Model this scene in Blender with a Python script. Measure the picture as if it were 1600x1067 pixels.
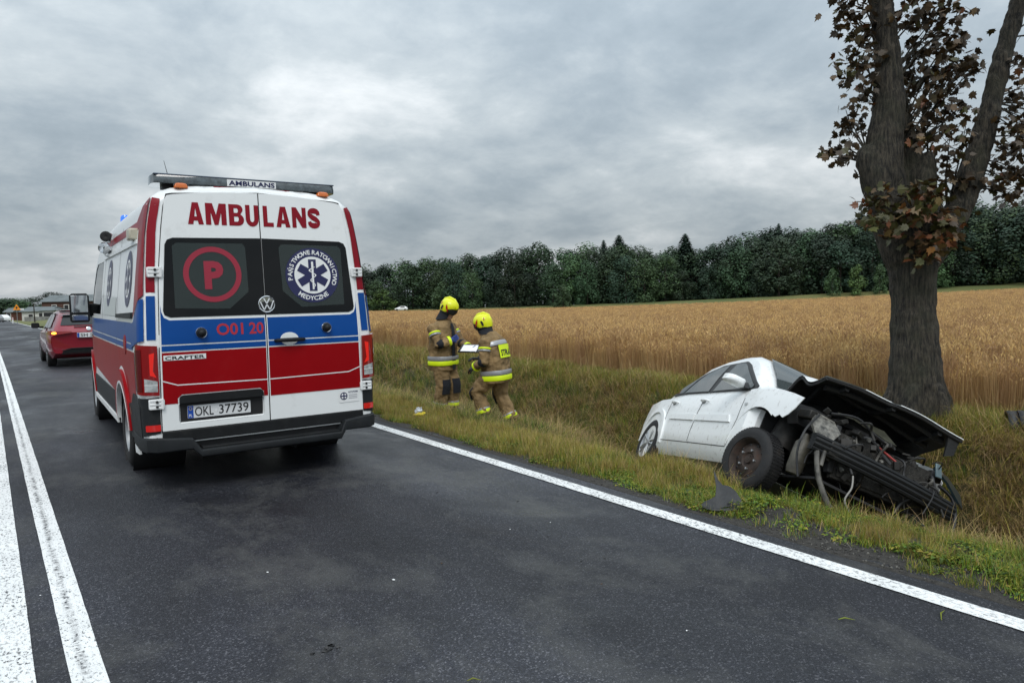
import bpy, bmesh, math, random
import numpy as np
from mathutils import Vector, Matrix, Euler, noise
from mathutils.geometry import delaunay_2d_cdt
random.seed(7); rng = np.random.default_rng(7)
for o in list(bpy.data.objects): bpy.data.objects.remove(o)
scene = bpy.context.scene
COL = scene.collection
PI = math.pi
# ------------------------------------------------------------------ camera
YAW, PITCH, ROLL, CAMH, FPX = .6273, .0652, .0201, 1.5916, 1131.1
def _cam_axes():
    f = Vector((math.sin(YAW)*math.cos(PITCH), math.cos(YAW)*math.cos(PITCH), -math.sin(PITCH)))
    r = Vector((math.cos(YAW), -math.sin(YAW), 0)); u = r.cross(f)
    c, s = math.cos(ROLL), math.sin(ROLL)
    return c*r - s*u, s*r + c*u, f
CR, CU, CF = _cam_axes()
CAM = Vector((0, 0, CAMH))
cd = bpy.data.cameras.new('camera'); cam = bpy.data.objects.new('camera', cd); COL.objects.link(cam)
m = Matrix((( CR.x, CU.x, -CF.x, 0), (CR.y, CU.y, -CF.y, 0), (CR.z, CU.z, -CF.z, CAMH), (0, 0, 0, 1)))
cam.matrix_world = m
cd.sensor_width = 36; cd.lens = FPX/1600*36; cd.clip_start = .05; cd.clip_end = 3000
scene.camera = cam
scene.render.resolution_x, scene.render.resolution_y = 1024, 682
def ray(u, v): return CR*((u-800)/FPX) + CU*((533.5-v)/FPX) + CF      # direction with unit depth
def at_depth(u, v, Z): return CAM + ray(u, v)*Z
def on_z(u, v, z=0.0):
    d = ray(u, v); return CAM + d*((z-CAMH)/d.z)
# ------------------------------------------------------------------ world, sun, exposure
SUN_EL, SUN_AZ = math.radians(52), math.radians(215)     # azimuth from +Y towards +X
world = bpy.data.worlds.new('World'); scene.world = world; world.use_nodes = True
nt = world.node_tree; nt.nodes.clear()
def N(t, tree=None, **kw):
    n = (tree or nt).nodes.new(t)
    for k, v in kw.items(): setattr(n, k, v)
    return n
def LK(a, b, tree=None): (tree or nt).links.new(a, b)
out = N('ShaderNodeOutputWorld'); bg = N('ShaderNodeBackground'); LK(bg.outputs[0], out.inputs[0])
bg.inputs[1].default_value = .1
sky = N('ShaderNodeTexSky', sky_type='NISHITA'); sky.sun_disc = False
sky.sun_elevation = SUN_EL; sky.sun_rotation = SUN_AZ; sky.air_density = 1.6; sky.dust_density = 2.5
tc = N('ShaderNodeTexCoord'); sep = N('ShaderNodeSeparateXYZ'); LK(tc.outputs['Generated'], sep.inputs[0])
def MA(op, a, b=None, c=None, tree=None, clamp=False):
    n = N('ShaderNodeMath', tree, operation=op); n.use_clamp = clamp
    for i, v in enumerate((a, b, c)):
        if v is None: continue
        if hasattr(v, 'is_linked'): LK(v, n.inputs[i], tree)
        else: n.inputs[i].default_value = v
    return n.outputs[0]
zc = MA('MAXIMUM', sep.outputs[2], 0.0)
den = MA('ADD', zc, .30)
cx = MA('DIVIDE', sep.outputs[0], den); cy = MA('DIVIDE', sep.outputs[1], den)
cmb = N('ShaderNodeCombineXYZ'); LK(cx, cmb.inputs[0]); LK(cy, cmb.inputs[1])
def wnoise(scale, detail, rough, dist, off):
    mp = N('ShaderNodeMapping'); mp.inputs['Location'].default_value = off; LK(cmb.outputs[0], mp.inputs[0])
    n = N('ShaderNodeTexNoise'); n.inputs['Scale'].default_value = scale; n.inputs['Detail'].default_value = detail
    n.inputs['Roughness'].default_value = rough; n.inputs['Distortion'].default_value = dist
    LK(mp.outputs[0], n.inputs['Vector']); return n.outputs['Fac']
SEED = 3.1
n1 = wnoise(.95, 4, .5, .15, (SEED, 1.7, 0)); n2 = wnoise(3.0, 10, .60, .2, (1.3, 5.2, SEED)); n3 = wnoise(8.0, 8, .62, .2, (7, 2, 5))
mixv = MA('ADD', MA('ADD', MA('MULTIPLY', n1, .52), MA('MULTIPLY', n2, .38)), MA('MULTIPLY', n3, .10))
ramp = N('ShaderNodeValToRGB'); LK(mixv, ramp.inputs[0])
cr = ramp.color_ramp; cr.elements[0].position = .34; cr.elements[1].position = .68
cr.elements[0].color = (2.72, 3.35, 3.90, 1); cr.elements[1].color = (9.3, 9.6, 9.8, 1)
e = cr.elements.new(.44); e.color = (3.70, 4.35, 4.90, 1)
e = cr.elements.new(.53); e.color = (5.20, 5.80, 6.20, 1)
# overcast cloud deck brightens gently towards the zenith (standard overcast sky)
grad = MA('ADD', MA('MULTIPLY', zc, 1.85), .77)
cl = N('ShaderNodeMix', data_type='RGBA', blend_type='MULTIPLY'); cl.inputs['Factor'].default_value = 1
LK(ramp.outputs[0], cl.inputs['A']); cg = N('ShaderNodeCombineXYZ')
for i in range(3): LK(grad, cg.inputs[i])
LK(cg.outputs[0], cl.inputs['B'])
sk = N('ShaderNodeMix', data_type='RGBA'); sk.inputs['Factor'].default_value = .94
LK(sky.outputs[0], sk.inputs['A']); LK(cl.outputs['Result'], sk.inputs['B']); LK(sk.outputs['Result'], bg.inputs[0])
sd = bpy.data.lights.new('sun', 'SUN'); sd.energy = 1.5; sd.angle = math.radians(28); sd.color = (1, .97, .93)
sun = bpy.data.objects.new('sun', sd); COL.objects.link(sun)
sdir = Vector((math.sin(SUN_AZ)*math.cos(SUN_EL), math.cos(SUN_AZ)*math.cos(SUN_EL), math.sin(SUN_EL)))
sun.rotation_euler = sdir.to_track_quat('Z', 'Y').to_euler(); sun.location = (0, 0, 30)
vs = scene.view_settings; vs.view_transform = 'Standard'; vs.look = 'None'; vs.exposure = 0.0; vs.gamma = 1; vs.use_curve_mapping = False
# ------------------------------------------------------------------ materials
MATS = {}
def mat(name, col, rough=.5, metal=0.0, var=0.0, vscale=6.0, bump=0.0, bscale=40.0, spec=None, coat=0.0, emit=None, alpha=None,
        col2=None, dirt=None, trans=0.0, rand=0.0, detail=6):
    if name in MATS: return MATS[name]
    M = bpy.data.materials.new(name); M.use_nodes = True; t = M.node_tree
    b = t.nodes['Principled BSDF']
    b.inputs['Base Color'].default_value = (*col, 1); b.inputs['Roughness'].default_value = rough; b.inputs['Metallic'].default_value = metal
    if spec is not None: b.inputs['Specular IOR Level'].default_value = spec
    if coat: b.inputs['Coat Weight'].default_value = coat; b.inputs['Coat Roughness'].default_value = .06
    if trans: b.inputs['Transmission Weight'].default_value = trans
    if alpha is not None: b.inputs['Alpha'].default_value = alpha
    if emit: b.inputs['Emission Color'].default_value = (*emit[0], 1); b.inputs['Emission Strength'].default_value = emit[1]
    tcn = N('ShaderNodeTexCoord', t); src = None
    if var or col2:
        n = N('ShaderNodeTexNoise', t); n.inputs['Scale'].default_value = vscale; n.inputs['Detail'].default_value = detail; n.inputs['Roughness'].default_value = .6
        LK(tcn.outputs['Object'], n.inputs['Vector'], t)
        r = N('ShaderNodeValToRGB', t); LK(n.outputs['Fac'], r.inputs[0], t)
        c2 = col2 or tuple(c*(1+var) for c in col); c1 = col if col2 else tuple(c*(1-var) for c in col)
        r.color_ramp.elements[0].position = .34; r.color_ramp.elements[1].position = .66
        r.color_ramp.elements[0].color = (*c1, 1); r.color_ramp.elements[1].color = (*c2, 1)
        src = r.outputs[0]
    if rand:
        oi = N('ShaderNodeObjectInfo', t); hs = N('ShaderNodeHueSaturation', t)
        LK(MA('ADD', MA('MULTIPLY', oi.outputs['Random'], 2*rand, tree=t), 1-rand, tree=t), hs.inputs['Value'], t)
        LK(MA('ADD', MA('MULTIPLY', oi.outputs['Random'], .03, tree=t), .485, tree=t), hs.inputs['Hue'], t)
        if src: LK(src, hs.inputs['Color'], t)
        else: hs.inputs['Color'].default_value = (*col, 1)
        src = hs.outputs[0]
    if dirt:      # (colour, amount, scale): speckled dirt with its own shape
        n = N('ShaderNodeTexNoise', t); n.inputs['Scale'].default_value = dirt[2]; n.inputs['Detail'].default_value = 9; n.inputs['Roughness'].default_value = .72
        LK(tcn.outputs['Object'], n.inputs['Vector'], t)
        r = N('ShaderNodeValToRGB', t); LK(n.outputs['Fac'], r.inputs[0], t)
        r.color_ramp.elements[0].position = .55; r.color_ramp.elements[1].position = .75
        mx = N('ShaderNodeMix', t, data_type='RGBA'); LK(MA('MULTIPLY', r.outputs[0], dirt[1], tree=t), mx.inputs['Factor'], t)
        if src: LK(src, mx.inputs['A'], t)
        else: mx.inputs['A'].default_value = (*col, 1)
        mx.inputs['B'].default_value = (*dirt[0], 1); src = mx.outputs['Result']
        LK(MA('ADD', MA('MULTIPLY', r.outputs[0], .35*dirt[1], tree=t), rough, tree=t), b.inputs['Roughness'], t)
    if src: LK(src, b.inputs['Base Color'], t)
    if bump:
        n = N('ShaderNodeTexNoise', t); n.inputs['Scale'].default_value = bscale; n.inputs['Detail'].default_value = 5
        LK(tcn.outputs['Object'], n.inputs['Vector'], t)
        bp = N('ShaderNodeBump', t); bp.inputs['Strength'].default_value = bump; bp.inputs['Distance'].default_value = .02
        LK(n.outputs['Fac'], bp.inputs['Height'], t); LK(bp.outputs[0], b.inputs['Normal'], t)
    MATS[name] = M; return M
# ------------------------------------------------------------------ object helpers
def tag(o, label=None, cat=None, group=None, kind=None):
    if label: o['label'] = label
    if cat: o['category'] = cat
    if group: o['group'] = group
    if kind: o['kind'] = kind
    return o
def empty(name, loc=(0, 0, 0), rot=(0, 0, 0)):
    o = bpy.data.objects.new(name, None); COL.objects.link(o); o.location = loc; o.rotation_euler = rot
    o.empty_display_size = .1; return o
def mesh_obj(name, V, F, material, parent=None, smooth=40, mats=None, midx=None):
    me = bpy.data.meshes.new(name); me.from_pydata([tuple(map(float, v)) for v in V], [], [tuple(int(i) for i in f) for f in F]); me.validate()
    for mm in (mats or [material]): me.materials.append(mm)
    if midx is not None: me.polygons.foreach_set('material_index', midx)
    if smooth:
        me.polygons.foreach_set('use_smooth', [True]*len(me.polygons)); me.set_sharp_from_angle(angle=math.radians(smooth))
    me.update()
    o = bpy.data.objects.new(name, me); COL.objects.link(o)
    if parent: o.parent = parent
    return o
def share(name, src, parent=None):
    o = bpy.data.objects.new(name, src.data if hasattr(src, 'data') else src); COL.objects.link(o)
    if parent: o.parent = parent
    return o
def frame(d):
    d = Vector(d).normalized(); a = Vector((0, 0, 1)) if abs(d.z) < .9 else Vector((1, 0, 0))
    u = d.cross(a).normalized(); return u, d.cross(u).normalized(), d
class MB:
    def __init__(s): s.V = []; s.F = []; s.M = []
    def add(s, V, F, mi=0):
        o = len(s.V); s.V += [tuple(v) for v in V]; s.F += [tuple(i+o for i in f) for f in F]; s.M += [mi]*len(F); return s
    def box(s, c, size, rot=None, mi=0, taper=1.0):
        c = Vector(c); R = Euler(rot).to_matrix() if rot is not None and not isinstance(rot, Matrix) else (rot or Matrix.Identity(3))
        x, y, z = (q/2 for q in size); V = []
        for dz, k in ((-z, 1), (z, taper)):
            for dx, dy in ((-x, -y), (x, -y), (x, y), (-x, y)): V.append(c + R @ Vector((dx*k, dy*k, dz)))
        return s.add(V, [(3, 2, 1, 0), (4, 5, 6, 7), (0, 1, 5, 4), (1, 2, 6, 5), (2, 3, 7, 6), (3, 0, 4, 7)], mi)
    def loft(s, rings, cap=True, mi=0, closed=True):
        n = len(rings[0]); V = [p for r in rings for p in r]; F = []
        for i in range(len(rings)-1):
            for j in range(n if closed else n-1):
                k = (j+1) % n; F.append((i*n+j, i*n+k, (i+1)*n+k, (i+1)*n+j))
        if cap: F.append(tuple(range(n))[::-1]); F.append(tuple((len(rings)-1)*n+j for j in range(n)))
        return s.add(V, F, mi)
    def tube(s, path, r, n=8, cap=True, mi=0, sx=1.0):
        path = [Vector(p) for p in path]; R = r if hasattr(r, '__len__') else [r]*len(path); rings = []; u = None
        for i, p in enumerate(path):
            d = (path[min(i+1, len(path)-1)]-path[max(i-1, 0)]).normalized()
            if u is None: u, v, _ = frame(d)
            else:
                u = (u - d*u.dot(d)); u = u.normalized() if u.length > 1e-6 else frame(d)[0]
                v = d.cross(u)
            rings.append([p + (u*math.cos(2*PI*k/n)*sx + v*math.sin(2*PI*k/n))*R[i] for k in range(n)])
        return s.loft(rings, cap, mi)
    def lathe(s, prof, c=(0, 0, 0), axis=(0, 0, 1), n=24, cap=False, mi=0):
        u, v, d = frame(axis); c = Vector(c)
        return s.loft([[c + d*h + (u*math.cos(2*PI*k/n)+v*math.sin(2*PI*k/n))*r for k in range(n)] for r, h in prof], cap, mi)
    def ell(s, c, rad, n=12, m=8, R=None, mi=0):
        c = Vector(c); R = R or Matrix.Identity(3); rings = []
        for i in range(1, m):
            a = PI*i/m; rings.append([c + R @ Vector((rad[0]*math.sin(a)*math.cos(2*PI*k/n), rad[1]*math.sin(a)*math.sin(2*PI*k/n), -rad[2]*math.cos(a))) for k in range(n)])
        return s.loft(rings, True, mi)
    def build(s, name, material, parent=None, smooth=40, bevel=0, mats=None, seg=2):
        o = mesh_obj(name, s.V, s.F, material, parent, smooth, mats, s.M if mats else None)
        if bevel:
            b = o.modifiers.new('bevel', 'BEVEL'); b.width = bevel; b.segments = seg; b.limit_method = 'ANGLE'; b.angle_limit = math.radians(35)
            b.harden_normals = False
        return o
# 2-D polygons -> triangulated panels mapped on a surface
def resample(P, step):
    o = []; n = len(P)
    for i in range(n):
        a = np.array(P[i], float); b = np.array(P[(i+1) % n], float); k = max(1, int(np.ceil(np.linalg.norm(b-a)/step)))
        o += [tuple(a+(b-a)*j/k) for j in range(k)]
    return o
def inside(P, Q):
    P = np.asarray(P, float); Q = np.asarray(Q, float); r = np.zeros(len(P), bool); n = len(Q); j = n-1
    for i in range(n):
        a, b = Q[i], Q[j]; c = (a[1] > P[:, 1]) != (b[1] > P[:, 1])
        with np.errstate(divide='ignore', invalid='ignore'): xx = (b[0]-a[0])*(P[:, 1]-a[1])/(b[1]-a[1])+a[0]
        r ^= c & (P[:, 0] < xx); j = i
    return r
def tri2d(outer, holes=(), step=.1, extra=(), interior=True):
    loops = [resample(outer, step)]+[resample(h, step) for h in holes]
    pts = [p for l in loops for p in l]; E = []; o = 0
    for l in loops: E += [(o+i, o+(i+1) % len(l)) for i in range(len(l))]; o += len(l)
    if interior:
        A = np.array(loops[0]); x0, y0 = A.min(0); x1, y1 = A.max(0)
        gx, gy = np.meshgrid(np.arange(x0+step*.5, x1, step), np.arange(y0+step*.5, y1, step)); g = np.stack([gx.ravel(), gy.ravel()], 1)
        if len(extra): g = np.concatenate([g, np.array(extra)])
        if len(g):
            k = inside(g, loops[0])
            for h in loops[1:]: k &= ~inside(g, h)
            g = g[k]; allp = np.array(pts)
            if len(g):
                dmin = np.array([np.min(np.hypot(*(allp-q).T)) for q in g]); g = g[dmin > step*.35]
                pts += [tuple(q) for q in g]
    v, e_, f, *_ = delaunay_2d_cdt([Vector(p) for p in pts], E, [], 0, 1e-6)
    V = np.array([tuple(p) for p in v]); F = [tuple(t) for t in f]
    c = np.array([V[list(t)].mean(0) for t in F]); k = inside(c, outer)
    for h in holes: k &= ~inside(c, h)
    F = [t for t, q in zip(F, k) if q]
    used = sorted({i for t in F for i in t}); mp = {i: n for n, i in enumerate(used)}
    return [tuple(V[i]) for i in used], [tuple(mp[i] for i in t) for t in F]
def panel(name, outer, f, material, parent=None, holes=(), step=.1, thick=0.0, smooth=35, extra=(), flip=False, off=0.0, interior=True):
    """f(u,v,o)->3-D point lifted o above the surface; thick extrudes below."""
    P, F = tri2d(outer, holes, step, extra, interior)
    area = sum((P[t[1]][0]-P[t[0]][0])*(P[t[2]][1]-P[t[0]][1])-(P[t[2]][0]-P[t[0]][0])*(P[t[1]][1]-P[t[0]][1]) for t in F[:50])
    if (area < 0) ^ flip: F = [t[::-1] for t in F]
    V = [f(u, v, off) for u, v in P]
    if thick:
        n = len(V); V += [f(u, v, off-thick) for u, v in P]; ec = {}
        for t in F:
            for a, b in ((t[0], t[1]), (t[1], t[2]), (t[2], t[0])): ec[(a, b)] = 1
        R = [(b, a, a+n, b+n) for (a, b) in ec if (b, a) not in ec]
        F = F+[tuple(i+n for i in t[::-1]) for t in F]+R
    return mesh_obj(name, V, F, material, parent, smooth)
def rrect(x0, z0, x1, z1, r=.02, n=4, corners=(1, 1, 1, 1)):
    P = []
    for (cx_, cz_, a0), k in zip(((x0+r, z0+r, PI), (x1-r, z0+r, 1.5*PI), (x1-r, z1-r, 0), (x0+r, z1-r, .5*PI)), corners):
        if not k: P.append((cx_+(-r if a0 in (PI, .5*PI) else r), cz_+(-r if a0 >= PI else r))); continue
        P += [(cx_+r*math.cos(a0+.5*PI*i/n), cz_+r*math.sin(a0+.5*PI*i/n)) for i in range(n+1)]
    return P
def circ(cx_, cz_, r, n=32, rz=None): return [(cx_+r*math.cos(2*PI*i/n), cz_+(rz or r)*math.sin(2*PI*i/n)) for i in range(n)]
# text -> 2-D triangles, fitted in a box
def text2d(s, bold=0.0, res=3):
    c = bpy.data.curves.new('t', 'FONT'); c.body = s; c.offset = bold; c.resolution_u = res; c.size = 1
    o = bpy.data.objects.new('t', c); COL.objects.link(o)
    dg = bpy.context.evaluated_depsgraph_get(); dg.update()
    me = bpy.data.meshes.new_from_object(o.evaluated_get(dg))
    V = np.array([tuple(v.co)[:2] for v in me.vertices]); F = [tuple(p.vertices) for p in me.polygons]
    bpy.data.objects.remove(o); bpy.data.meshes.remove(me); bpy.data.curves.remove(c); return V, F
def text(name, s, f, x0, z0, x1, z1, material, parent, bold=0.0, off=0.0, mirror=1):
    V, F = text2d(s, bold); a = V.min(0); b = V.max(0)
    Q = (V-a)/(b-a)*np.array([x1-x0, z1-z0])+np.array([x0, z0])
    return mesh_obj(name, [f(u, v, off) for u, v in Q], F, material, parent, 0)
def boolean_cut(o, cutters):
    for c in cutters:
        md = o.modifiers.new('cut', 'BOOLEAN'); md.object = c; md.operation = 'DIFFERENCE'; md.solver = 'EXACT'; md.material_mode = 'TRANSFER'
    dg = bpy.context.evaluated_depsgraph_get(); dg.update()
    me = bpy.data.meshes.new_from_object(o.evaluated_get(dg)); old = o.data
    o.modifiers.clear(); o.data = me
    for c in cutters: bpy.data.objects.remove(c)
    me.polygons.foreach_set('use_smooth', [True]*len(me.polygons)); me.set_sharp_from_angle(angle=math.radians(35))
    return o
# ------------------------------------------------------------------ terrain, road
def sm(a, b, x): t = np.clip((x-a)/(b-a), 0, 1); return t*t*(3-2*t)
def road_off(y):
    return np.asarray(y, float)*0.0
def road_z(y):
    y = np.asarray(y, float); d = np.clip(y-16, 0, 500); return -.0120*(np.sqrt(d*d+64)-8)
_pl = at_depth(590, 488, 250); _pr = at_depth(1600, 454, 190)
FE_L, FE_R = at_depth(560, 483, 236), at_depth(1640, 451, 172)      # far edge of the wheat, ahead of the wood
def past_edge(X, Y):
    ax_, ay_, bx_, by_ = FE_L.x, FE_L.y, FE_R.x, FE_R.y; L_ = math.hypot(bx_-ax_, by_-ay_); return ((bx_-ax_)*(Y-ay_)-(by_-ay_)*(X-ax_))/L_
TH0, K0 = math.atan2(_pl.x, _pl.y), _pl.z/(_pl.x-9.5); TH1, K1 = math.atan2(_pr.x, _pr.y), _pr.z/(_pr.x-9.5)
def vnoise(X, Y, s, seed=0):
    X = np.asarray(X, float)*s; Y = np.asarray(Y, float)*s
    def h(i, j): return (np.sin(i*127.1+j*311.7+seed*17.3)*43758.5453) % 1.0
    i = np.floor(X); j = np.floor(Y); u = X-i; v = Y-j; u = u*u*(3-2*u); v = v*v*(3-2*v)
    return (h(i, j)*(1-u)+h(i+1, j)*u)*(1-v)+(h(i, j+1)*(1-u)+h(i+1, j+1)*u)*v
def ground_z(X, Y, rough=True):
    X = np.asarray(X, float); Y = np.asarray(Y, float); x = X-road_off(Y)
    D = 1.27+(.80-1.27)*sm(6.7, 8.6, Y); D = D*(1-.75*sm(28, 55, Y))*(1-.5*sm(4, -6, Y)*0)
    z = np.interp(x, [4.05, 5.0], [0, -.07])
    s = np.clip((x-5.0)/2.45, 0, 1); near = -.07-(D-.07)*(s*.82+.18*(s*s*(3-2*s)))
    z = np.where(x > 5.0, near, z)
    far = -D*(1-sm(7.62, 9.15, x)); z = np.where(x > 7.55, far, z)
    k = K0+(K1-K0)*np.clip((np.arctan2(X, Y)-TH0)/(TH1-TH0), -.3, 1.2)
    z = np.where(x > 9.5, (X-9.5)*k*sm(9.5, 14, X), z)+road_z(Y)*np.exp(-np.clip(x-9.5, 0, 999)/30)
    pe = past_edge(X, Y); z = z+np.where((x > 12) & (np.arctan2(X, Y) > .2), sm(-2, 14, pe)*(1.0+1.1*np.clip((np.arctan2(X, Y)-TH0)/(TH1-TH0), 0, 1)), 0)
    # left of the road
    zl = np.interp(x, [-9, -7.2, -6.4, -4.6, -3.75], [0, -.5, -.5, -.08, 0])+road_z(Y); z = np.where(x < -3.75, zl, z)
    if rough:
        a = sm(4.1, 4.6, x)*(1-.7*sm(9.5, 12, x))+sm(-3.8, -4.4, x)
        z = z+a*(.09*(vnoise(X, Y, 1.3)-.5)+.05*(vnoise(X, Y, 4.1, 3)-.5)+.02*(vnoise(X, Y, 11., 5)-.5))
    z = np.where((x > -3.72) & (x < 4.02), road_z(Y)-.06, z)
    return z
def gz(x, y): return float(ground_z(np.array([x]), np.array([y]))[0])
def on_ground(u, v):
    d = ray(u, v); t = 1.0
    while t < 400:
        p = CAM+d*t
        if p.z < gz(p.x, p.y) or (-3.7 < p.x-float(road_off(p.y)) < 4.02 and p.z < 0): return p
        t += .01 if t < 30 else .1
    return p
xs = np.unique(np.round(np.concatenate([np.arange(-4.6, 10, .09), np.geomspace(10, 620, 110), -np.geomspace(4.6, 300, 22)]), 3))
ys = np.unique(np.round(np.concatenate([np.arange(-3, 26, .12), np.geomspace(26, 900, 120), -np.geomspace(3, 120, 14)]), 3))
gx, gy = np.meshgrid(xs, ys); gx2 = gx+road_off(gy)*np.clip(1-np.abs(gx)/60, 0, 1); gzv = ground_z(gx2, gy)
V = np.stack([gx2.ravel(), gy.ravel(), gzv.ravel()], 1); nx = len(xs)
F = [(j*nx+i, j*nx+i+1, (j+1)*nx+i+1, (j+1)*nx+i) for j in range(len(ys)-1) for i in range(nx-1)]
def ground_material():
    M = bpy.data.materials.new('soil_and_turf'); M.use_nodes = True; t = M.node_tree; b = t.nodes['Principled BSDF']
    g = N('ShaderNodeNewGeometry', t); sp = N('ShaderNodeSeparateXYZ', t); LK(g.outputs['Position'], sp.inputs[0], t)
    def nz(s, d=6, r=.6):
        n = N('ShaderNodeTexNoise', t); n.inputs['Scale'].default_value = s; n.inputs['Detail'].default_value = d; n.inputs['Roughness'].default_value = r
        LK(g.outputs['Position'], n.inputs['Vector'], t); return n.outputs['Fac']
    r1 = N('ShaderNodeValToRGB', t); LK(nz(2.2), r1.inputs[0], t)
    el = r1.color_ramp.elements; el[0].position = .3; el[1].position = .7; el[0].color = (.030, .030, .012, 1); el[1].color = (.105, .078, .036, 1)
    e = el.new(.5); e.color = (.055, .058, .018, 1)
    far = N('ShaderNodeValToRGB', t); LK(nz(.05, 4), far.inputs[0], t)
    el = far.color_ramp.elements; el[0].position = .3; el[1].position = .7; el[0].color = (.075, .10, .025, 1); el[1].color = (.16, .155, .05, 1)
    mx = N('ShaderNodeMix', t, data_type='RGBA'); LK(MA('MULTIPLY', MA('SUBTRACT', sp.outputs[1], 26, tree=t), .03, tree=t, clamp=True), mx.inputs['Factor'], t)
    LK(r1.outputs[0], mx.inputs['A'], t); LK(far.outputs[0], mx.inputs['B'], t)
    # dark bare shoulder soil beside the asphalt
    sh = MA('MULTIPLY', MA('SUBTRACT', 5.0, sp.outputs[0], tree=t), 2.2, tree=t, clamp=True)
    sh = MA('MULTIPLY', sh, MA('MULTIPLY', MA('SUBTRACT', 26, sp.outputs[1], tree=t), .2, tree=t, clamp=True), tree=t)
    so = N('ShaderNodeValToRGB', t); LK(nz(28, 8, .7), so.inputs[0], t); el = so.color_ramp.elements
    el[0].position = .35; el[1].position = .72; el[0].color = (.018, .016, .014, 1); el[1].color = (.075, .068, .058, 1)
    m2 = N('ShaderNodeMix', t, data_type='RGBA'); LK(sh, m2.inputs['Factor'], t); LK(mx.outputs['Result'], m2.inputs['A'], t); LK(so.outputs[0], m2.inputs['B'], t)
    LK(m2.outputs['Result'], b.inputs['Base Color'], t); b.inputs['Roughness'].default_value = .9
    bp = N('ShaderNodeBump', t); bp.inputs['Strength'].default_value = .9; bp.inputs['Distance'].default_value = .03; LK(nz(45, 6, .7), bp.inputs['Height'], t); LK(bp.outputs[0], b.inputs['Normal'], t)
    return M
M_ground = ground_material()
o = mesh_obj('ground', V, F, M_ground, None, 0); o.data.polygons.foreach_set('use_smooth', [True]*len(o.data.polygons)); tag(o, kind='structure')
# road sheet with a ragged right edge and a short skirt
yr = np.concatenate([np.arange(-30, 30, .15), np.geomspace(30, 420, 60)])
RX = [-3.62, -1.8, 0, 1.9, 3.6]
V = []; F = []
for y in yr:
    ro = float(road_off(y)); e = 4.03+.07*float(vnoise(y, 0, 2.1))+.05*float(vnoise(y, 0, 7.7, 2)); zc_ = .0
    z_ = float(road_z(y)); V += [(ro-3.7, y, z_-.10)]+[(ro+x, y, z_) for x in RX]+[(ro+e, y, z_-.004), (ro+e+.05, y, z_-.10)]
n = len(RX)+3
for j in range(len(yr)-1): F += [(j*n+i, j*n+i+1, (j+1)*n+i+1, (j+1)*n+i) for i in range(n-1)]
def asphalt_nodes(t, b):
    g = N('ShaderNodeNewGeometry', t)
    def nz(s, d=6, r=.6, st=(1, 1, 1), dist=0):
        mp = N('ShaderNodeMapping', t); mp.inputs['Scale'].default_value = st; LK(g.outputs['Position'], mp.inputs[0], t)
        n = N('ShaderNodeTexNoise', t); n.inputs['Scale'].default_value = s; n.inputs['Detail'].default_value = d; n.inputs['Roughness'].default_value = r; n.inputs['Distortion'].default_value = dist
        LK(mp.outputs[0], n.inputs['Vector'], t); return n.outputs['Fac']
    def rp(x, stops):
        r = N('ShaderNodeValToRGB', t); LK(x, r.inputs[0], t); el = r.color_ramp.elements
        while len(el) < len(stops): el.new(.5)
        for q, (p, c) in zip(el, stops): q.position = p; q.color = (*((c,)*3 if not hasattr(c, '__len__') else c), 1)
        return r.outputs[0]
    def mx(f, a, b_, bt='MIX'):
        n = N('ShaderNodeMix', t, data_type='RGBA', blend_type=bt)
        for k, v in (('Factor', f), ('A', a), ('B', b_)):
            if hasattr(v, 'is_linked'): LK(v, n.inputs[k], t)
            else: n.inputs[k].default_value = v if not hasattr(v, '__len__') else (*v, 1)
        return n.outputs['Result']
    vo = N('ShaderNodeTexVoronoi', t); vo.inputs['Scale'].default_value = 140; LK(g.outputs['Position'], vo.inputs['Vector'], t)
    sepc = N('ShaderNodeSeparateColor', t); LK(vo.outputs['Color'], sepc.inputs[0], t)
    agg = rp(sepc.outputs[0], [(0, (.007, .008, .012)), (.6, (.015, .016, .022)), (.88, (.030, .032, .041)), (1, (.10, .10, .112))])
    patch = rp(nz(.6, 6, .62, (1, .5, 1), .15), [(.32, .48), (.5, .88), (.68, 1.75)])
    col = mx(1.0, agg, patch, 'MULTIPLY')
    dust = rp(nz(1.1, 10, .74, (1, .7, 1), .25), [(.50, 0), (.68, .62)])
    col = mx(dust, col, (.085, .085, .080))
    brown = rp(nz(.7, 5, .6, (1.3, .5, 1), .4), [(.60, 0), (.75, .35)])
    col = mx(brown, col, (.042, .032, .024))
    bump = N('ShaderNodeBump', t); bump.inputs['Strength'].default_value = .55; bump.inputs['Distance'].default_value = .006
    LK(MA('ADD', vo.outputs['Distance'], MA('MULTIPLY', nz(160, 3), .6, tree=t), tree=t), bump.inputs['Height'], t); LK(bump.outputs[0], b.inputs['Normal'], t)
    wet = rp(nz(.45, 6, .62, (1, .4, 1), .2), [(.36, .34), (.50, .58), (.68, .80)])
    sheen = rp(nz(1.1, 4, .55, (.9, .5, 1), .5), [(.60, 0), (.70, .30)])
    LK(MA('SUBTRACT', wet, sheen, tree=t, clamp=True), b.inputs['Roughness'], t); b.inputs['Specular IOR Level'].default_value = .42
    return col, nz, rp, mx
def asphalt():
    M = bpy.data.materials.new('asphalt'); M.use_nodes = True; t = M.node_tree; b = t.nodes['Principled BSDF']
    col, *_ = asphalt_nodes(t, b); LK(col, b.inputs['Base Color'], t); return M
M_asphalt = asphalt()
road = mesh_obj('road', V, F, M_asphalt, None, 0); tag(road, kind='structure')
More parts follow.
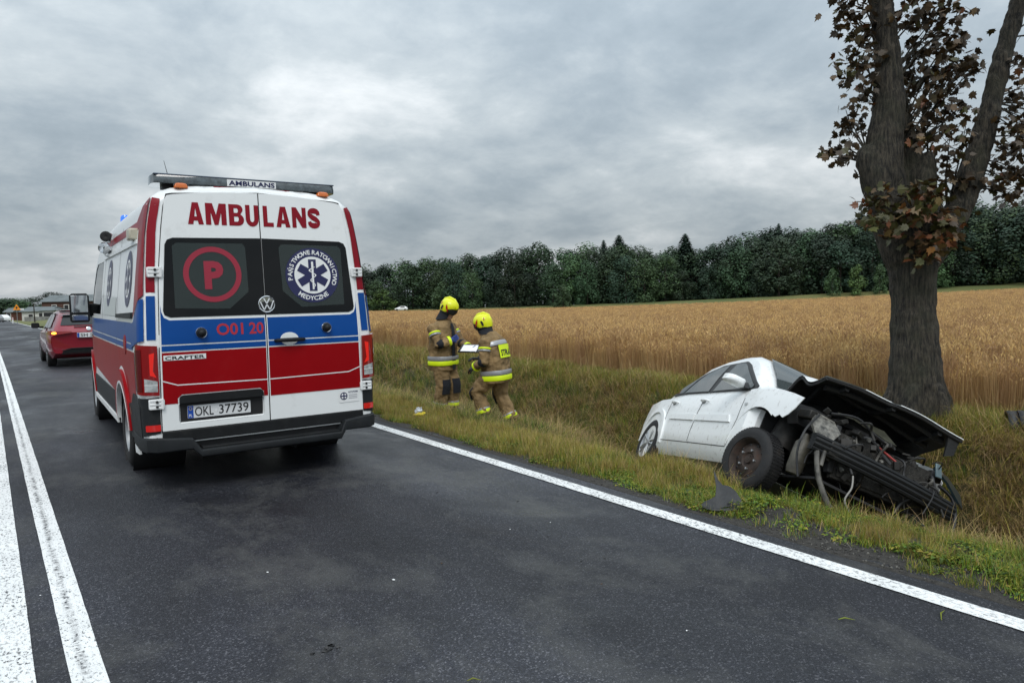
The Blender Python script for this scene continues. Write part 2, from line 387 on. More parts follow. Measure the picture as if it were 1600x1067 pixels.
def road_paint(name, wear, seam=None):
    M = bpy.data.materials.new(name); M.use_nodes = True; t = M.node_tree; b = t.nodes['Principled BSDF']
    col, nz, rp, mx = asphalt_nodes(t, b)
    pw = rp(nz(3, 6, .6), [(.3, (.74, .75, .74)), (.7, (.88, .89, .88))])
    w = rp(nz(70, 6, .72, (1, .55, 1)), [(.55-wear, 0), (.61-wear, 1)])        # little holes down to the stone
    big = rp(nz(2.0, 5, .6), [(.38, .45), (.60, 1.0)])
    f = MA('SUBTRACT', 1.0, MA('MULTIPLY', MA('SUBTRACT', 1.0, w, tree=t), 1.0, tree=t), tree=t)
    f = MA('SUBTRACT', 1.0, MA('MULTIPLY', w, big, tree=t), tree=t)
    if seam:
        g = N('ShaderNodeNewGeometry', t); sp = N('ShaderNodeSeparateXYZ', t); LK(g.outputs['Position'], sp.inputs[0], t)
        d = MA('ABSOLUTE', MA('SUBTRACT', MA('ADD', sp.outputs[0], MA('MULTIPLY', MA('SUBTRACT', nz(5, 4, .6), .5, tree=t), .05, tree=t), tree=t), seam, tree=t), tree=t)
        s_ = MA('SUBTRACT', 1.0, MA('MULTIPLY', d, 42, tree=t), tree=t, clamp=True)
        q = MA('MULTIPLY', rp(nz(48, 5, .72, (.6, 1, 1)), [(.44, 0), (.52, 1)]), rp(nz(1.3, 3, .5), [(.35, .25), (.6, 1)]), tree=t); f = MA('SUBTRACT', f, MA('MULTIPLY', MA('MULTIPLY', s_, q, tree=t), .95, tree=t), tree=t, clamp=True)
    LK(mx(f, col, pw), b.inputs['Base Color'], t); return M
def stripe(name, x0, x1, material, z=.004, y0=-30, y1=400, label=None):
    ye = yr[(yr >= y0) & (yr <= y1)]; V = []; F = []
    for y in ye:
        ro = float(road_off(y)); j = .004*(float(vnoise(y, 1, 6))-.5); z_ = float(road_z(y))+z*(1 if y < 40 else 4); V += [(ro+x0+j, y, z_), (ro+x1+j, y, z_)]
    F = [(2*i, 2*i+1, 2*i+3, 2*i+2) for i in range(len(ye)-1)]
    o = mesh_obj(name, V, F, material, None, 0); tag(o, kind='structure'); return o
MP1 = road_paint('worn_road_paint', .02); MP2 = road_paint('worn_road_paint_seam', .0, .262); MP3 = road_paint('edge_road_paint', .03)
stripe('centre_line', -.045, .0886, MP1); stripe('centre_line', .2074, .3372, MP2)
stripe('edge_line', 3.7707, 3.9036, MP3); stripe('edge_line', -3.5, -3.37, MP3)
# ------------------------------------------------------------------ ambulance (local: x right, y forward from the rear doors, z up)
P_white = mat('white_van_paint', (.80, .82, .82), .30, coat=.3, dirt=((.30, .28, .25), .30, 3.0))
P_red = mat('red_livery_film', (.27, .001, .004), .34, spec=.16, var=.06, vscale=2, dirt=((.20, .03, .03), .15, 4.0))
P_red2 = mat('dark_red_livery_film', (.24, .005, .015), .34, spec=.2, var=.08, vscale=2)
P_blue = mat('blue_livery_film', (.003, .062, .27), .32, spec=.2, var=.06, vscale=2, dirt=((.06, .09, .14), .15, 4.0))
P_navy = mat('navy_print', (.012, .014, .075), .35)
P_wprint = mat('white_print', (.78, .79, .79), .4)
P_black = mat('black_plastic', (.008, .009, .010), .55, spec=.3, var=.25, vscale=9, bump=.12, bscale=220, dirt=((.04, .04, .037), .4, 5))
P_grey = mat('grey_plastic_cladding', (.013, .015, .017), .55, spec=.3, var=.2, vscale=5, bump=.1, bscale=240, dirt=((.045, .044, .04), .5, 4))
P_rubber = mat('tyre_rubber', (.012, .012, .013), .75, var=.25, vscale=14, bump=.2, bscale=90, dirt=((.06, .05, .04), .5, 6))
P_steel = mat('grey_wheel_steel', (.30, .31, .32), .40, .6, var=.1, vscale=6, dirt=((.06, .05, .045), .6, 7))
P_chrome = mat('chrome', (.75, .76, .77), .10, 1.0)
P_ink = mat('black_ink', (.010, .010, .011), .5)
P_gap = mat('dark_gap_seal', (.008, .008, .009), .7)
def glass_mat(name, tint, see, spec=.5):
    M = bpy.data.materials.new(name); M.use_nodes = True; t = M.node_tree; b = t.nodes['Principled BSDF']; o_ = t.nodes['Material Output']
    b.inputs['Base Color'].default_value = (*tint, 1); b.inputs['Roughness'].default_value = .03; b.inputs['Specular IOR Level'].default_value = spec
    tr = N('ShaderNodeBsdfTransparent', t); tr.inputs[0].default_value = (.70, .78, .78, 1); mx = N('ShaderNodeMixShader', t); mx.inputs[0].default_value = see
    LK(b.outputs[0], mx.inputs[1], t); LK(tr.outputs[0], mx.inputs[2], t); LK(mx.outputs[0], o_.inputs[0], t); return M
G_black = glass_mat('black_window_glass', (.005, .006, .007), 0.0, .20)
G_pane = glass_mat('tinted_window_pane', (.034, .046, .045), .20, .3)
G_clear = glass_mat('clear_car_glass', (.02, .025, .026), .62)
L_red = mat('red_lamp_plastic', (.20, .003, .005), .12, coat=.8, emit=((.9, .02, .01), .03))
L_redlit = mat('lit_red_lamp', (.5, .01, .01), .15, emit=((1, .04, .02), .30))
L_clear = mat('clear_lamp_plastic', (.38, .40, .40), .12, coat=.8, var=.3, vscale=25)
L_refl = mat('red_reflector', (.45, .008, .008), .2, coat=.5, emit=((1, .04, .02), .12))
L_amber = mat('amber_lamp', (.60, .13, .008), .2, coat=.5)
L_blue = mat('blue_beacon', (.005, .09, .62), .1, coat=.8, emit=((.02, .25, 1), .5))

amb = empty('ambulance', (2.0105, 6.4976, 0), (0, 0, -.0329))
tag(amb, 'white ambulance van with red and blue stripes and a light bar, stopped on the road', 'ambulance')
ZP = [.30, .5, .8, 1.2, 1.45, 1.8, 2.1, 2.3, 2.4, 2.46, 2.51, 2.545, 2.575, 2.60]
HP = [1.0, 1.01, 1.02, 1.02, 1.008, .972, .935, .905, .885, .85, .79, .70, .50, .0]
RC = .085
def hw(z): return float(np.interp(z, ZP, HP))
def rooftop(x): return float(np.interp(abs(x), HP[::-1], ZP[::-1])) if abs(x) < .905 else 2.30
def lean(z): return max(0.0, .085*(z-1.28))
def f_rear(x, z, o=0.0): return (x, lean(z)-o, z)
def f_shell(x, z, o=0.0):
    d = hw(z)-abs(x)
    if z > 2.2: d = min(d, rooftop(x)-z+.002)
    d = max(d, 0); y = lean(z)
    if d < RC: y += RC-math.sqrt(max(0, RC*RC-(RC-d)**2))
    return (x, y-o, z)
def taper(y, z):
    t = 1-.07*max(0, (y-4.4)/1.1)**1.6
    return t-.22*max(0, (y-5.4)/.55)**2
def f_side(sgn):
    def f(y, z, o=0.0):
        b = max(0, 1-(y-RC)/1.2)
        return (sgn*(hw(z)*taper(y, z)+o), y+lean(z)*b, z)
    return f
fL, fR = f_side(-1), f_side(1)
# plan outline round the rear corner: s measured outward from |x| = .80
def f_wrap(sgn):
    def f(s, z, o=0.0):
        h = hw(z); flat = h-RC-.80; arc = RC*PI/2; yl = lean(z)
        if s <= flat: return (sgn*(.80+s), yl-o, z)
        if s <= flat+arc:
            a = (s-flat)/RC; return (sgn*(h-RC+(RC+o)*math.sin(a)), yl+RC-(RC+o)*math.cos(a), z)
        return (sgn*(h+o), yl+RC+s-flat-arc, z)
    return f
wL, wR = f_wrap(-1), f_wrap(1)
# --- shell: rear frame, sides, roof
sec = [(-hw(z), z) for z in np.linspace(.40, 2.3, 40)]+[(-x, rooftop(x)) for x in (.895, .885, .87, .85, .82, .79, .74, .70, .6, .5, .35, .2)]
sec = sec+[(0, 2.60)]+[(-x, z) for x, z in sec[::-1]]
ext = []
for x, z in sec:
    for q in (.06, .15, .28, .45, .65, .85, 1.05): ext.append((x*(1-q*RC/max(.2, abs(x)) if abs(x) > .3 else 1), z-(q*RC if z > 2.3 else 0)))
body = panel('body', sec, f_shell, P_white, amb, step=.10, extra=ext, smooth=50)
ARCH_Z, ARCH_R = .36, .455
def arch(yc, n=14): return [(yc+ARCH_R*math.cos(a), ARCH_Z+ARCH_R*math.sin(a)) for a in np.linspace(PI, 0, n)]
side_out = [(RC, .36)]+arch(1.33)+arch(4.97)+[(5.72, .36), (5.88, .55), (5.90, .85), (5.80, 1.08), (5.42, 1.30), (5.0, 1.66), (4.55, 2.05), (4.2, 2.24), (3.7, 2.30), (RC, 2.30)]
win_s = [(3.42, 1.45), (4.88, 1.45), (4.95, 1.52), (4.42, 2.02), (4.25, 2.08), (3.42, 2.08)]
for sgn, f, w in ((-1, fL, wL), (1, fR, wR)):
    panel('side_panel', side_out, f, P_white, body, holes=[win_s], step=.14, thick=.012, flip=sgn > 0)
    panel('cab_window', win_s, f, G_black, amb, step=.2, off=-.006, flip=sgn > 0)
    panel('seam', [(1.665, .68), (1.677, .68), (1.677, 2.42), (1.665, 2.42)], f, P_gap, body, step=.12, off=.0015, flip=sgn > 0)
    panel('seam', [(3.18, .40), (3.192, .40), (3.192, 2.2), (3.18, 2.2)], f, P_gap, body, step=.12, off=.0015, flip=sgn > 0)
# roof
mb = MB(); rings = []
prof = [(hw(z), z) for z in (2.29, 2.34, 2.40, 2.43, 2.46, 2.485, 2.51, 2.53, 2.545, 2.56, 2.575, 2.59)]+[(0, 2.60)]
prof = [(-x, z) for x, z in prof]+[(x, z) for x, z in prof[::-1][1:]]
for y, dz, k in [(RC, 0, 1), (.6, .0, 1), (1.5, .005, 1), (2.6, .0, 1), (3.5, -.02, 1), (3.9, -.05, .995), (4.2, -.12, .98), (4.4, -.20, .96)]:
    rings.append([(x*k*taper(y, z), y+(lean(z) if y == RC else lean(z)*max(0, 1-(y-RC)/1.2)), z+dz*(1 if z > 2.3 else .3)) for x, z in prof])
mb.loft(rings, cap=False, closed=False); mb.build('roof', P_white, body, 50)
# windscreen, bonnet, nose
mb = MB()
def row(y, z, w, crown): return [(x*w, y+crown*(1-x*x), z) for x in np.linspace(-1, 1, 11)]
mb.loft([row(4.38, 2.36, .80, .06), row(4.72, 2.05, .86, .08), row(5.05, 1.70, .90, .09), row(5.38, 1.34, .92, .10)], cap=False, closed=False); mb.build('windscreen', G_black, amb, 60)
mb = MB(); mb.loft([row(5.36, 1.33, .94, .11), row(5.62, 1.22, .92, .12), row(5.82, 1.08, .88, .12), row(5.90, .85, .84, .10), row(5.90, .55, .84, .10), row(5.80, .34, .84, .10)], cap=False, closed=False); mb.build('bonnet', P_white, body, 50)
mb = MB(); mb.box((0, 3.0, .40), (1.85, 5.6, .06)); mb.build('floor_pan', P_gap, body)
# dim interior so the tinted panes show something real behind them
P_inner = mat('pale_interior_lining', (.42, .45, .45), .6, var=.15, vscale=3)
mb = MB(); mb.box((0, 2.95, 1.5), (1.75, .03, 1.8)); mb.box((-.78, 1.5, 1.75), (.25, 2.6, .7)); mb.box((.80, 1.5, 1.75), (.22, 2.6, .7)); mb.box((0, 1.5, 2.44), (1.5, 2.6, .03)); mb.build('cabin_lining', P_inner, amb)
# --- side livery, left and right
def side_decals(sgn, f):
    fl = sgn > 0
    panel('blue_stripe', [(.42, 1.235), (5.15, 1.235), (5.05, 1.39), (.52, 1.41), (.42, 1.39)], f, P_blue, body, step=.2, off=.003, flip=fl)
    panel('blue_stripe', [(.42, 1.175), (5.3, 1.165), (5.3, 1.222), (.42, 1.222)], f, P_blue, body, step=.2, off=.003, flip=fl)
    arc_ = [(1.33+.60*math.cos(a), ARCH_Z+.62*math.sin(a)) for a in np.linspace(PI-.5, .5, 14)]
    arc2 = [(4.97+.60*math.cos(a), ARCH_Z+.62*math.sin(a)) for a in np.linspace(PI-.5, .5, 14)]
    panel('red_stripe', [(.33, .80), (.33, 1.16), (5.35, 1.15), (5.5, .80)]+arc2[::-1]+[(4.3, .77)]+arc_[::-1], f, P_red, body, step=.16, off=.003, flip=fl)
    for yc in (1.33, 4.97):
        a_ = np.linspace(PI-.12, .12, 22)
        o_ = [(yc+.575*math.cos(t), ARCH_Z+.585*math.sin(t)) for t in a_]; i_ = [(yc+.47*math.cos(t), ARCH_Z+.47*math.sin(t)) for t in a_]
        panel('wheel_arch_flare', o_+i_[::-1], f, P_red, body, step=.06, off=.028, thick=.03, flip=fl)
        o2 = [(yc+.475*math.cos(t), ARCH_Z+.475*math.sin(t)) for t in a_]; i2 = [(yc+.452*math.cos(t), ARCH_Z+.452*math.sin(t)) for t in a_]
        panel('wheel_arch_trim', o2+i2[::-1], f, P_white, body, step=.06, off=.031, thick=.034, flip=fl)
    clad = lambda y0, y1: [(y0, .365), (y1, .365), (y1, .66), (y0, .66)]
    def arch_out(yc, r): return [(yc+r*math.cos(t), ARCH_Z+r*math.sin(t)) for t in np.linspace(0, .72, 8)]
    panel('side_cladding', [(RC+.01, .40)]+[(.84, .37), (.885, .55), (.93, .66), (.62, .70), (.46, .80), (.30, .80), (RC+.01, .72)], f, P_grey, amb, step=.1, off=.012, thick=.013, flip=fl)
    panel('side_cladding', [(1.80, .37), (4.50, .37), (4.46, .55), (4.40, .665), (1.90, .665), (1.84, .55)], f, P_grey, amb, step=.2, off=.014, thick=.015, flip=fl)
    panel('sill_trim', [(1.82, .362), (4.5, .362), (4.5, .42), (1.82, .42)], f, P_wprint, amb, step=.3, off=.03, thick=.02, flip=fl)
    panel('mud_flap', [(.56, .24), (.80, .22), (.86, .40), (.62, .42)], f, P_wprint, amb, step=.1, off=-.005, thick=.02, flip=fl)
    panel('side_marker', [(.66, .59), (.69, .59), (.69, .65), (.66, .65)], f, L_amber, amb, step=.1, off=.018, flip=fl)
    # red band under the roof rail and raised rails
    panel('red_stripe', [(.40, 2.215), (3.4, 2.215), (3.4, 2.29), (.40, 2.29)], f, P_red2, body, step=.15, off=.003, flip=fl)
    panel('raised_rail', [(.38, 2.09), (3.3, 2.09), (3.3, 2.125), (.38, 2.125)], f, P_white, body, step=.15, off=.016, thick=.016, flip=fl)
    panel('window_trim', [(.42, 1.445), (1.60, 1.44), (1.60, 1.475), (.42, 1.50)], f, P_grey, body, step=.2, off=.02, thick=.02, flip=fl)
    # round emblem
    emblem(f, .85, 1.80, .255, fl, sgn, .004, ring_text=False)
    emblem(f, 2.55, 1.80, .255, fl, sgn, .004, ring_text=False)
    panel('fuel_flap', circ(.95, 1.20, .09, 20), f, P_red, body, step=.1, off=.008, thick=.008, flip=fl)
    panel('frosted_panel', rrect(1.78, 1.45, 3.02, 1.64, .02), f, mat('frosted_film', (.50, .53, .52), .5), body, step=.2, off=.003, flip=fl)
def emblem(f, cx_, cz_, r, fl, sgn, off, ring_text=True):
    e = panel('round_emblem', circ(cx_, cz_, r, 40), f, P_navy, body, step=.08, off=off, flip=fl)
    panel('emblem_disc', circ(cx_, cz_, r*.68, 36), f, P_wprint, e, step=.08, off=off+.002, flip=fl)
    for k in range(3):
        a = k*PI/3; c, s = math.cos(a), math.sin(a); h, w_ = r*.58, r*.145
        panel('star_bar', [(cx_+c*x-s*z, cz_+s*x+c*z) for x, z in ((-w_, -h), (w_, -h), (w_, h), (-w_, h))], f, P_navy, e, step=.08, off=off+.004+.0004*k, flip=fl)
    # staff with a winding snake
    panel('staff', [(cx_-.008, cz_-r*.52), (cx_+.008, cz_-r*.52), (cx_+.010, cz_+r*.50), (cx_-.010, cz_+r*.50)], f, P_wprint, e, step=.08, off=off+.006, flip=fl)
    zz = np.linspace(-.46, .30, 26)*r; xx = r*.115*np.sin(np.linspace(0, 4.2*PI, 26))*np.linspace(.55, 1.15, 26)
    ww = np.linspace(.012, .030, 26)*r*2.2
    panel('snake', [(cx_+x+w_/2, cz_+z) for x, z, w_ in zip(xx, zz, ww)]+[(cx_+x-w_/2, cz_+z) for x, z, w_ in list(zip(xx, zz, ww))[::-1]], f, P_wprint, e, step=.05, off=off+.0075, interior=False, flip=fl)
    if ring_text:
        def arc_text(s, a_mid, span, inward):
            n = len(s)
            for i, ch in enumerate(s):
                if ch == ' ': continue
                t = a_mid+(i/(n-1)-.5)*span*(-1 if not inward else 1)
                V, F = text2d(ch, .022, 2); b = V.max(0); a_ = V.min(0); q = (V-(a_+b)/2)*np.array([.068, .068])/.72*r/.25*.60
                rot = (t-PI/2) if not inward else (t+PI/2)
                c, s_ = math.cos(rot), math.sin(rot); cc = (cx_+r*.84*math.cos(t), cz_+r*.84*math.sin(t))
                mesh_obj('emblem_letter', [f(cc[0]+c*x-s_*z, cc[1]+s_*x+c*z, off+.0025) for x, z in q], F, P_wprint, e, 0)
        arc_text('PAŃSTWOWE', math.radians(143), math.radians(92), False)
        arc_text('RATOWNICTWO', math.radians(32), math.radians(104), False)
        arc_text('MEDYCZNE', math.radians(270), math.radians(70), True)
side_decals(-1, fL); side_decals(1, fR)
# --- rear corner pillars: blue below, red above, with white gaps
for sgn, w in ((-1, wL), (1, wR)):
    fl = sgn > 0
    def ds(z): return float(np.interp(z, [.5, 1.22, 1.78, 2.2, 2.45], [.095, .085, .062, .03, -.02]))   # door edge as s
    a = [(ds(z)+.012, z) for z in np.linspace(1.275, 1.635, 5)]; b_ = [(ds(z)+.078, z) for z in np.linspace(1.635, 1.275, 5)]
    panel('pillar_blue', a+b_, w, P_blue, body, step=.08, off=.007, flip=fl)
    a = [(ds(z)+.012, z) for z in np.linspace(1.665, 2.44, 9)]; b_ = [(ds(z)+.078, z) for z in np.linspace(2.455, 1.665, 9)]
    panel('pillar_red', a+b_, w, P_red2, body, step=.08, off=.007, flip=fl)
    panel('pillar_blue', [(ds(1.27)+.098, 1.27), (.66, 1.19), (.66, 1.40), (.50, 1.42), (ds(1.6)+.16, 1.60), (ds(1.62)+.098, 1.615)], w, P_blue, body, step=.06, off=.0075, flip=fl)
    a = [(ds(z)+.098, z) for z in np.linspace(1.645, 2.46, 9)]
    b2 = [(.56, 2.29), (.42, 2.25), (.41, 2.0), (.45, 1.75), (.52, 1.45)]
    panel('pillar_red', a+[(.20, 2.44), (.30, 2.40)]+b2, w, P_red2, body, step=.06, off=.007, flip=fl)
    # lower corner cladding, lamps, reflectors
    panel('corner_cladding', [(.088, .50), (.42, .45), (.42, .74), (.34, .79), (.088, .80)], w, P_grey, amb, step=.05, off=.006, thick=.006, flip=fl)
    lamp = panel('tail_lamp', [(.088, .815), (.315, .835), (.30, 1.19), (.26, 1.24), (.09, 1.225)], w, L_red, amb, step=.04, off=.022, thick=.022, flip=fl)
    panel('reverse_lens', [(.10, .848), (.185, .852), (.185, .960), (.10, .935)], w, L_clear, lamp, step=.04, off=.025, flip=fl)
    panel('lens_divider', [(.10, .90), (.185, .905), (.185, .911), (.10, .906)], w, P_wprint, lamp, step=.04, off=.027, flip=fl)
    panel('brake_lens', [(.105, .965), (.15, .985), (.15, 1.16), (.115, 1.17), (.13, 1.02)], w, L_redlit, lamp, step=.04, off=.0245, flip=fl)
    panel('lens_band', [(.20, .85), (.30, .85), (.29, 1.19), (.20, 1.2)], w, mat('dark_red_lens', (.10, .002, .004), .12, coat=.8), lamp, step=.04, off=.0245, flip=fl)
    panel('rear_reflector', rrect(.090, .520, .195, .572, .006), w, L_refl, amb, step=.04, off=.016, thick=.012, flip=fl)
    # hinges: plate, knuckle, bolts
    for zc_, s0 in ((1.83, .018), (.746, .058)):
        z0 = lean(zc_); x0 = sgn*(.80+s0)
        mb = MB()
        for zz in (-.030, 0, .030): mb.box((x0+sgn*.055, z0-.024, zc_+zz), (.105, .026, .026))
        mb.box((x0+sgn*.085, z0-.016, zc_), (.06, .03, .082)); mb.box((x0+sgn*.012, z0-.022, zc_), (.03, .03, .07))
        hg = mb.build('hinge', P_wprint, amb, 35, bevel=.006)
        mb = MB()
        for zz in (-.020, .020): mb.lathe([(.009, 0), (.011, .004), (.010, .010), (0.001, .012)], (x0+sgn*.055, z0-.037, zc_+zz), (0, -1, 0), 10)
        mb.build('hinge_bolt', P_ink, hg, 30)
        mb = MB(); mb.tube([(x0+sgn*.012, z0-.03, zc_-.04), (x0+sgn*.012, z0-.03, zc_+.04)], .011, 8); mb.build('hinge_pin', P_wprint, hg, 40)
# --- rear doors
def door_edge(z): return float(np.interp(z, [.5, 1.22, 1.78, 2.2, 2.40], [.878, .868, .845, .80, .770]))
def door_top(x): return 2.528-.055*(abs(x)/.76)**2
zlist = np.linspace(.52, 2.36, 18)
dl = [(-.005, .515)]+[(-.875, .515)]+[(-door_edge(z), z) for z in zlist]+[(-.768, 2.43), (-.745, 2.47), (-.70, door_top(.70))]+[(-x, door_top(x)) for x in (.5, .3, .1)]+[(-.005, door_top(0))]
dl_l = dl[::-1]; dr = [(-x, z) for x, z in dl]
def winL(s): return [(s*.006, 1.455), (s*.775, 1.455), (s*.818, 1.475), (s*.828, 1.51), (s*.785, 2.06), (s*.765, 2.10), (s*.72, 2.118), (s*.006, 2.130)]
pocket = rrect(-.748, .562, -.048, .742, .03)
gapp = panel('door_gap', [(-(door_edge(z)+.006), z) for z in np.linspace(.50, 2.38, 12)]+[(-.75, 2.485), (-.70, 2.495), (0, 2.536), (.70, 2.495), (.75, 2.485)]+[((door_edge(z)+.006), z) for z in np.linspace(2.38, .50, 12)], f_rear, P_gap, body, step=.2, off=.001)
dL = panel('rear_door', dl_l, f_rear, P_white, amb, holes=[pocket], step=.11, thick=.014, off=.016)
dR = panel('rear_door', dr, f_rear, P_white, amb, step=.11, thick=.014, off=.016)
DO = .016
P_sil = mat('window_seal', (.010, .011, .012), .6)
for s, d in ((-1, dL), (1, dR)):
    w = panel('rear_window', winL(s), f_rear, G_black, d, step=.12, off=DO+.004, thick=.004)
    if s < 0: pane = [(-.735, 1.53), (-.30, 1.515), (-.135, 1.66), (-.14, 2.05), (-.165, 2.08), (-.70, 2.075), (-.73, 2.05)]
    else: pane = [(.735, 1.53), (.33, 1.515), (.165, 1.66), (.15, 2.05), (.175, 2.08), (.70, 2.075), (.73, 2.05)]
    panel('window_pane', pane, f_rear, G_pane, w, step=.12, off=DO+.006)
    # livery on the door
    e_ = lambda z: s*(door_edge(z)-.012)
    i_ = s*.012
    panel('blue_stripe', [(i_, 1.232), (e_(1.232), 1.232), (e_(1.42), 1.56), (s*.842, 1.50), (s*.825, 1.455), (s*.785, 1.432), (i_, 1.430)], f_rear, P_blue, d, step=.12, off=DO+.003)
    panel('blue_stripe', [(i_, 1.176), (e_(1.17), 1.176), (e_(1.22), 1.221), (i_, 1.221)], f_rear, P_blue, d, step=.12, off=DO+.003)
    if s < 0: zr = [(-.012, .737), (-.048, .737), (-.048, .780), (-.078, .810), (-.718, .810), (-.752, .780), (-.752, .737), (e_(.74), .737)]
    else: zr = [(.012, .732), (e_(.74), .732)]
    panel('red_stripe', zr+[(e_(1.16), 1.165), (i_, 1.165)], f_rear, P_red, d, step=.12, off=DO+.003)
    ln = [(i_, .876), (s*.748, .887), (s*.868, .930)]; ln2 = [(s*.868, .939), (s*.748, .896), (i_, .885)]
    panel('white_line', ln+ln2, f_rear, P_wprint, d, step=.12, off=DO+.005, interior=False)
    # door buffer
    mb = MB(); c = (s*.545, -DO, 1.318)
    mb.lathe([(.046, 0), (.048, .010), (.044, .016), (.036, .014)], c, (0, -1, 0), 24); k = mb.build('door_buffer', P_chrome, d, 40)
    mb = MB(); mb.lathe([(.036, .008), (.035, .022), (.032, .045), (.022, .060), (.001, .064)], c, (0, -1, 0), 20); mb.build('rubber_stop', P_black, k, 50)
panel('seam_line', [(-.004, .50), (.004, .50), (.004, 2.526), (-.004, 2.526)], f_rear, P_gap, dR, step=.15, off=DO-.004, interior=False)
# number plate pocket and plate
mb = MB()
x0, x1, z0, z1, dy = -.746, -.05, .564, .742, .028
mb.add([(x0, -DO, z0), (x1, -DO, z0), (x1, -DO, z1), (x0, -DO, z1), (x0+.03, dy, z0+.03), (x1-.03, dy, z0+.03), (x1-.02, dy, z1), (x0+.02, dy, z1)], [(4, 5, 6, 7), (0, 1, 5, 4), (1, 2, 6, 5), (3, 0, 4, 7), (2, 3, 7, 6)])
pk = mb.build('plate_pocket', P_white, dL, 30)
panel('pocket_hood', rrect(-.742, .738, -.056, .803, .035, 4, (0, 0, 1, 1)), f_rear, P_black, dL, step=.1, off=DO+.028, thick=.05)
def f_plate(u, v, o=0.0): return (-.4227+u, -.004-o, .652+v)
pf = panel('number_plate', rrect(-.268, -.067, .268, .062, .01), f_plate, P_ink, dL, step=.2, off=.0, thick=.012, interior=False)
panel('plate_face', rrect(-.258, -.052, .258, .055, .006), f_plate, mat('plate_white', (.70, .71, .72), .35), pf, step=.2, off=.002, interior=False)
panel('plate_band', [(-.256, -.050), (-.212, -.050), (-.212, .053), (-.256, .053)], f_plate, mat('plate_blue', (.01, .07, .38), .35), pf, step=.2, off=.004, interior=False)
text('plate_text', 'OKL', f_plate, -.200, -.038, -.050, .040, P_ink, pf, .006, .0045)
text('plate_text', '37739', f_plate, -.006, -.036, .240, .042, P_ink, pf, .006, .0045)
text('plate_text', 'PL', f_plate, -.247, -.040, -.222, -.016, P_wprint, pf, .01, .0055)
panel('plate_sticker', circ(-.030, -.004, .011, 14), f_plate, P_wprint, pf, step=.1, off=.0045, interior=False)
mb = MB()
for a in range(12): mb.lathe([(.0028, 0), (.0001, .0005)], (-.4227-.234+.012*math.cos(a*PI/6), -.0095, .652+.030+.012*math.sin(a*PI/6)), (0, -1, 0), 5)
mb.build('plate_stars', mat('star_yellow', (.75, .55, .03), .4), pf, 0)
# lettering and badges
def arcpts(cx_, cz_, rx, rz, a0, a1, n=7): return [(cx_+rx*math.cos(math.radians(a0+(a1-a0)*i/n)), cz_+rz*math.sin(math.radians(a0+(a1-a0)*i/n))) for i in range(n+1)]
def stroke_poly(path, t):
    P = [np.array(p, float) for p in path]; Lp, Rp = [], []
    for i, p in enumerate(P):
        d = P[min(i+1, len(P)-1)]-P[max(i-1, 0)]; d /= np.linalg.norm(d); n_ = np.array([-d[1], d[0]])*t/2; Lp.append(tuple(p+n_)); Rp.append(tuple(p-n_))
    return Lp+Rp[::-1]
GLYPH = {'A': ([(0, 0), (.33, 0), (.375, .17), (.625, .17), (.67, 0), (1, 0), (.69, 1), (.31, 1)], [[(.425, .36), (.575, .36), (.5, .76)]]),
 'M': ([(0, 0), (.25, 0), (.25, .58), (.41, 0), (.59, 0), (.75, .58), (.75, 0), (1, 0), (1, 1), (.66, 1), (.5, .47), (.34, 1), (0, 1)], []),
 'B': ([(0, 0), (.58, 0)]+arcpts(.60, .28, .40, .28, -90, 62)+arcpts(.58, .77, .36, .23, -50, 90)+[(0, 1)], [[(.34, .19), (.56, .19)]+arcpts(.56, .31, .09, .12, -80, 80, 4)+[(.34, .43)], [(.34, .60), (.54, .60)]+arcpts(.54, .71, .085, .11, -80, 80, 4)+[(.34, .82)]]),
 'U': ([(0, 1), (0, .34)]+arcpts(.5, .34, .5, .36, 180, 360, 10)[1:-1]+[(1, .34), (1, 1), (.66, 1), (.66, .34)]+arcpts(.5, .34, .16, .15, 360, 180, 6)[1:-1]+[(.34, .34), (.34, 1)], []),
 'L': ([(0, 0), (1, 0), (1, .20), (.42, .20), (.42, 1), (0, 1)], []),
 'N': ([(0, 0), (.29, 0), (.29, .52), (.70, 0), (1, 0), (1, 1), (.71, 1), (.71, .50), (.31, 1), (0, 1)], []),
 'S': (stroke_poly([(.84, .66)]+arcpts(.50, .72, .34, .155, 20, 190, 7)+[(.20, .66), (.34, .56), (.66, .44), (.80, .34)]+arcpts(.50, .28, .34, .155, 10, -160, 7)+[(.16, .33)], .27), [])}
for ch, a_, b_, d in (('A', -.592, -.466, dL), ('M', -.449, -.279, dL), ('B', -.258, -.132, dL), ('U', -.117, -.006, dL), ('L', .034, .124, dR), ('A', .148, .274, dR), ('N', .293, .422, dR), ('S', .434, .557, dR)):
    o_, h_ = GLYPH[ch]; sc = lambda P: [(a_+(b_-a_)*x, 2.236+.186*z) for x, z in P]
    panel('lettering', sc(o_), f_rear, P_red2, d, holes=[sc(q) for q in h_], step=.05, off=DO+.003, interior=False)
text('fleet_number', 'O01', f_rear, -.421, 1.290, -.200, 1.392, mat('red_number', (.42, .015, .03), .35), dL, .022, DO+.005)
text('fleet_number', '20', f_rear, -.150, 1.290, -.026, 1.392, mat('red_number', (.42, .015, .03), .35), dL, .022, DO+.005)
ringo = circ(-.422, 1.812, .236, 44); ringi = circ(-.422, 1.812, .192, 44)
panel('round_sticker', ringo, f_rear, mat('red_sticker', (.30, .012, .035), .5), dL, holes=[ringi], step=.1, off=DO+.0085)
text('sticker_letter', 'P', f_rear, -.492, 1.685, -.335, 1.925, mat('red_sticker', (.30, .012, .035), .5), dL, .05, DO+.0085)
body_keep = body; body = dR
emblem(f_rear, .447, 1.803, .250, False, 1, DO+.009)
body = body_keep
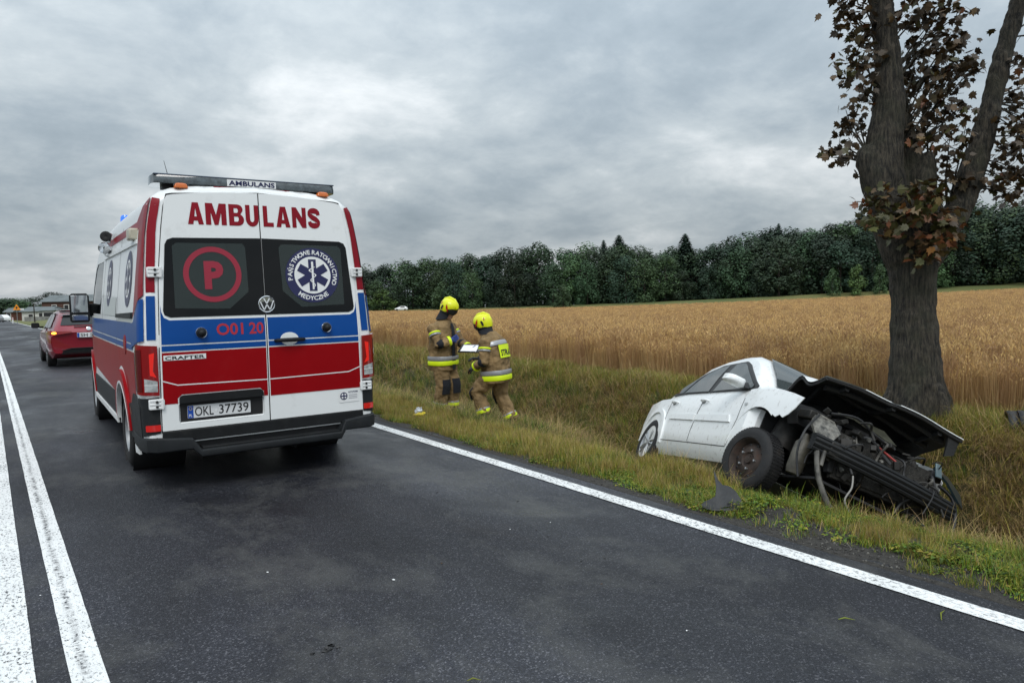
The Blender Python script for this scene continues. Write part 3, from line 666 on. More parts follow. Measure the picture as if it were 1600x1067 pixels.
mb = MB(); mb.lathe([(.074, 0), (.075, .008), (.070, .013), (.064, .011), (.0625, .006), (.001, .005)], (.014, -DO-.004+lean(1.546), 1.546), (0, -1, 0), 36)
bd = mb.build('badge', P_chrome, dR, 40)
panel('badge_ground', circ(.014, 1.546, .062, 30), f_rear, P_ink, bd, step=.2, off=DO+.0115)
def bar(p, q, w_): 
    a = np.array(p); b_ = np.array(q); d = (b_-a)/np.linalg.norm(b_-a); n_ = np.array([-d[1], d[0]])*w_/2; return [tuple(a+n_), tuple(a-n_), tuple(b_-n_), tuple(b_+n_)]
c0 = np.array((.014, 1.546))
for p, q in (((-.026, .055), (0, .006)), ((0, .006), (.026, .055)), ((-.056, .024), (-.026, -.050)), ((-.026, -.050), (0, -.002)), ((0, -.002), (.026, -.050)), ((.026, -.050), (.056, .024))):
    panel('badge_stroke', bar(c0+p, c0+q, .010), f_rear, P_chrome, bd, step=.2, off=DO+.0145, thick=.003, interior=False)
panel('model_badge', [(-.846, 1.100), (-.516, 1.100), (-.516, 1.143), (-.846, 1.143)], f_rear, P_wprint, dL, step=.2, off=DO+.006, thick=.004, interior=False)
text('model_lettering', 'CRAFTER', f_rear, -.835, 1.106, -.527, 1.134, P_ink, dL, .02, DO+.0085)
stk = panel('builder_sticker', [(.645, .602), (.838, .602), (.838, .718), (.645, .718)], f_rear, P_wprint, dR, step=.2, off=DO+.004, interior=False)
panel('sticker_print', circ(.690, .662, .036, 24), f_rear, P_navy, stk, step=.2, off=DO+.006); panel('sticker_print', circ(.690, .662, .027, 24), f_rear, P_wprint, stk, step=.2, off=DO+.007)
panel('sticker_print', [(.660, .656), (.720, .656), (.720, .668), (.660, .668)], f_rear, P_navy, stk, step=.2, off=DO+.008); panel('sticker_print', [(.684, .632), (.696, .632), (.696, .692), (.684, .692)], f_rear, P_navy, stk, step=.2, off=DO+.0085)
text('sticker_print', 'AUTOFORM', f_rear, .735, .688, .828, .706, P_navy, stk, .02, DO+.006)
for zz in (.668, .652, .636): panel('sticker_print', [(.738, zz), (.824, zz), (.824, zz+.005), (.738, zz+.005)], f_rear, mat('grey_print', (.3, .3, .33), .5), stk, step=.2, off=DO+.006, interior=False)
# handle
panel('handle_bowl', [(.198+.082*math.cos(t), 1.232+.058*math.sin(t)) for t in np.linspace(0, 2*PI, 26)[:-1]], f_rear, P_white, dR, step=.06, off=DO+.006, thick=.004)
mb = MB(); mb.tube([(.068, -DO-.006, 1.220), (.085, -DO-.030, 1.222), (.15, -DO-.042, 1.223), (.25, -DO-.042, 1.223), (.315, -DO-.030, 1.222), (.332, -DO-.006, 1.220)], [.013, .017, .019, .019, .017, .013], 10); mb.build('door_handle', P_black, dR, 50)
# dark lower sill strip and step bumper
mb = MB(); mb.box((0, .015, .462), (1.76, .07, .098)); mb.build('lower_trim', P_black, amb, 30, bevel=.008)
def ext_xz(poly, y0, y1):
    b_ = MB(); n_ = len(poly); b_.add([(x, y0, z) for x, z in poly]+[(x, y1, z) for x, z in poly], [tuple(range(n_))[::-1], tuple(range(n_, 2*n_))]+[(i, (i+1) % n_, n_+(i+1) % n_, n_+i) for i in range(n_)][::1]); return b_
bp = MB()
pathx = [(-1.03, .55), (-1.035, .12), (-1.0, .0), (-.93, -.055), (-.70, -.075), (-.66, -.085), (-.60, -.13), (.62, -.13), (.68, -.085), (.72, -.075), (.93, -.055), (1.0, .0), (1.035, .12), (1.03, .55)]
zt = [.46, .46, .465, .465, .445, .44, .345, .345, .44, .445, .465, .465, .46, .46]; zb = [.35, .35, .345, .34, .345, .345, .280, .280, .345, .345, .34, .345, .35, .35]
rings = []
for (x, y), a, b_ in zip(pathx, zt, zb):
    iy = y+.10 if abs(x) < .97 else y; ix = x if abs(x) < .97 else x*.90
    rings.append([(x, y, b_+.012), (x, y-.004, (a+b_)/2), (x, y, a-.010), (x*.998, y+.014, a), (ix, iy+.06, a), (ix, iy+.06, b_), (x*.998, y+.014, b_)])
bp.loft(rings); bmp = bp.build('rear_bumper', P_grey, amb, 30)
mb = MB(); mb.box((.01, .00, .352), (1.20, .20, .022)); mb.build('step_tread', P_black, bmp, 30, bevel=.004)
mb = MB(); mb.box((0, .05, .40), (1.40, .05, .10)); mb.build('step_back', P_gap, bmp, 30)
# light bar, amber repeaters, beacon, horns, work lamp, aerial
LB = lambda x, y, z: (x, y, z)
lb = empty('light_bar'); lb.parent = amb
mb = MB(); rr = []
for x in (-.835, -.82, -.78, .70, .745, .76):
    w_ = .145 if -.8 < x < .72 else (.12 if abs(x) < .83 and x != .76 else .07)
    rr.append([(x, .33-w_, 2.585), (x, .33-w_-.004, 2.615), (x, .33-w_+.012, 2.655), (x, .33+w_-.012, 2.655), (x, .33+w_, 2.615), (x, .33+w_, 2.585)])
mb.loft(rr); mb.build('lens_housing', mat('smoked_lightbar_lens', (.055, .070, .078), .08, coat=.9, var=.5, vscale=30), lb, 35)
mb = MB(); mb.box((-.037, .33, 2.662), (1.57, .27, .012)); mb.build('bar_top', mat('bar_navy', (.015, .03, .06), .3, coat=.5), lb, 30, bevel=.006)
mb = MB()
for k in range(9):
    x = -.72+k*.055; mb.box((x, .205, 2.618), (.034, .012, .026)); mb.box((x+1.0 if x+1.0 < .72 else .70, .205, 2.618), (.034, .012, .026))
mb.build('lamp_reflectors', P_chrome, lb, 30)
def f_sign(u, v, o=0.0): return (u, .178-o, v)
panel('sign', [(-.235, 2.592), (.190, 2.592), (.190, 2.650), (-.235, 2.650)], f_sign, P_wprint, lb, step=.3, thick=.008, interior=False)
text('sign_text', 'AMBULANS', f_sign, -.222, 2.599, .178, 2.642, P_navy, lb, .03, .003)
mb = MB()
for x in (-.70, .56): mb.box((x, .33, 2.572), (.09, .12, .04))
mb.build('bar_foot', P_ink, lb, 30)
mb = MB(); mb.box((-.02, .20, 2.572), (.66, .05, .018)); mb.build('bar_red_trim', P_red2, lb, 30)
for s in (-1, 1):
    mb = MB(); mb.loft([[(s*.618+a*.048*k, .17+b_*.03*k, z) for a, b_ in ((-1, -1), (1, -1), (1, 1), (-1, 1))] for k, z in ((1.15, 2.545), (1.1, 2.558), (.9, 2.582), (.6, 2.588))]); mb.build('amber_repeater', L_amber, amb, 30, bevel=.006)
mb = MB(); mb.lathe([(.058, 0), (.058, .05), (.055, .10), (.042, .125), (.001, .13)], (-.72, 3.1, 2.48), (0, 0, 1), 20); mb.build('blue_beacon', L_blue, amb, 50)
horn = empty('air_horns'); horn.parent = amb
mb = MB()
for i, (dy, dz, dx) in enumerate(((0, .0, 0), (.10, .12, .05), (-.1, -.05, .04))):
    c = Vector((-.99+dx, 2.75+dy, 2.20+dz)); mb.lathe([(.022, -.16), (.026, -.08), (.05, -.02), (.062, 0), (.055, -.012), (.02, -.05)], c, (-.25, -.95, .05), 18); mb.tube([c+Vector((.04, .15, -.01)), c+Vector((.10, .16, -.02))], .018, 6)
mb.build('horn_trumpet', P_chrome, horn, 50)
mb = MB(); mb.lathe([(.03, -.02), (.052, .02), (.058, .045), (.048, .05), (.001, .035)], (-.97, 2.62, 2.31), (-.3, -.9, .1), 20); mb.build('spot_lamp', P_black, horn, 50)
mb = MB(); mb.box((-.945, .62, 2.18), (.09, .20, .10)); mb.box((-.90, .62, 2.18), (.06, .12, .06)); mb.build('work_lamp', mat('cream_lamp', (.50, .48, .38), .35, var=.15), amb, 30, bevel=.015)
mb = MB(); mb.tube([(-.55, 1.0, 2.56), (-.57, 1.02, 2.75), (-.60, 1.05, 2.92)], [.008, .004, .002], 6); mb.build('aerial', P_ink, amb)
# door mirror
mir = empty('wing_mirror'); mir.parent = amb
for s in (-1, 1):
    mb = MB(); mb.loft([[(s*1.165+a*.112*k, 4.47+dy, 1.525+b_*.188*k2) for a, b_ in ((-1, -.85), (-.85, -1), (.85, -1), (1, -.85), (1, .80), (.75, 1), (-.75, 1), (-1, .85))] for dy, k, k2 in ((-.07, .97, .98), (-.06, 1.0, 1.0), (.0, .98, .98), (.08, .80, .85), (.11, .5, .6))]); mb.build('mirror_housing', P_black, mir, 40)
    mb = MB(); mb.box((s*1.165, 4.396, 1.578), (.186, .004, .220)); mb.box((s*1.165, 4.396, 1.398), (.178, .004, .068)); mb.build('mirror_glass', mat('mirror_glass', (.55, .58, .60), .04, 1.0), mir, 30, bevel=.002)
    mb = MB(); mb.box((s*1.04, 4.55, 1.50), (.14, .08, .16)); mb.build('mirror_arm', P_black, mir, 30, bevel=.02)
# wheels
def make_wheel(parent, c, r, w, side, rim_mat, spokes=0, rim_r=.62, name='wheel', hub=True, rot=None):
    """side=+1: outer face towards +x"""
    c = Vector(c); root = empty(name, c, rot or (0, 0, 0)); root.parent = parent; A = (side, 0, 0)
    mb = MB(); mb.lathe([(r*rim_r, -w/2), (r*.80, -w/2-.004), (r*.93, -w*.47), (r*.985, -w*.38), (r, -w*.2), (r, w*.2), (r*.985, w*.38), (r*.93, w*.47), (r*.80, w/2+.004), (r*rim_r, w/2), (r*rim_r*.97, 0), (r*rim_r, -w/2)], (0, 0, 0), A, 40)
    # tread blocks
    for k in range(60):
        a = 2*PI*k/60
        for q in (-.26, 0, .26):
            R_ = Matrix.Rotation(a, 3, 'X'); mb.box(R_ @ Vector((q*w*side, 0, r+.001)), (w*.21, r*.072, .005), R_)
    tyre = mb.build('tyre', P_rubber, root, 40)
    mb = MB(); rr_ = r*rim_r
    if spokes:
        mb.lathe([(rr_*1.02, w*.44), (rr_*.98, w*.46), (rr_*.90, w*.40), (rr_*.88, -w*.3)], (0, 0, 0), A, 36)
        for k in range(spokes):
            a = 2*PI*k/spokes
            for da in (-.16, .16):
                d0 = Vector((0, math.cos(a+da*.6), math.sin(a+da*.6))); d1 = Vector((0, math.cos(a+da), math.sin(a+da)))
                mb.tube([d0*rr_*.16+Vector((side*w*.36, 0, 0)), d1*rr_*.55+Vector((side*w*.43, 0, 0)), d1*rr_*.95+Vector((side*w*.40, 0, 0))], [rr_*.075, rr_*.06, rr_*.065], 6)
        mb.lathe([(rr_*.20, w*.30), (rr_*.20, w*.42), (rr_*.12, w*.45), (.001, w*.45)], (0, 0, 0), A, 20)
        mb.build('rim', rim_mat, root, 40)
        mb = MB(); mb.lathe([(rr_*.88, -w*.1), (.001, -w*.1)], (0, 0, 0), A, 24); mb.build('brake_disc', P_gap, root, 40)
    else:
        mb.lathe([(rr_*1.02, w*.45), (rr_*.97, w*.46), (rr_*.90, w*.36), (rr_*.84, w*.12), (rr_*.70, w*.18), (rr_*.55, w*.26), (rr_*.36, w*.28), (rr_*.30, w*.20), (rr_*.20, w*.20), (rr_*.17, w*.30), (.001, w*.31)], (0, 0, 0), A, 36)
        rm = mb.build('rim', rim_mat, root, 50)
        mb = MB()
        for k in range(10):
            a = 2*PI*k/10; mb.ell((side*w*.165, rr_*.745*math.cos(a), rr_*.745*math.sin(a)), (w*.035, rr_*.07, rr_*.07), 8, 6)
        mb.build('rim_hole', P_ink, rm, 50)
        mb = MB()
        for k in range(5):
            a = 2*PI*k/5; mb.lathe([(.011, 0), (.011, .02), (.001, .024)], (side*w*.27, rr_*.45*math.cos(a), rr_*.45*math.sin(a)), A, 6)
        mb.build('wheel_bolt', P_steel, rm, 30)
    return root
for s in (-1, 1):
    for y in (1.33, 4.97):
        make_wheel(amb, (s*.895, y, .345), .345, .225, s, P_steel)
        mb = MB(); mb.lathe([(.452, 0), (.452, .45)], (s*1.0, y, ARCH_Z), (-s, 0, 0), 28); mb.lathe([(.452, .45), (.01, .45)], (s*1.0, y, ARCH_Z), (-s, 0, 0), 28); mb.build('wheel_well', P_gap, amb, 40)
mb = MB(); mb.tube([(-.9, 1.33, .34), (.9, 1.33, .34)], .07, 10); mb.ell((0, 1.33, .34), (.16, .15, .13)); mb.build('rear_axle', P_gap, amb)
# ------------------------------------------------------------------ red hatchback ahead of the ambulance (local: rear bumper at y=0)
P_carred = mat('red_car_paint', (.23, .008, .020), .22, coat=.8, var=.08, vscale=2)
P_tint = glass_mat('tinted_car_glass', (.010, .013, .014), .0)
rc = empty('red_hatchback', (2.10, 21.25, float(road_z(21.5))), (float(road_z(25)-road_z(22))/3, 0, 0)); tag(rc, 'red hatchback with its left indicator lit, standing ahead of the ambulance', 'car')
def car_loft(stations, npts):
    """stations: (y, [(x,z)...]) half sections sill->centre"""
    mb = MB(); rings = []
    for y, half in stations:
        h = [(x, z) for x, z in half]
        ring = [(-x, y if not isinstance(y, list) else y[i], z) for i, (x, z) in enumerate(h)]+[(x, y if not isinstance(y, list) else y[len(h)-1-i], z) for i, (x, z) in enumerate(h[::-1][1:])]
        rings.append(ring)
    mb.loft(rings, cap=True, closed=True); return mb
def half(w, zs, zb, wb, zr, wr, zt, floor=.22):
    # floor, sill, bulge, belt, window top, roof
    return [(0, floor), (w*.90, floor), (w*.975, zs), (w, zs+.18), (w, (zs+.18+zb)/2), (w*.985, zb-.06), (wb, zb), (wb*.985, zb+.02), ((wb+wr)/2+.012, (zb+zr)/2), (wr, zr), (wr*.90, (zr+zt)/2+.012), (wr*.6, zt-.006), (0, zt)]
st = [(.03, half(.80, .42, .78, .66, .80, .62, .81, .34)), (.0, half(.83, .45, .85, .70, .87, .66, .88, .36)), (.10, half(.86, .42, .93, .74, .96, .70, .98, .30)),
      (.30, half(.882, .36, .95, .76, 1.10, .67, 1.14)), (.62, half(.893, .34, .95, .775, 1.28, .62, 1.36)), (.85, half(.895, .34, .945, .79, 1.33, .61, 1.425)),
      (1.5, half(.895, .34, .93, .80, 1.36, .61, 1.45)), (2.2, half(.895, .34, .915, .81, 1.36, .60, 1.435)), (2.75, half(.895, .34, .905, .81, 1.22, .66, 1.29)), (3.2, half(.89, .34, .90, .80, 1.00, .74, 1.03)),
      (3.6, half(.885, .34, .86, .78, .90, .70, .93)), (4.1, half(.85, .36, .76, .72, .79, .62, .81)), (4.32, half(.74, .40, .62, .62, .64, .5, .65, .36))]
rb = car_loft(st, 13).build('body', P_carred, rc, 40)
cuts = []
for s in (-1, 1):
    for y in (.86, 3.50):
        mb = MB(); mb.lathe([(.355, -.12), (.355, .12)], (s*.86, y, .33), (1, 0, 0), 28, cap=True); cuts.append(mb.build('cutter', P_gap))
boolean_cut(rb, cuts)
def f_cl(y, z, o=0.0):     # left side window plane of the red car
    wb = .805; return (-(np.interp(z, [.90, 1.36], [.802, .612])+.012+o), y, z)
def f_cr(y, z, o=0.0): p = f_cl(y, z, o); return (-p[0], p[1], p[2])
for f, fl in ((f_cl, False), (f_cr, True)):
    panel('side_window', [(.75, 1.02), (1.72, .975), (1.72, 1.33), (1.0, 1.325), (.80, 1.20)], f, P_tint, rc, step=.2, off=.012, thick=.01, flip=fl)
    panel('side_window', [(1.80, .97), (2.98, .955), (2.55, 1.22), (2.25, 1.325), (1.80, 1.335)], f, P_tint, rc, step=.2, off=.012, thick=.01, flip=fl)
    panel('window_trim', [(.72, 1.0), (3.0, .94), (3.0, .952), (.72, 1.016)], f, P_chrome, rc, step=.2, off=.018, flip=fl)
    panel('roof_rail', [(.9, 1.345), (2.3, 1.35), (2.3, 1.362), (.9, 1.36)], f, P_ink, rc, step=.2, off=.02, thick=.02, flip=fl)
# tailgate glass, spoiler, lamps, plate, lower diffuser
mb = MB(); mb.loft([[(-.60, .262, 1.02), (.60, .262, 1.02)], [(-.56, .40, 1.13), (.56, .40, 1.13)], [(-.51, .545, 1.275), (.51, .545, 1.275)]], cap=False, closed=False)
mb.V = [(x, y-.085, z+.035) for x, y, z in mb.V]; mb.build('rear_window', P_tint, rc, 40)
mb = MB(); mb.loft([[(-.58, .60, 1.375), (.58, .60, 1.375), (.58, .60, 1.40), (-.58, .60, 1.40)], [(-.54, .40, 1.36), (.54, .40, 1.36), (.54, .40, 1.38), (-.54, .40, 1.38)]]); mb.V += []; mb.build('roof_spoiler', P_ink, rc, 30, bevel=.008)
mb = MB(); mb.box((0, 1.55, 1.44), (1.05, 1.5, .012)); mb.build('roof_panel', mat('pale_roof', (.45, .47, .48), .2, coat=.7), rc, 30, bevel=.005)
for s in (-1, 1):
    mb = MB(); mb.loft([[(s*.80, .10, .80), (s*.80, .10, .93), (s*.84, .34, .95), (s*.845, .34, .83)], [(s*.66, .04, .82), (s*.66, .055, .925), (s*.70, .30, .93), (s*.70, .30, .84)], [(s*.34, .03, .865), (s*.34, .04, .915), (s*.36, .28, .91), (s*.36, .28, .87)]])
    mb.V = [(x+s*.040, y-.075, z) for x, y, z in mb.V]; mb.build('tail_lamp', L_red, rc, 30, bevel=.01)
mb = MB(); mb.ell((-.755, -.012, .868), (.055, .03, .028)); mb.build('indicator', mat('lit_indicator', (.8, .35, .03), .3, emit=((1, .42, .03), 6)), rc, 50)
mb = MB(); mb.box((0, -.015, .80), (.53, .02, .12)); pl = mb.build('number_plate', mat('plate_white', (.7, .71, .72), .35), rc, 30, bevel=.004)
f_rp = lambda u, v, o=0.0: (u, -.026-o, .80+v)
text('plate_text', 'SH 5', f_rp, -.19, -.04, .08, .04, P_ink, pl, .01, .002); panel('plate_band', [(-.262, -.055), (-.215, -.055), (-.215, .055), (-.262, .055)], f_rp, mat('plate_blue', (.01, .07, .38), .35), pl, off=.002, interior=False)
mb = MB(); mb.loft([[(x, -.012+.06*abs(x)**2, z) for x, z in ((-.62, .33), (.62, .33), (.58, .42), (.40, .47), (-.40, .47), (-.58, .42))], [(x, .10, z) for x, z in ((-.62, .33), (.62, .33), (.58, .42), (.40, .47), (-.40, .47), (-.58, .42))]]); mb.build('diffuser', P_black, rc, 30)
mb = MB(); mb.tube([(-.60, -.01, .43), (-.42, -.02, .478), (.42, -.02, .478), (.60, -.01, .43)], .009, 6); mb.build('diffuser_trim', P_grey, rc, 40)
mb = MB(); mb.lathe([(.045, 0), (.05, .006), (.03, .012), (.001, .012)], (0, .01, .955), (0, -1, .3), 20); mb.build('badge', P_chrome, rc, 40)
mb = MB(); mb.box((0, .115, 1.02), (.62, .03, .02)); mb.build('rear_wiper', P_ink, rc, 30, bevel=.005)
for s in (-1, 1):
    mb = MB(); mb.loft([[(s*1.0+a*.10*k, 2.92+dy, 1.03+b_*.075*k) for a, b_ in ((-1, -.7), (-.7, -1), (.8, -1), (1, -.6), (.9, .8), (.5, 1), (-.8, 1), (-1, .6))] for dy, k in ((-.05, .95), (-.04, 1), (.03, .95), (.09, .6))]); mb.box((s*.87, 2.93, .98), (.12, .05, .05)); mb.build('wing_mirror', P_black, rc, 40)
    for y in (.86, 3.50): make_wheel(rc, (s*.785, y, .325), .325, .205, s, P_steel, spokes=5, rim_r=.68)
mb = MB(); mb.box((0, 2.1, .24), (1.4, 3.6, .06)); mb.build('underbody', P_gap, rc)
# ------------------------------------------------------------------ crashed white car in the ditch (local: x right, y forward, z up, wheels' ground at z=0)
P_wreck = mat('dirty_white_paint', (.84, .86, .86), .30, coat=.4, dirt=((.20, .16, .12), .75, 16.0))
P_iron = mat('dirty_engine_metal', (.026, .025, .023), .55, .5, var=.5, vscale=12, dirt=((.03, .022, .016), .7, 10))
P_alu = mat('cast_aluminium', (.15, .145, .13), .5, .4, var=.4, vscale=14, dirt=((.05, .035, .025), .6, 9))
P_hose = mat('rubber_hose', (.014, .014, .015), .55, var=.3, vscale=20)
P_under = mat('hood_underside', (.010, .0105, .011), .65, var=.4, vscale=6, bump=.3, bscale=18)
P_rust = mat('rusty_wheel_steel', (.045, .032, .026), .7, .3, var=.5, vscale=10, dirt=((.09, .035, .02), .6, 8))
P_alloy = mat('silver_alloy', (.40, .41, .42), .35, .7, dirt=((.08, .07, .06), .6, 12))
wr = empty('crashed_car'); wr.rotation_mode = 'QUATERNION'
def rot3(a, b, c): return Matrix.Rotation(a, 3, 'Z') @ Matrix.Rotation(b, 3, 'X') @ Matrix.Rotation(c, 3, 'Y')
WR = rot3(math.radians(153.0), math.radians(9.4), math.radians(-28.1))
wr.location = (6.48, 4.708, -.726); wr.rotation_quaternion = WR.to_quaternion()
tag(wr, 'wrecked white car with torn-off front, lying tilted in the roadside ditch below the tree', 'car')
def whalf(w, zs, zb, wb, zr, wr_, zt, floor=.20): 
    k_ = .055*float(np.clip((zr-1.08)/.2, 0, 1)); return half(w, zs, zb, wb+.015, zr+k_, wr_*(1.10 if zr > 1.0 else 1.0), zt+k_, floor)
st = [(-2.02, whalf(.70, .42, .70, .62, .72, .56, .73, .36)), (-1.98, whalf(.78, .40, .80, .66, .82, .60, .83, .30)), (-1.80, whalf(.835, .36, .90, .70, .93, .62, .95, .26)),
      (-1.45, whalf(.858, .32, .95, .735, 1.05, .62, 1.10)), (-1.1, whalf(.868, .29, .955, .775, 1.20, .61, 1.25)), (-.75, whalf(.872, .28, .95, .80, 1.31, .605, 1.37)), (-.35, whalf(.875, .28, .94, .81, 1.37, .60, 1.44)),
      (.0, whalf(.875, .28, .935, .815, 1.39, .595, 1.46)), (.25, whalf(.875, .28, .93, .82, 1.37, .60, 1.44)), (.50, whalf(.874, .28, .93, .82, 1.28, .64, 1.34)), (.84, whalf(.872, .28, .93, .815, 1.12, .69, 1.15)),
      (1.06, whalf(.868, .28, .935, .80, .975, .73, .99)), (1.14, whalf(.80, .30, .90, .74, .93, .68, .94))]
wb_ = car_loft(st, 13).build('body', P_wreck, wr, 40)
cuts = []
for s in (-1, 1):
    mb = MB(); mb.lathe([(.372, -.14), (.372, .14)], (s*.85, -1.32, .34), (1, 0, 0), 30, cap=True); cuts.append(mb.build('cutter', P_gap))
    mb = MB(); mb.lathe([(.37, -.2), (.37, .2)], (s*.85, 1.22, .36), (1, 0, 0), 30, cap=True); cuts.append(mb.build('cutter', P_gap))
boolean_cut(wb_, cuts)
# side skin function (lower body and glasshouse), right side +x
YS = [s_[0] for s_ in st]
def wx(y, z):
    i = int(np.clip(np.searchsorted(YS, y)-1, 0, len(YS)-2)); t = (y-YS[i])/(YS[i+1]-YS[i])
    pts = [(a[0]+(b[0]-a[0])*t, a[1]+(b[1]-a[1])*t) for a, b in zip(st[i][1], st[i+1][1])][2:12]
    return float(np.interp(z, [p[1] for p in pts], [p[0] for p in pts]))
def fw_(sgn):
    def f(y, z, o=0.0): return (sgn*(wx(y, z)+o), y, z)
    return f
for sgn in (1, -1):
    f = fw_(sgn); fl = sgn > 0
    wF = [(-.02, .965), (.86, .965), (.875, 1.0), (.36, 1.285), (.22, 1.345), (.02, 1.35)]
    wRr = [(-.14, .968), (-.88, .985), (-.60, 1.255), (-.40, 1.325), (-.14, 1.348)]
    wQ = [(-.95, .99), (-1.28, 1.005), (-1.02, 1.13), (-.72, 1.245), (-.68, 1.245)]
    frame_ = [(-1.36, .985), (.93, .948), (.93, 1.0), (.38, 1.31), (.22, 1.372), (-.35, 1.360), (-.66, 1.285), (-1.02, 1.150)]
    fr = panel('window_frame', frame_, f, P_ink, wr, step=.07, off=.020, thick=.018, flip=fl, holes=[])
    for q in (wF, wRr, wQ): panel('side_window', q, f, P_tint if q is wQ else glass_mat('wreck_glass', (.055, .066, .068), .0) if 'wreck_glass' not in bpy.data.materials else bpy.data.materials['wreck_glass'], wr, step=.07, off=.025, flip=fl)
    # door shut lines, rub strip, handles, sill
    for ln in ([(-.10, .36), (-.092, .36), (-.082, .95), (-.092, .95)], [(.84, .34), (.848, .34), (.90, .62), (.86, .95), (.852, .95), (.89, .62)], [(-.96, .36), (-.952, .36), (-1.0, .62), (-1.04, .95), (-1.05, .95), (-1.01, .62)], [(-.96, .352), (.84, .335), (.84, .343), (-.96, .36)]):
        panel('shut_line', ln, f, P_gap, wb_, step=.12, off=.003, interior=False, flip=fl)
    panel('rub_strip', [(-.08, .60), (.78, .585), (.72, .66), (-.08, .67)], f, P_wreck, wr, step=.15, off=.016, thick=.014, flip=fl)
    panel('rub_strip', [(-.12, .60), (-.84, .615), (-.88, .675), (-.12, .67)], f, P_wreck, wr, step=.15, off=.016, thick=.014, flip=fl)
    for y in (-.0, -.86):
        mb = MB(); xx = wx(y, .83); mb.tube([(sgn*(xx+.004), y-.09, .825), (sgn*(xx+.030), y-.07, .828), (sgn*(xx+.034), y+.05, .832), (sgn*(xx+.004), y+.08, .83)], [.012, .013, .013, .012], 8); mb.build('door_handle', P_wreck, wr, 50)
        panel('handle_shade_patch', [(y-.06+.05*math.cos(t), .83+.03*math.sin(t)) for t in np.linspace(0, 2*PI, 17)[:-1]], f, mat('painted_recess_shade', (.20, .21, .21), .5), wr, step=.1, off=.003, flip=fl)  # flat grey oval paints the shade of a handle recess onto the door
    # mirror
    mb = MB(); mb.loft([[(sgn*.985+a*.105*k, .76+dy, .985+b_*.045*k) for a, b_ in ((-1, -.7), (-.7, -1), (.8, -1), (1, -.6), (.9, .7), (.5, 1), (-.8, 1), (-1, .6))] for dy, k in ((-.06, .95), (-.05, 1), (.02, .97), (.075, .75), (.095, .4))]); mi_ = mb.build('wing_mirror', P_wreck, wr, 45)
    mb = MB(); mb.box((sgn*.985, .692, .985), (.18, .012, .078)); mb.build('mirror_glass', P_ink, mi_, 30, bevel=.006)
    mb = MB(); mb.loft([[(sgn*.80, .84, .955), (sgn*.80, .62, .955), (sgn*.78, .72, 1.05)], [(sgn*.92, .78, .96), (sgn*.92, .70, .96), (sgn*.91, .73, 1.0)]]); mb.build('mirror_arm', P_ink, mi_, 40)
    for yc, zc_, r0, a0_, a1_ in ((-1.32, .34, .366, -.05, PI+.05),):
        tt = np.linspace(a0_, a1_, 20); o1 = [(yc+(r0+.055)*math.cos(t), zc_+(r0+.055)*math.sin(t)) for t in tt]; i1 = [(yc+r0*math.cos(t), zc_+r0*math.sin(t)) for t in tt]
        panel('arch_lip', o1+i1[::-1], f, P_wreck, wb_, step=.05, off=.020, thick=.03, flip=fl)
    # fuel / repeater
    panel('indicator', [(.95, .76), (1.0, .765), (1.0, .79), (.95, .785)], f, L_clear, wr, step=.1, off=.02, flip=fl)
# windscreen and rear window lying on the loft
mb = MB(); rows = []
for y, w_, z in ((.31, .52, 1.470), (.51, .585, 1.392), (.84, .645, 1.180), (1.04, .69, 1.022)): rows.append([(x*w_, y+.02*(1-x*x), z+.018+.012*(1-x*x)) for x in np.linspace(-1, 1, 9)])
mb.loft(rows, cap=False, closed=False); mb.build('windscreen', bpy.data.materials['wreck_glass'], wr, 50)
mb = MB()
rows = [[(x*w_, y, z+.02) for x in np.linspace(-1, 1, 7)] for y, w_, z in ((-1.72, .56, .99), (-1.3, .57, 1.165), (-.85, .56, 1.335))]
mb.loft(rows, cap=False, closed=False); mb.build('rear_window', P_tint, wr, 50)
for s in (-1, 1):
    mb = MB(); mb.box((s*.66, -1.985, .80), (.22, .06, .16)); mb.build('tail_lamp', L_red, wr, 30, bevel=.02)
# torn right front wing: edge curls, with the arch cut round the wheel
def wing(sgn, ragged):
    f = lambda y, z, o=0.0: (sgn*(.868+o-.10*max(0, z-.82)**1.0-.22*max(0, y-1.15)*.6-.9*max(0, z-.93)), y, z)
    arc_ = [(1.22+.375*math.cos(t), .36+.39*math.sin(t)) for t in np.linspace(PI*.97, PI*.30, 12)]
    out_ = [(.86, .36), (.858, .42)]+arc_[1:]+ragged+[(1.08, .985), (.96, .955), (.90, .94), (.905, .62)]
    return panel('front_wing', out_, f, P_wreck, wr, step=.06, off=.006, thick=.006, flip=sgn > 0)
wing(1, [(1.44, .690), (1.50, .665), (1.55, .69), (1.60, .665), (1.66, .70), (1.72, .76), (1.78, .86), (1.62, .90), (1.30, .955)])
wing(-1, [(1.42, .70), (1.52, .62), (1.55, .80), (1.40, .92)])
# bonnet, buckled and standing open at the front
def bonnet(u, v):     # u across -1..1 (right=+), v 0 hinge .. 1 front
    x = u*(.76-.09*v)
    y = .98+.95*v-.16*v*v*(1 if u > 0 else .8)
    fold = math.exp(-((v-.42-.10*u)/.14)**2)*.15*(.55+.45*u)
    z = .985+.27*v-.03*v*(.5+.5*u)-.06*v*v+fold*.85-.055*u*u*(1-v*.4)+.005*math.sin(7*u+4*v)
    if u > .55: z -= (u-.55)*.30*(1-v)+.008*math.sin(9*v)
    return Vector((x, y, z))
nu, nv = 26, 20; mb = MB(); Vv = []
for i in range(nv+1):
    for j in range(nu+1): Vv.append(bonnet(-1+2*j/nu, i/nv))
Fv = [(i*(nu+1)+j, i*(nu+1)+j+1, (i+1)*(nu+1)+j+1, (i+1)*(nu+1)+j) for i in range(nv) for j in range(nu)]
bo = mesh_obj('bonnet', Vv, Fv, P_wreck, wr, 60)
n_ = len(Vv); Vu = [v-Vector((0, .004, .022)) for v in Vv]
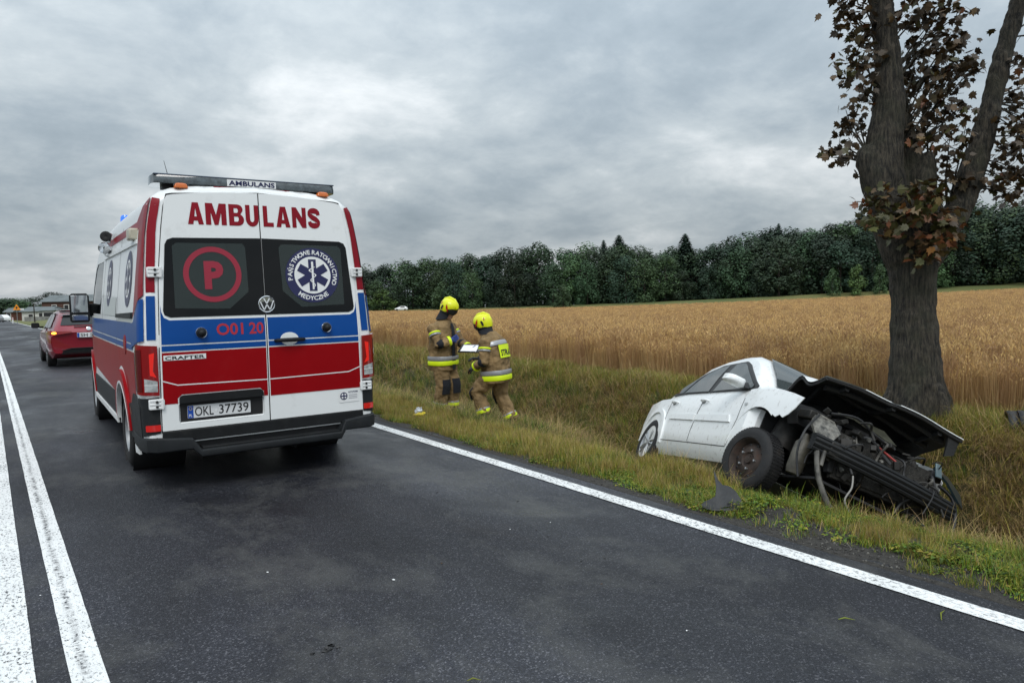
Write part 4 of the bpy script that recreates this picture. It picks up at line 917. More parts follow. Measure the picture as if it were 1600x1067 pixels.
Vu2 = [Vector((v.x*.985, v.y, v.z-.016-.018*(1 if (abs(math.sin(3.1*j_/(nu+1)*7)) > .6) else 0))) for j_, v in enumerate(Vv)]
mesh_obj('bonnet_underside', [v-Vector((0, 0, .014)) for v in Vv], [f_[::-1] for f_ in Fv], P_under, bo, 60)
mb = MB()
edge = [bonnet(-1+2*j/nu, 1) for j in range(nu+1)]; mb.tube([p-Vector((0, .012, .026)) for p in edge], .012, 6)
edge = [bonnet(1, i/nv) for i in range(nv+1)]; mb.tube([p-Vector((.012, 0, .026)) for p in edge], .012, 6)
mb.build('bonnet_rim', P_under, bo, 50)
mb = MB(); edge = [bonnet(-1+1.45*j/nu, 1) for j in range(nu+1)]; mb.loft([[p+Vector((0, .001, .002)) for p in edge], [p+Vector((0, .003, -.003)) for p in edge], [p+Vector((0, -.001, -.006)) for p in edge]], cap=False, closed=False); mb.build('bonnet_hem', P_wreck, bo, 50)
mb = MB()
for v_ in (.22, .55, .82): mb.tube([bonnet(-.85+1.7*j/12, v_)-Vector((0, 0, .035)) for j in range(13)], .028, 6)
for u_ in (-.7, 0, .65): mb.tube([bonnet(u_, .1+.85*j/10)-Vector((0, 0, .035)) for j in range(11)], .026, 6)
mb.build('bonnet_ribs', P_under, bo, 50)
# scuttle and firewall, strut towers, rails
mb = MB(); mb.box((0, 1.13, .62), (1.50, .06, .62)); mb.build('firewall', P_gap, wr)
mb = MB(); mb.loft([[(x, 1.10+.03*(1-(x/.7)**2), .965) for x in np.linspace(-.7, .7, 9)], [(x, 1.20, .955) for x in np.linspace(-.7, .7, 9)], [(x, 1.25, .90) for x in np.linspace(-.7, .7, 9)]], cap=False, closed=False); mb.build('scuttle', P_hose, wr, 50)
mb = MB()
for s in (-1, 1):
    mb.box((s*.47, 1.48, .52), (.10, .95, .13), (.0, 0, s*-.03)); mb.lathe([(.13, 0), (.12, .30), (.07, .34), (.001, .345)], (s*.56, 1.25, .48), (-s*.15, 0, 1), 18)
    mb.box((s*.63, 1.38, .80), (.07, .70, .08), (-.08, 0, 0))
mb.build('inner_wing', P_iron, wr, 30, bevel=.01)
# engine, gearbox, radiator pack, battery ...
mb = MB(); mb.box((.08, 1.42, .56), (.52, .36, .40), (-.05, .04, .03)); mb.box((.08, 1.40, .80), (.46, .26, .12), (-.05, .05, .02)); mb.box((-.36, 1.44, .48), (.34, .34, .32), (0, -.1, 0)); eng = mb.build('engine', P_iron, wr, 30, bevel=.025)
mb = MB(); mb.loft([[(.08+a*.25*k, 1.40+b_*.15*k, z) for a, b_ in ((-1, -1), (1, -1), (1, 1), (-1, 1))] for k, z in ((1, .85), (1, .885), (.85, .90))]); mb.build('engine_cover', P_hose, eng, 30, bevel=.015)
mb = MB()
for k in range(5): mb.tube([(-.14+k*.10, 1.55, .78), (-.14+k*.10, 1.63, .74), (-.14+k*.10, 1.65, .60)], .026, 8)
mb.build('intake_runner', P_hose, eng, 50)
mb = MB(); mb.lathe([(.095, -.05), (.105, -.03), (.105, .03), (.08, .05), (.03, .052)], (.36, 1.60, .60), (.1, 1, .15), 20); mb.lathe([(.06, .0), (.065, .04), (.03, .045)], (.36, 1.655, .60), (.1, 1, .15), 16); mb.build('alternator', P_alu, wr, 40)
mb = MB(); mb.lathe([(.07, -.03), (.075, 0), (.03, .02)], (.20, 1.66, .50), (0, 1, 0), 18); mb.lathe([(.055, -.03), (.06, 0), (.03, .02)], (.02, 1.66, .56), (0, 1, 0), 16); mb.build('pulley', P_alu, eng, 40)
mb = MB(); mb.box((-.08, 1.78, .56), (.92, .05, .40), (.16, .06, .02)); mb.box((-.08, 1.815, .56), (.84, .02, .34), (.16, .06, .02)); rad = mb.build('radiator', mat('radiator_fins', (.030, .028, .024), .75, .2, var=.5, vscale=25, bump=.6, bscale=120), wr, 30, bevel=.006)
for q in ((-.56, 1.76, .60), (.40, 1.79, .57)): mb = MB(); mb.box(q, (.05, .07, .42), (.16, .06, .02)); mb.build('radiator_tank', P_hose, rad, 30, bevel=.01)
# bumper beam
def beam_pt(t, dz=0.0, dy=0.0): x = .66-1.36*t; return Vector((x, 1.99-.07*(2*t-1)**2+dy, .535+dz-.02*t))
mb = MB()
for a_, b_ in ((.050, .018), (.018, .032), (-.020, .030), (-.055, .018)):
    mb.loft([[beam_pt(t, a_+dz, b_+dy) for dz, dy in ((-.018, -.03), (-.018, .0), (.0, .008), (.018, .0), (.018, -.03))] for t in np.linspace(0, 1, 14)])
mb.loft([[beam_pt(t, dz, dy) for dz, dy in ((-.07, -.045), (-.07, 0), (.065, 0), (.065, -.045))] for t in np.linspace(0, 1, 14)])
mb.build('bumper_beam', P_black, wr, 35)
for s in (-1, 1): mb = MB(); mb.box((s*.47, 1.90, .53), (.12, .16, .12)); mb.build('crash_can', P_iron, wr, 30, bevel=.01)
mb = MB(); mb.box((0, 1.5, .235), (1.1, .9, .02), (.05, 0, 0)); mb.build('undertray', P_gap, wr)
# right front corner: washer bottle, bracket, wiring
mb = MB(); mb.loft([[(.60+.070*math.cos(t)*k, 1.70+.062*math.sin(t)*k, z-.03) for t in np.linspace(0, 2*PI, 15)[:-1]] for k, z in ((.8, .28), (1, .32), (1.05, .45), (.98, .55), (.5, .60), (.35, .64))]); mb.build('washer_bottle', mat('dirty_translucent_plastic', (.070, .064, .050), .5, var=.5, vscale=10, dirt=((.05, .04, .03), .6, 9)), wr, 45)
mb = MB(); mb.loft([[(.60, 1.70, .82), (.44, 1.74, .80), (.44, 1.72, .79), (.60, 1.68, .81)], [(.66, 1.80, .70), (.42, 1.86, .70), (.42, 1.84, .69), (.66, 1.78, .69)], [(.60, 1.86, .58), (.50, 1.90, .58), (.50, 1.88, .57), (.60, 1.84, .57)]]); mb.build('lamp_bracket', mat('bare_grey_plastic', (.13, .125, .11), .5, var=.8, vscale=22, dirt=((.08, .05, .03), .6, 14)), wr, 30)
mb = MB(); mb.loft([[(.52+a*.17*k, 1.50+dy, .78+b_*.11*k) for a, b_ in ((-1, -.8), (-.6, -1), (.8, -.9), (1, -.2), (.9, .8), (.2, 1), (-.8, .9))] for dy, k in ((-.16, .6), (-.10, .95), (.0, 1), (.05, .9))]); mb.build('air_box', P_hose, wr, 40)
mb = MB(); mb.loft([[(.36, 1.60, .93), (.20, 1.60, .95), (.20, 1.60, .93), (.36, 1.60, .91)], [(.28, 1.72, .92), (-.02, 1.72, .93), (-.02, 1.72, .91), (.28, 1.72, .90)], [(-.02, 1.80, .84), (-.12, 1.80, .84), (-.12, 1.79, .83), (-.02, 1.79, .83)]]); mb.build('slam_panel', mat('olive_dusty_metal', (.060, .060, .042), .5, .3, var=.4, vscale=9), wr, 40)
rg_w = random.Random(8)
wires = [([(.62, 1.80, .78), (.72, 1.86, .60), (.74, 1.90, .40), (.70, 1.98, .20)], .010, P_hose), ([(.56, 1.86, .62), (.60, 1.93, .48), (.57, 2.0, .30), (.50, 2.06, .16), (.40, 2.10, .04)], .022, mat('grey_conduit', (.085, .08, .07), .6, var=.6, vscale=12)),
         ([(.50, 1.88, .60), (.55, 1.95, .50), (.56, 1.99, .36)], .016, mat('grey_conduit', (.2, .19, .17), .6)), ([(.28, 2.0, .40), (.28, 2.04, .30), (.31, 2.06, .18), (.24, 2.08, .10)], .008, mat('pale_cable', (.26, .25, .23), .6)),
         ([(.45, 2.08, .10), (.25, 2.12, .03), (.02, 2.12, .02), (-.10, 2.08, .10)], .010, mat('grey_conduit', (.2, .19, .17), .6)), ([(.50, 1.75, .85), (.30, 1.80, .90), (.10, 1.80, .84), (-.1, 1.82, .80)], .012, P_hose),
         ([(.25, 1.75, .75), (.15, 1.84, .78), (.02, 1.83, .72), (-.08, 1.86, .66)], .014, P_hose), ([(-.60, 1.80, .70), (-.68, 1.90, .62), (-.72, 1.95, .45), (-.70, 1.98, .28)], .018, P_hose), ([(-.40, 2.03, .58), (-.38, 2.06, .50), (-.34, 2.07, .36)], .006, P_hose),
         ([(-.55, 1.75, .66), (-.45, 1.88, .72), (-.52, 1.92, .58), (-.60, 1.90, .50)], .012, P_hose), ([(.30, 1.70, .68), (.24, 1.78, .72), (.16, 1.78, .66), (.12, 1.74, .58)], .011, mat('pale_cable', (.26, .25, .23), .6)),
         ([(.05, 1.72, .80), (-.06, 1.80, .74), (-.12, 1.86, .70)], .009, mat('red_cable', (.30, .02, .015), .5))]
for k in range(26):
    a0 = Vector((rg_w.uniform(-.6, .62), rg_w.uniform(1.7, 1.9), rg_w.uniform(.42, .86))); d0 = Vector((rg_w.uniform(-.16, .16), rg_w.uniform(.0, .12), rg_w.uniform(-.14, .06)))
    wires.append(([tuple(a0), tuple(a0+d0*.5+Vector((0, .05, .03))), tuple(a0+d0), tuple(a0+d0*1.5+Vector((0, .0, -.05)))], rg_w.uniform(.004, .011), rg_w.choice((P_hose, P_hose, P_iron, MATS['grey_conduit']))))
for p, r, m_ in wires:
    P = [Vector(q) for q in p]; S_ = []
    for i in range(len(P)-1):
        a = P[max(i-1, 0)]; b_ = P[i]; c = P[i+1]; d = P[min(i+2, len(P)-1)]
        for k in range(5):
            t = k/5; S_.append(.5*((2*b_)+(c-a)*t+(2*a-5*b_+4*c-d)*t*t+(-a+3*b_-3*c+d)*t**3))
    S_.append(P[-1]); mb = MB(); mb.tube(S_, r, 6); mb.build('loose_cable', m_, wr, 60)
mb = MB(); mb.lathe([(.060, 0), (.070, .02), (.062, .035), (.052, .02), (.03, .0), (.001, -.01)], (.34, 1.78, .66), (.1, .9, .3), 20); mb.build('headlamp_bulb_housing', mat('pale_lamp_bowl', (.20, .20, .19), .35, .5, var=.5, vscale=14), wr, 45)
# left front: torn lamp, wing shreds
mb = MB(); mb.loft([[(-.58, 1.70, .86), (-.76, 1.66, .84), (-.76, 1.64, .82), (-.58, 1.68, .84)], [(-.60, 1.88, .74), (-.78, 1.84, .70), (-.78, 1.82, .69), (-.60, 1.86, .73)], [(-.70, 1.96, .60), (-.78, 1.92, .58), (-.78, 1.90, .57), (-.70, 1.94, .59)]]); mb.build('broken_headlamp', mat('dark_teal_plastic', (.016, .028, .034), .3, coat=.4), wr, 30)
mb = MB(); mb.box((-.52, 1.84, .80), (.07, .02, .12), (.3, .1, .3)); mb.build('lamp_shard', mat('pale_blue_shard', (.10, .15, .17), .3), wr, 30, bevel=.006)
mb = MB()
rg = random.Random(3)
for k in range(90):
    c = Vector((rg.uniform(-.60, .55), rg.uniform(1.55, 1.90), rg.uniform(.36, .86))); mb.box(c, (rg.uniform(.02, .11), rg.uniform(.02, .08), rg.uniform(.02, .08)), (rg.uniform(-.6, .6), rg.uniform(-.6, .6), rg.uniform(-.6, .6)))
mb.build('engine_bay_debris', P_iron, wr, 30, bevel=.006)['kind'] = 'stuff'
mb = MB()
for k in range(16):
    c = Vector((rg.uniform(-.60, .55), rg.uniform(1.70, 1.86), rg.uniform(.42, .84))); mb.lathe([(.014, -.02), (.02, 0), (.014, .02)], c, (rg.uniform(-1, 1), 1, rg.uniform(-1, 1)), 8, cap=True)
mb.build('metal_fittings', P_alu, wr, 40)['kind'] = 'stuff'
q0 = bonnet(-.98, .97); q1 = bonnet(-.80, .97); mb = MB()
mb.loft([[q0+Vector((0, 0, -.01)), q1+Vector((0, 0, -.01)), q1+Vector((0, -.02, -.01)), q0+Vector((0, -.02, -.01))], [q0+Vector((.0, -.01, -.10)), q1+Vector((-.02, 0, -.09)), q1+Vector((-.02, -.02, -.09)), q0+Vector((0, -.03, -.10))], [q0+Vector((.01, .0, -.16)), q0+Vector((.09, .0, -.20)), q0+Vector((.09, -.02, -.20)), q0+Vector((.01, -.02, -.16))]]); mb.build('bonnet_corner', P_under, bo, 30)
for s in (-1, 1):     # dark liner left inside the front arch
    mb = MB(); aa = np.linspace(1.15, PI+.15, 12); mb.loft([[(s*x_, 1.22+.395*math.cos(t), .37+.395*math.sin(t)) for t in aa] for x_ in (.835, .62, .44)], cap=False, closed=False); mb.build('arch_liner', P_gap, wr, 50)
    mb = MB(); mb.add([(s*.44, 1.22, .30)]+[(s*.44, 1.22+.40*math.cos(t), .37+.40*math.sin(t)) for t in aa], [(0, i, i+1) for i in range(1, 12)]); mb.build('arch_liner', P_gap, wr, 0)
# wheels: alloy at the rear, bare steel at the front, knocked back and steered
for s in (-1, 1):
    make_wheel(wr, (s*.770, -1.32, .315), .315, .195, s, P_alloy, spokes=5, rim_r=.68)
w1 = make_wheel(wr, (.750, 1.25, .262), .298, .185, 1, P_rust, rim_r=.66, rot=(0, .06, .30)); make_wheel(wr, (-.72, 1.20, .33), .315, .195, -1, P_rust, rim_r=.66, rot=(0, 0, .1))
for s in (-1, 1):
    mb = MB(); mb.lathe([(.34, 0), (.34, .30), (.01, .30)], (s*.83, -1.30, .33), (-s, 0, 0), 24); mb.build('wheel_well', P_gap, wr, 40)
# ------------------------------------------------------------------ two firefighters (local: facing +y, x right, z up, soles at z=0)
P_tan = mat('tan_turnout_cloth', (.225, .148, .066), .85, var=.28, vscale=6, bump=1.0, bscale=13, dirt=((.07, .045, .024), .45, 5))
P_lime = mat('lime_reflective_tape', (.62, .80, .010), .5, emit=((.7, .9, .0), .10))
P_silver = mat('silver_reflective_tape', (.36, .37, .39), .35, .3)
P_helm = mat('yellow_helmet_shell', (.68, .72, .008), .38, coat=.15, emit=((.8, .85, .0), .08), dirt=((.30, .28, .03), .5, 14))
P_navycl = mat('dark_neck_cloth', (.010, .012, .018), .9, bump=.3, bscale=40)
P_skin = mat('skin', (.42, .22, .15), .5)
P_glove_b = mat('blue_glove', (.020, .045, .20), .5)
P_glove_k = mat('black_glove', (.012, .013, .015), .7)
P_boot = mat('black_boot', (.012, .012, .012), .5)
P_helmred = mat('helmet_red_print', (.40, .02, .01), .4)
def remeshed(mb, name, material, parent, vox=.014, it=6, disp=0.0, seed=0):
    o = mb.build(name, material, parent, 0)
    r = o.modifiers.new('weld_surface', 'REMESH'); r.mode = 'VOXEL'; r.voxel_size = vox; r.use_smooth_shade = True
    s_ = o.modifiers.new('soften', 'SMOOTH'); s_.iterations = it; s_.factor = .5
    if disp:
        t = bpy.data.textures.get('fold') or bpy.data.textures.new('fold', 'CLOUDS'); t.noise_scale = .09; t.noise_depth = 2
        d = o.modifiers.new('folds', 'DISPLACE'); d.texture = t; d.strength = disp; d.mid_level = .5; d.texture_coords = 'LOCAL'
    return o
def ering(c, rx, ry, n=28, tilt=0.0, yaw=0.0, sq=.75):
    """super-ellipse ring, rx side to side, ry front to back"""
    c = Vector(c); R_ = Matrix.Rotation(yaw, 3, 'Z') @ Matrix.Rotation(tilt, 3, 'X'); o = []
    for k in range(n):
        a = 2*PI*k/n; ca, sa = math.cos(a), math.sin(a)
        o.append(c + R_ @ Vector((rx*math.copysign(abs(ca)**sq, ca), ry*math.copysign(abs(sa)**sq, sa), 0)))
    return o
def lerp_prof(prof, z):
    zs = [p[0] for p in prof]; return [float(np.interp(z, zs, [p[i] for p in prof])) for i in range(1, 6)]
def torso_ring(prof, z, off=0.0, n=28):
    cx_, cy_, rx, ry, tl = lerp_prof(prof, z); return ering((cx_, cy_, z), rx+off, ry+off, n, tl)
def torso_pt(prof, a, z, off):     # a = angle from +y(front) turning to +x ; used for badges on the cloth
    cx_, cy_, rx, ry, tl = lerp_prof(prof, z); t = PI/2-a; ca, sa = math.cos(t), math.sin(t)
    v = Vector(((rx+off)*math.copysign(abs(ca)**.75, ca), (ry+off)*math.copysign(abs(sa)**.75, sa), 0))
    return Vector((cx_, cy_, z)) + Matrix.Rotation(tl, 3, 'X') @ v
def hand(mb, wrist, d, palm_n, curl=.8, s=1.0, side=1):
    d = Vector(d).normalized(); n_ = Vector(palm_n); n_ = (n_-d*n_.dot(d)).normalized(); u = d.cross(n_).normalized()*side
    w = Vector(wrist); mb.loft([[w+d*t+u*a*wd+n_*b_*.014*s for a, b_ in ((-1, -1), (1, -1), (1, 1), (-1, 1))] for t, wd in ((-.03, .026*s), (.02*s, .036*s), (.06*s, .042*s), (.095*s, .040*s))])
    for k, (off, L) in enumerate(((-.031, .070), (-.011, .080), (.010, .076), (.030, .060))):
        p = w+d*.088*s+u*off*s; P = [p]; ang = 0
        for seg in range(3):
            ang += curl*(.55+.1*k); dd = (d*math.cos(ang)+n_*math.sin(ang)); p = p+dd*L*s*(.44, .32, .26)[seg]; P.append(p)
        mb.tube(P, [.0105*s, .010*s, .009*s, .007*s], 6)
    p = w+d*.025*s-u*.036*s; dd = (d*.62-u*.62+n_*.35).normalized(); q = p+dd*.042*s; r_ = q+(d*.85-u*.1+n_*.5).normalized()*.034*s
    mb.tube([w+d*.01*s-u*.01*s, p, q, r_], [.014*s, .013*s, .011*s, .008*s], 6)
def helmet(parent, c, tilt, yaw=0.0, roll=0.0):
    root = empty('helmet', c, (tilt, roll, yaw)); root.parent = parent      # local: faces +y
    mb = MB(); rings = []
    for z, rx, ryf, ryb in ((-.075, .112, .100, .142), (-.045, .124, .128, .150), (-.01, .132, .146, .156), (.04, .133, .150, .156), (.085, .120, .138, .140), (.118, .095, .108, .108), (.138, .058, .066, .066), (.146, .020, .024, .024)):
        r_ = []
        for k in range(32):
            a = 2*PI*k/32; y = math.sin(a); r_.append((rx*math.cos(a), (ryf if y > 0 else ryb)*y, z+(.0 if z > 0 else .050*max(0, y)**1.5)))
        rings.append(r_)
    mb.loft(rings); sh = mb.build('helmet_shell', P_helm, root, 55)
    mb = MB(); mb.tube([(0, -.150, .02), (0, -.125, .105), (0, -.05, .152), (0, .05, .150), (0, .12, .100), (0, .148, .045)], [.014, .020, .022, .022, .018, .010], 8); mb.build('helmet_crest', P_helm, sh, 60)
    mb = MB(); rr = []
    for z, k in ((.020, 1.0), (-.020, 1.03), (-.055, .98)):
        rr.append([(.128*k*math.sin(a), .150*k*math.cos(a)*.98, z) for a in np.linspace(-1.25, 1.25, 15)])
    mb.loft(rr, cap=False, closed=False); mb.build('visor', P_ink, root, 60)
    mb = MB(); rr = [[(.118*k*math.cos(a), .135*k*math.sin(a)-.004, z) for a in np.linspace(0, 2*PI, 25)[:-1]] for z, k in ((-.05, 1.0), (-.078, .98))]; mb.loft(rr, cap=False); mb.build('helmet_rim', P_ink, root, 50)
    for s in (-1, 1):
        f = lambda u, v, o=0.0: (s*(.1345+o-.9*max(0, v-.04)**1.3-.55*u*u*4), u, v)
        panel('ear_vent', [(-.075, -.040), (-.045, -.045), (-.030, .020), (-.048, .038), (-.070, .005)], f, P_ink, sh, step=.03, off=.004, flip=s > 0)
        panel('helmet_print', [(.020, .010), (.050, -.020), (.075, -.050), (.062, .000), (.040, .045), (.012, .075)], f, P_helmred, sh, step=.03, off=.006, flip=s > 0)
        panel('helmet_print', [(-.095, .030), (-.082, .045), (-.085, .085), (-.10, .06)], f, P_helmred, sh, step=.03, off=.006, flip=s > 0)
    return root
def head(mb, c, tilt):
    c = Vector(c); R_ = Matrix.Rotation(tilt, 3, 'X')
    P = lambda x, y, z: c + R_ @ Vector((x, y, z))
    mb.loft([[P(rx*math.cos(a), yo+ry*math.sin(a), z) for a in np.linspace(0, 2*PI, 21)[:-1]] for z, rx, ry, yo in ((-.125, .030, .032, .050), (-.105, .052, .062, .028), (-.06, .066, .084, .008), (0, .074, .098, 0), (.05, .073, .096, -.004), (.09, .058, .075, -.006), (.112, .025, .03, -.006))])
    mb.loft([[P(a*w_, .092+y, z) for a, y in ((-1, -.02), (-.5, h), (.5, h), (1, -.02))] for z, w_, h in ((.012, .008, .010), (-.03, .016, .030), (-.045, .017, .022), (-.052, .012, .0))])
    for s in (-1, 1): mb.ell(P(s*.076, -.008, -.015), (.010, .020, .032), 8, 6)
    mb.tube([P(-.024, .088, -.072), P(0, .096, -.071), P(.024, .088, -.072)], .0065, 6); mb.tube([P(-.05, .083, .024), P(0, .098, .022), P(.05, .083, .024)], .007, 6)
def firefighter(name, loc, rz, prof, legs, arms, head_c, head_tilt, hyaw, glove, label, neck, bands, cuff_z, backtext=False, lap=True):
    root = empty('person', loc, (0, 0, rz)); tag(root, label, 'person', None)
    # body: one continuous figure under the clothing
    mb = MB(); zs = [p[0] for p in prof]
    mb.loft([torso_ring(prof, z, -.035) for z in np.linspace(zs[0]+.12, zs[-1], 8)])
    for hip, kn, an, toe in legs: mb.tube([hip, (Vector(hip)+Vector(kn))/2, kn, (Vector(kn)*.6+Vector(an)*.4), an], [.080, .076, .056, .056, .042], 12); mb.tube([Vector(an), Vector(an)+Vector((0, .02, -.04)), Vector(toe)], [.042, .042, .03], 10)
    for sh, el, wr_, hd, pn, cu, sd_ in arms: mb.tube([sh, el, wr_], [.048, .042, .030], 12); hand(mb, wr_, hd, pn, cu, 1.0, sd_)
    mb.tube([neck[0], neck[1]], .056, 12); mb.ell((Vector(neck[0])+Vector((0, 0, -.06))), (.15, .08, .07), 12, 8)
    head(mb, head_c, head_tilt); remeshed(mb, 'body', P_skin, root, .009, 2)
    # trousers
    mb = MB()
    for hip, kn, an, toe in legs:
        hip, kn, an = Vector(hip), Vector(kn), Vector(an); b_ = an+(kn-an)*cuff_z
        mb.tube([hip+Vector((0, 0, .06)), hip, hip*.5+kn*.5, kn+Vector((0, .01, 0)), kn*.55+b_*.45, b_+Vector((0, .0, .03)), b_], [.130, .138, .130, .112, .108, .108, .108], 16)
    h0 = (Vector(legs[0][0])+Vector(legs[1][0]))/2; mb.ell(h0+Vector((0, 0, .03)), (.185, .145, .14), 16, 10)
    tr = remeshed(mb, 'trousers', P_tan, root, .012, 3, .045)
    for hip, kn, an, toe in legs:
        hip, kn, an = Vector(hip), Vector(kn), Vector(an); b_ = an+(kn-an)*cuff_z; ax = (kn-b_).normalized()
        mb = MB(); mb.lathe([(.111, .0), (.1155, .015), (.1155, .04), (.111, .05)], b_, ax, 20); mb.build('reflective_cuff', P_lime, tr, 50)
        mb = MB(); mb.lathe([(.1115, .05), (.1145, .055), (.1145, .07), (.110, .075)], b_, ax, 20); mb.build('reflective_cuff', P_silver, tr, 50)
        # knee patch
        mb = MB(); rr = []
        for t in np.linspace(-.14, .10, 7):
            c = kn+(hip-kn).normalized()*t if t > 0 else kn+(kn-an).normalized()*t; rr.append([c+Vector((.122*math.sin(a), .122*math.cos(a)+.014, 0)) for a in np.linspace(-1.0, 1.0, 9)])
        mb.loft(rr, cap=False, closed=False); mb.build('knee_patch', P_navycl, tr, 50)
        # boot
        mb = MB(); mb.tube([b_+Vector((0, 0, .05)), an+Vector((0, 0, .02)), an+Vector((0, 0, -.02))], [.060, .058, .056], 12); t_ = Vector(toe); a0 = Vector((an.x, an.y-.05, t_.z))
        mb.loft([[Vector((a0.x+(t_.x-a0.x)*q+w_*math.cos(k), a0.y+(t_.y-a0.y+.09)*q, 0))+Vector((0, 0, t_.z-.025+hh*(.5+.5*math.sin(k)))) for k in np.linspace(0, 2*PI, 15)[:-1]] for q, w_, hh in ((0, .03, .06), (.1, .042, .11), (.45, .045, .10), (.75, .052, .075), (.95, .045, .06), (1.0, .02, .03))])
        remeshed(mb, 'boot', P_boot, root, .010, 3)
    # jacket with sleeves and collar
    mb = MB(); mb.loft([torso_ring(prof, z) for z in np.linspace(zs[0], zs[-1], 18)])
    for sh, el, wr_, hd, pn, cu, sd_ in arms:
        sh, el, wv = Vector(sh), Vector(el), Vector(wr_); mb.tube([sh+(Vector((0, 0, zs[-1]-.10))-sh)*.35, sh, sh*.5+el*.5, el, el*.5+wv*.5, wv-(wv-el).normalized()*.015], [.085, .092, .080, .074, .068, .060], 14); mb.ell(sh, (.095, .095, .09), 14, 9)
    mb.tube([Vector(neck[0])-Vector((0, 0, .03)), Vector(neck[0])+(Vector(neck[1])-Vector(neck[0]))*.55], [.105, .088], 18)
    ja = remeshed(mb, 'jacket', P_tan, root, .012, 3, .040)
    for z0, z1, m_ in bands:
        mb = MB(); mb.loft([torso_ring(prof, z, .016+(.006 if 0 < i < 4 else .0), 36) for i, z in enumerate(np.linspace(z0, z1, 5))], cap=False); mb.build('reflective_band', m_, ja, 60)
    for sh, el, wr_, hd, pn, cu, sd_ in arms:
        el, wv, sh = Vector(el), Vector(wr_), Vector(sh); ax = (wv-el).normalized(); c = wv-ax*.055
        mb = MB(); mb.lathe([(.074, -.02), (.078, -.012), (.077, .018), (.071, .026)], c, ax, 18); mb.build('sleeve_band', P_lime, ja, 50)
        ax = (el-sh).normalized(); c = sh*.62+el*.38
        for q, m_ in ((-.035, P_lime), (.0, P_silver)):
            mb = MB(); mb.lathe([(.093, q), (.098, q+.006), (.097, q+.022), (.092, q+.028)], c, ax, 18); mb.build('sleeve_band', m_, ja, 50)
        # elbow patch and glove
        mb = MB(); mb.ell(el*.88+wv*.12, (.083, .083, .076), 14, 9); mb.build('elbow_patch', P_navycl, ja, 50)
        mb = MB(); hand(mb, wr_, hd, pn, cu, 1.12, sd_); mb.tube([wv-(wv-el).normalized()*.04, wv+Vector(hd).normalized()*.02], [.050, .040], 12); remeshed(mb, 'glove', glove, root, .0065, 1)
    # hood under the helmet
    mb = MB(); hc = Vector(head_c); R_ = Matrix.Rotation(head_tilt, 3, 'X')
    mb.loft([[hc+R_ @ Vector((rx*math.cos(a), yo+ry*math.sin(a), z)) for a in np.linspace(PI*.5+.75, PI*2.5-.75, 22)] for z, rx, ry, yo in ((.07, .098, .118, -.015), (0, .10, .122, -.018), (-.08, .100, .120, -.02))]+[[Vector(neck[0])+Vector((.135*math.cos(a), .13*math.sin(a)-.01, .035)) for a in np.linspace(PI*.5+.75, PI*2.5-.75, 22)]], cap=False, closed=False); mb.build('neck_hood', P_navycl, root, 60)
    hl = helmet(root, hc+R_ @ Vector((0, -.006, .055)), head_tilt, 0)
    if backtext:
        f = lambda a, z, o=0.0: tuple(torso_pt(prof, a, z, .022+o))
        p = panel('back_panel', [(PI-.62, 1.02), (PI+.62, 1.02), (PI+.62, 1.20), (PI-.62, 1.20)], f, P_lime, ja, step=.06, flip=True)
        V2, F2 = text2d('STRAŻ', .03); a_, b_ = V2.min(0), V2.max(0); q = (V2-a_)/(b_-a_)
        mesh_obj('back_lettering', [f(PI+.50-1.0*u, 1.045+.115*v, .004) for u, v in q], F2, P_ink, p, 0)
    else:
        f = lambda a, z, o=0.0: tuple(torso_pt(prof, a, z, .018+o))
        panel('zip_flap', [(-.10, zs[0]+.02), (.10, zs[0]+.02), (.10, zs[-1]-.03), (-.10, zs[-1]-.03)], f, P_navycl, ja, step=.06)
    return root
# person with the clipboard
profA = [(.70, 0, -.005, .235, .190, 0), (.90, 0, -.005, .240, .190, 0), (1.10, 0, -.01, .245, .190, -.03), (1.30, 0, .005, .240, .180, -.08), (1.42, 0, .02, .20, .15, -.12), (1.50, 0, .03, .11, .11, -.15)]
dA = Vector((.44, -.93, 0)); lA = (6.10, 10.36)
legsA = [((.10, 0, .86), (.12, .05, .47), (.12, -.02, .09), (.13, .12, .03)), ((-.10, 0, .86), (-.11, .09, .47), (-.12, .06, .09), (-.13, .20, .03))]
armsA = [((.235, -.02, 1.37), (.285, .10, 1.13), (.10, .24, 1.19), (-.75, .35, .35), (0, -1, -.2), .9, 1),       # right arm bent to the chest
         ((-.235, .0, 1.37), (-.27, .17, 1.12), (-.13, .40, 1.05), (.35, .9, .05), (.2, 0, 1), .35, -1)]
FA = firefighter('A', (lA[0], lA[1], gz(*lA)+.01), math.atan2(-dA.x, dA.y), profA, legsA, armsA, (0, .12, 1.645), -.42, 0, P_glove_b,
    'person in tan firefighter suit and yellow helmet writing on a clipboard', ((0, .03, 1.48), (0, .08, 1.58)), [(.79, .86, P_lime), (.865, .935, P_silver)], .10)
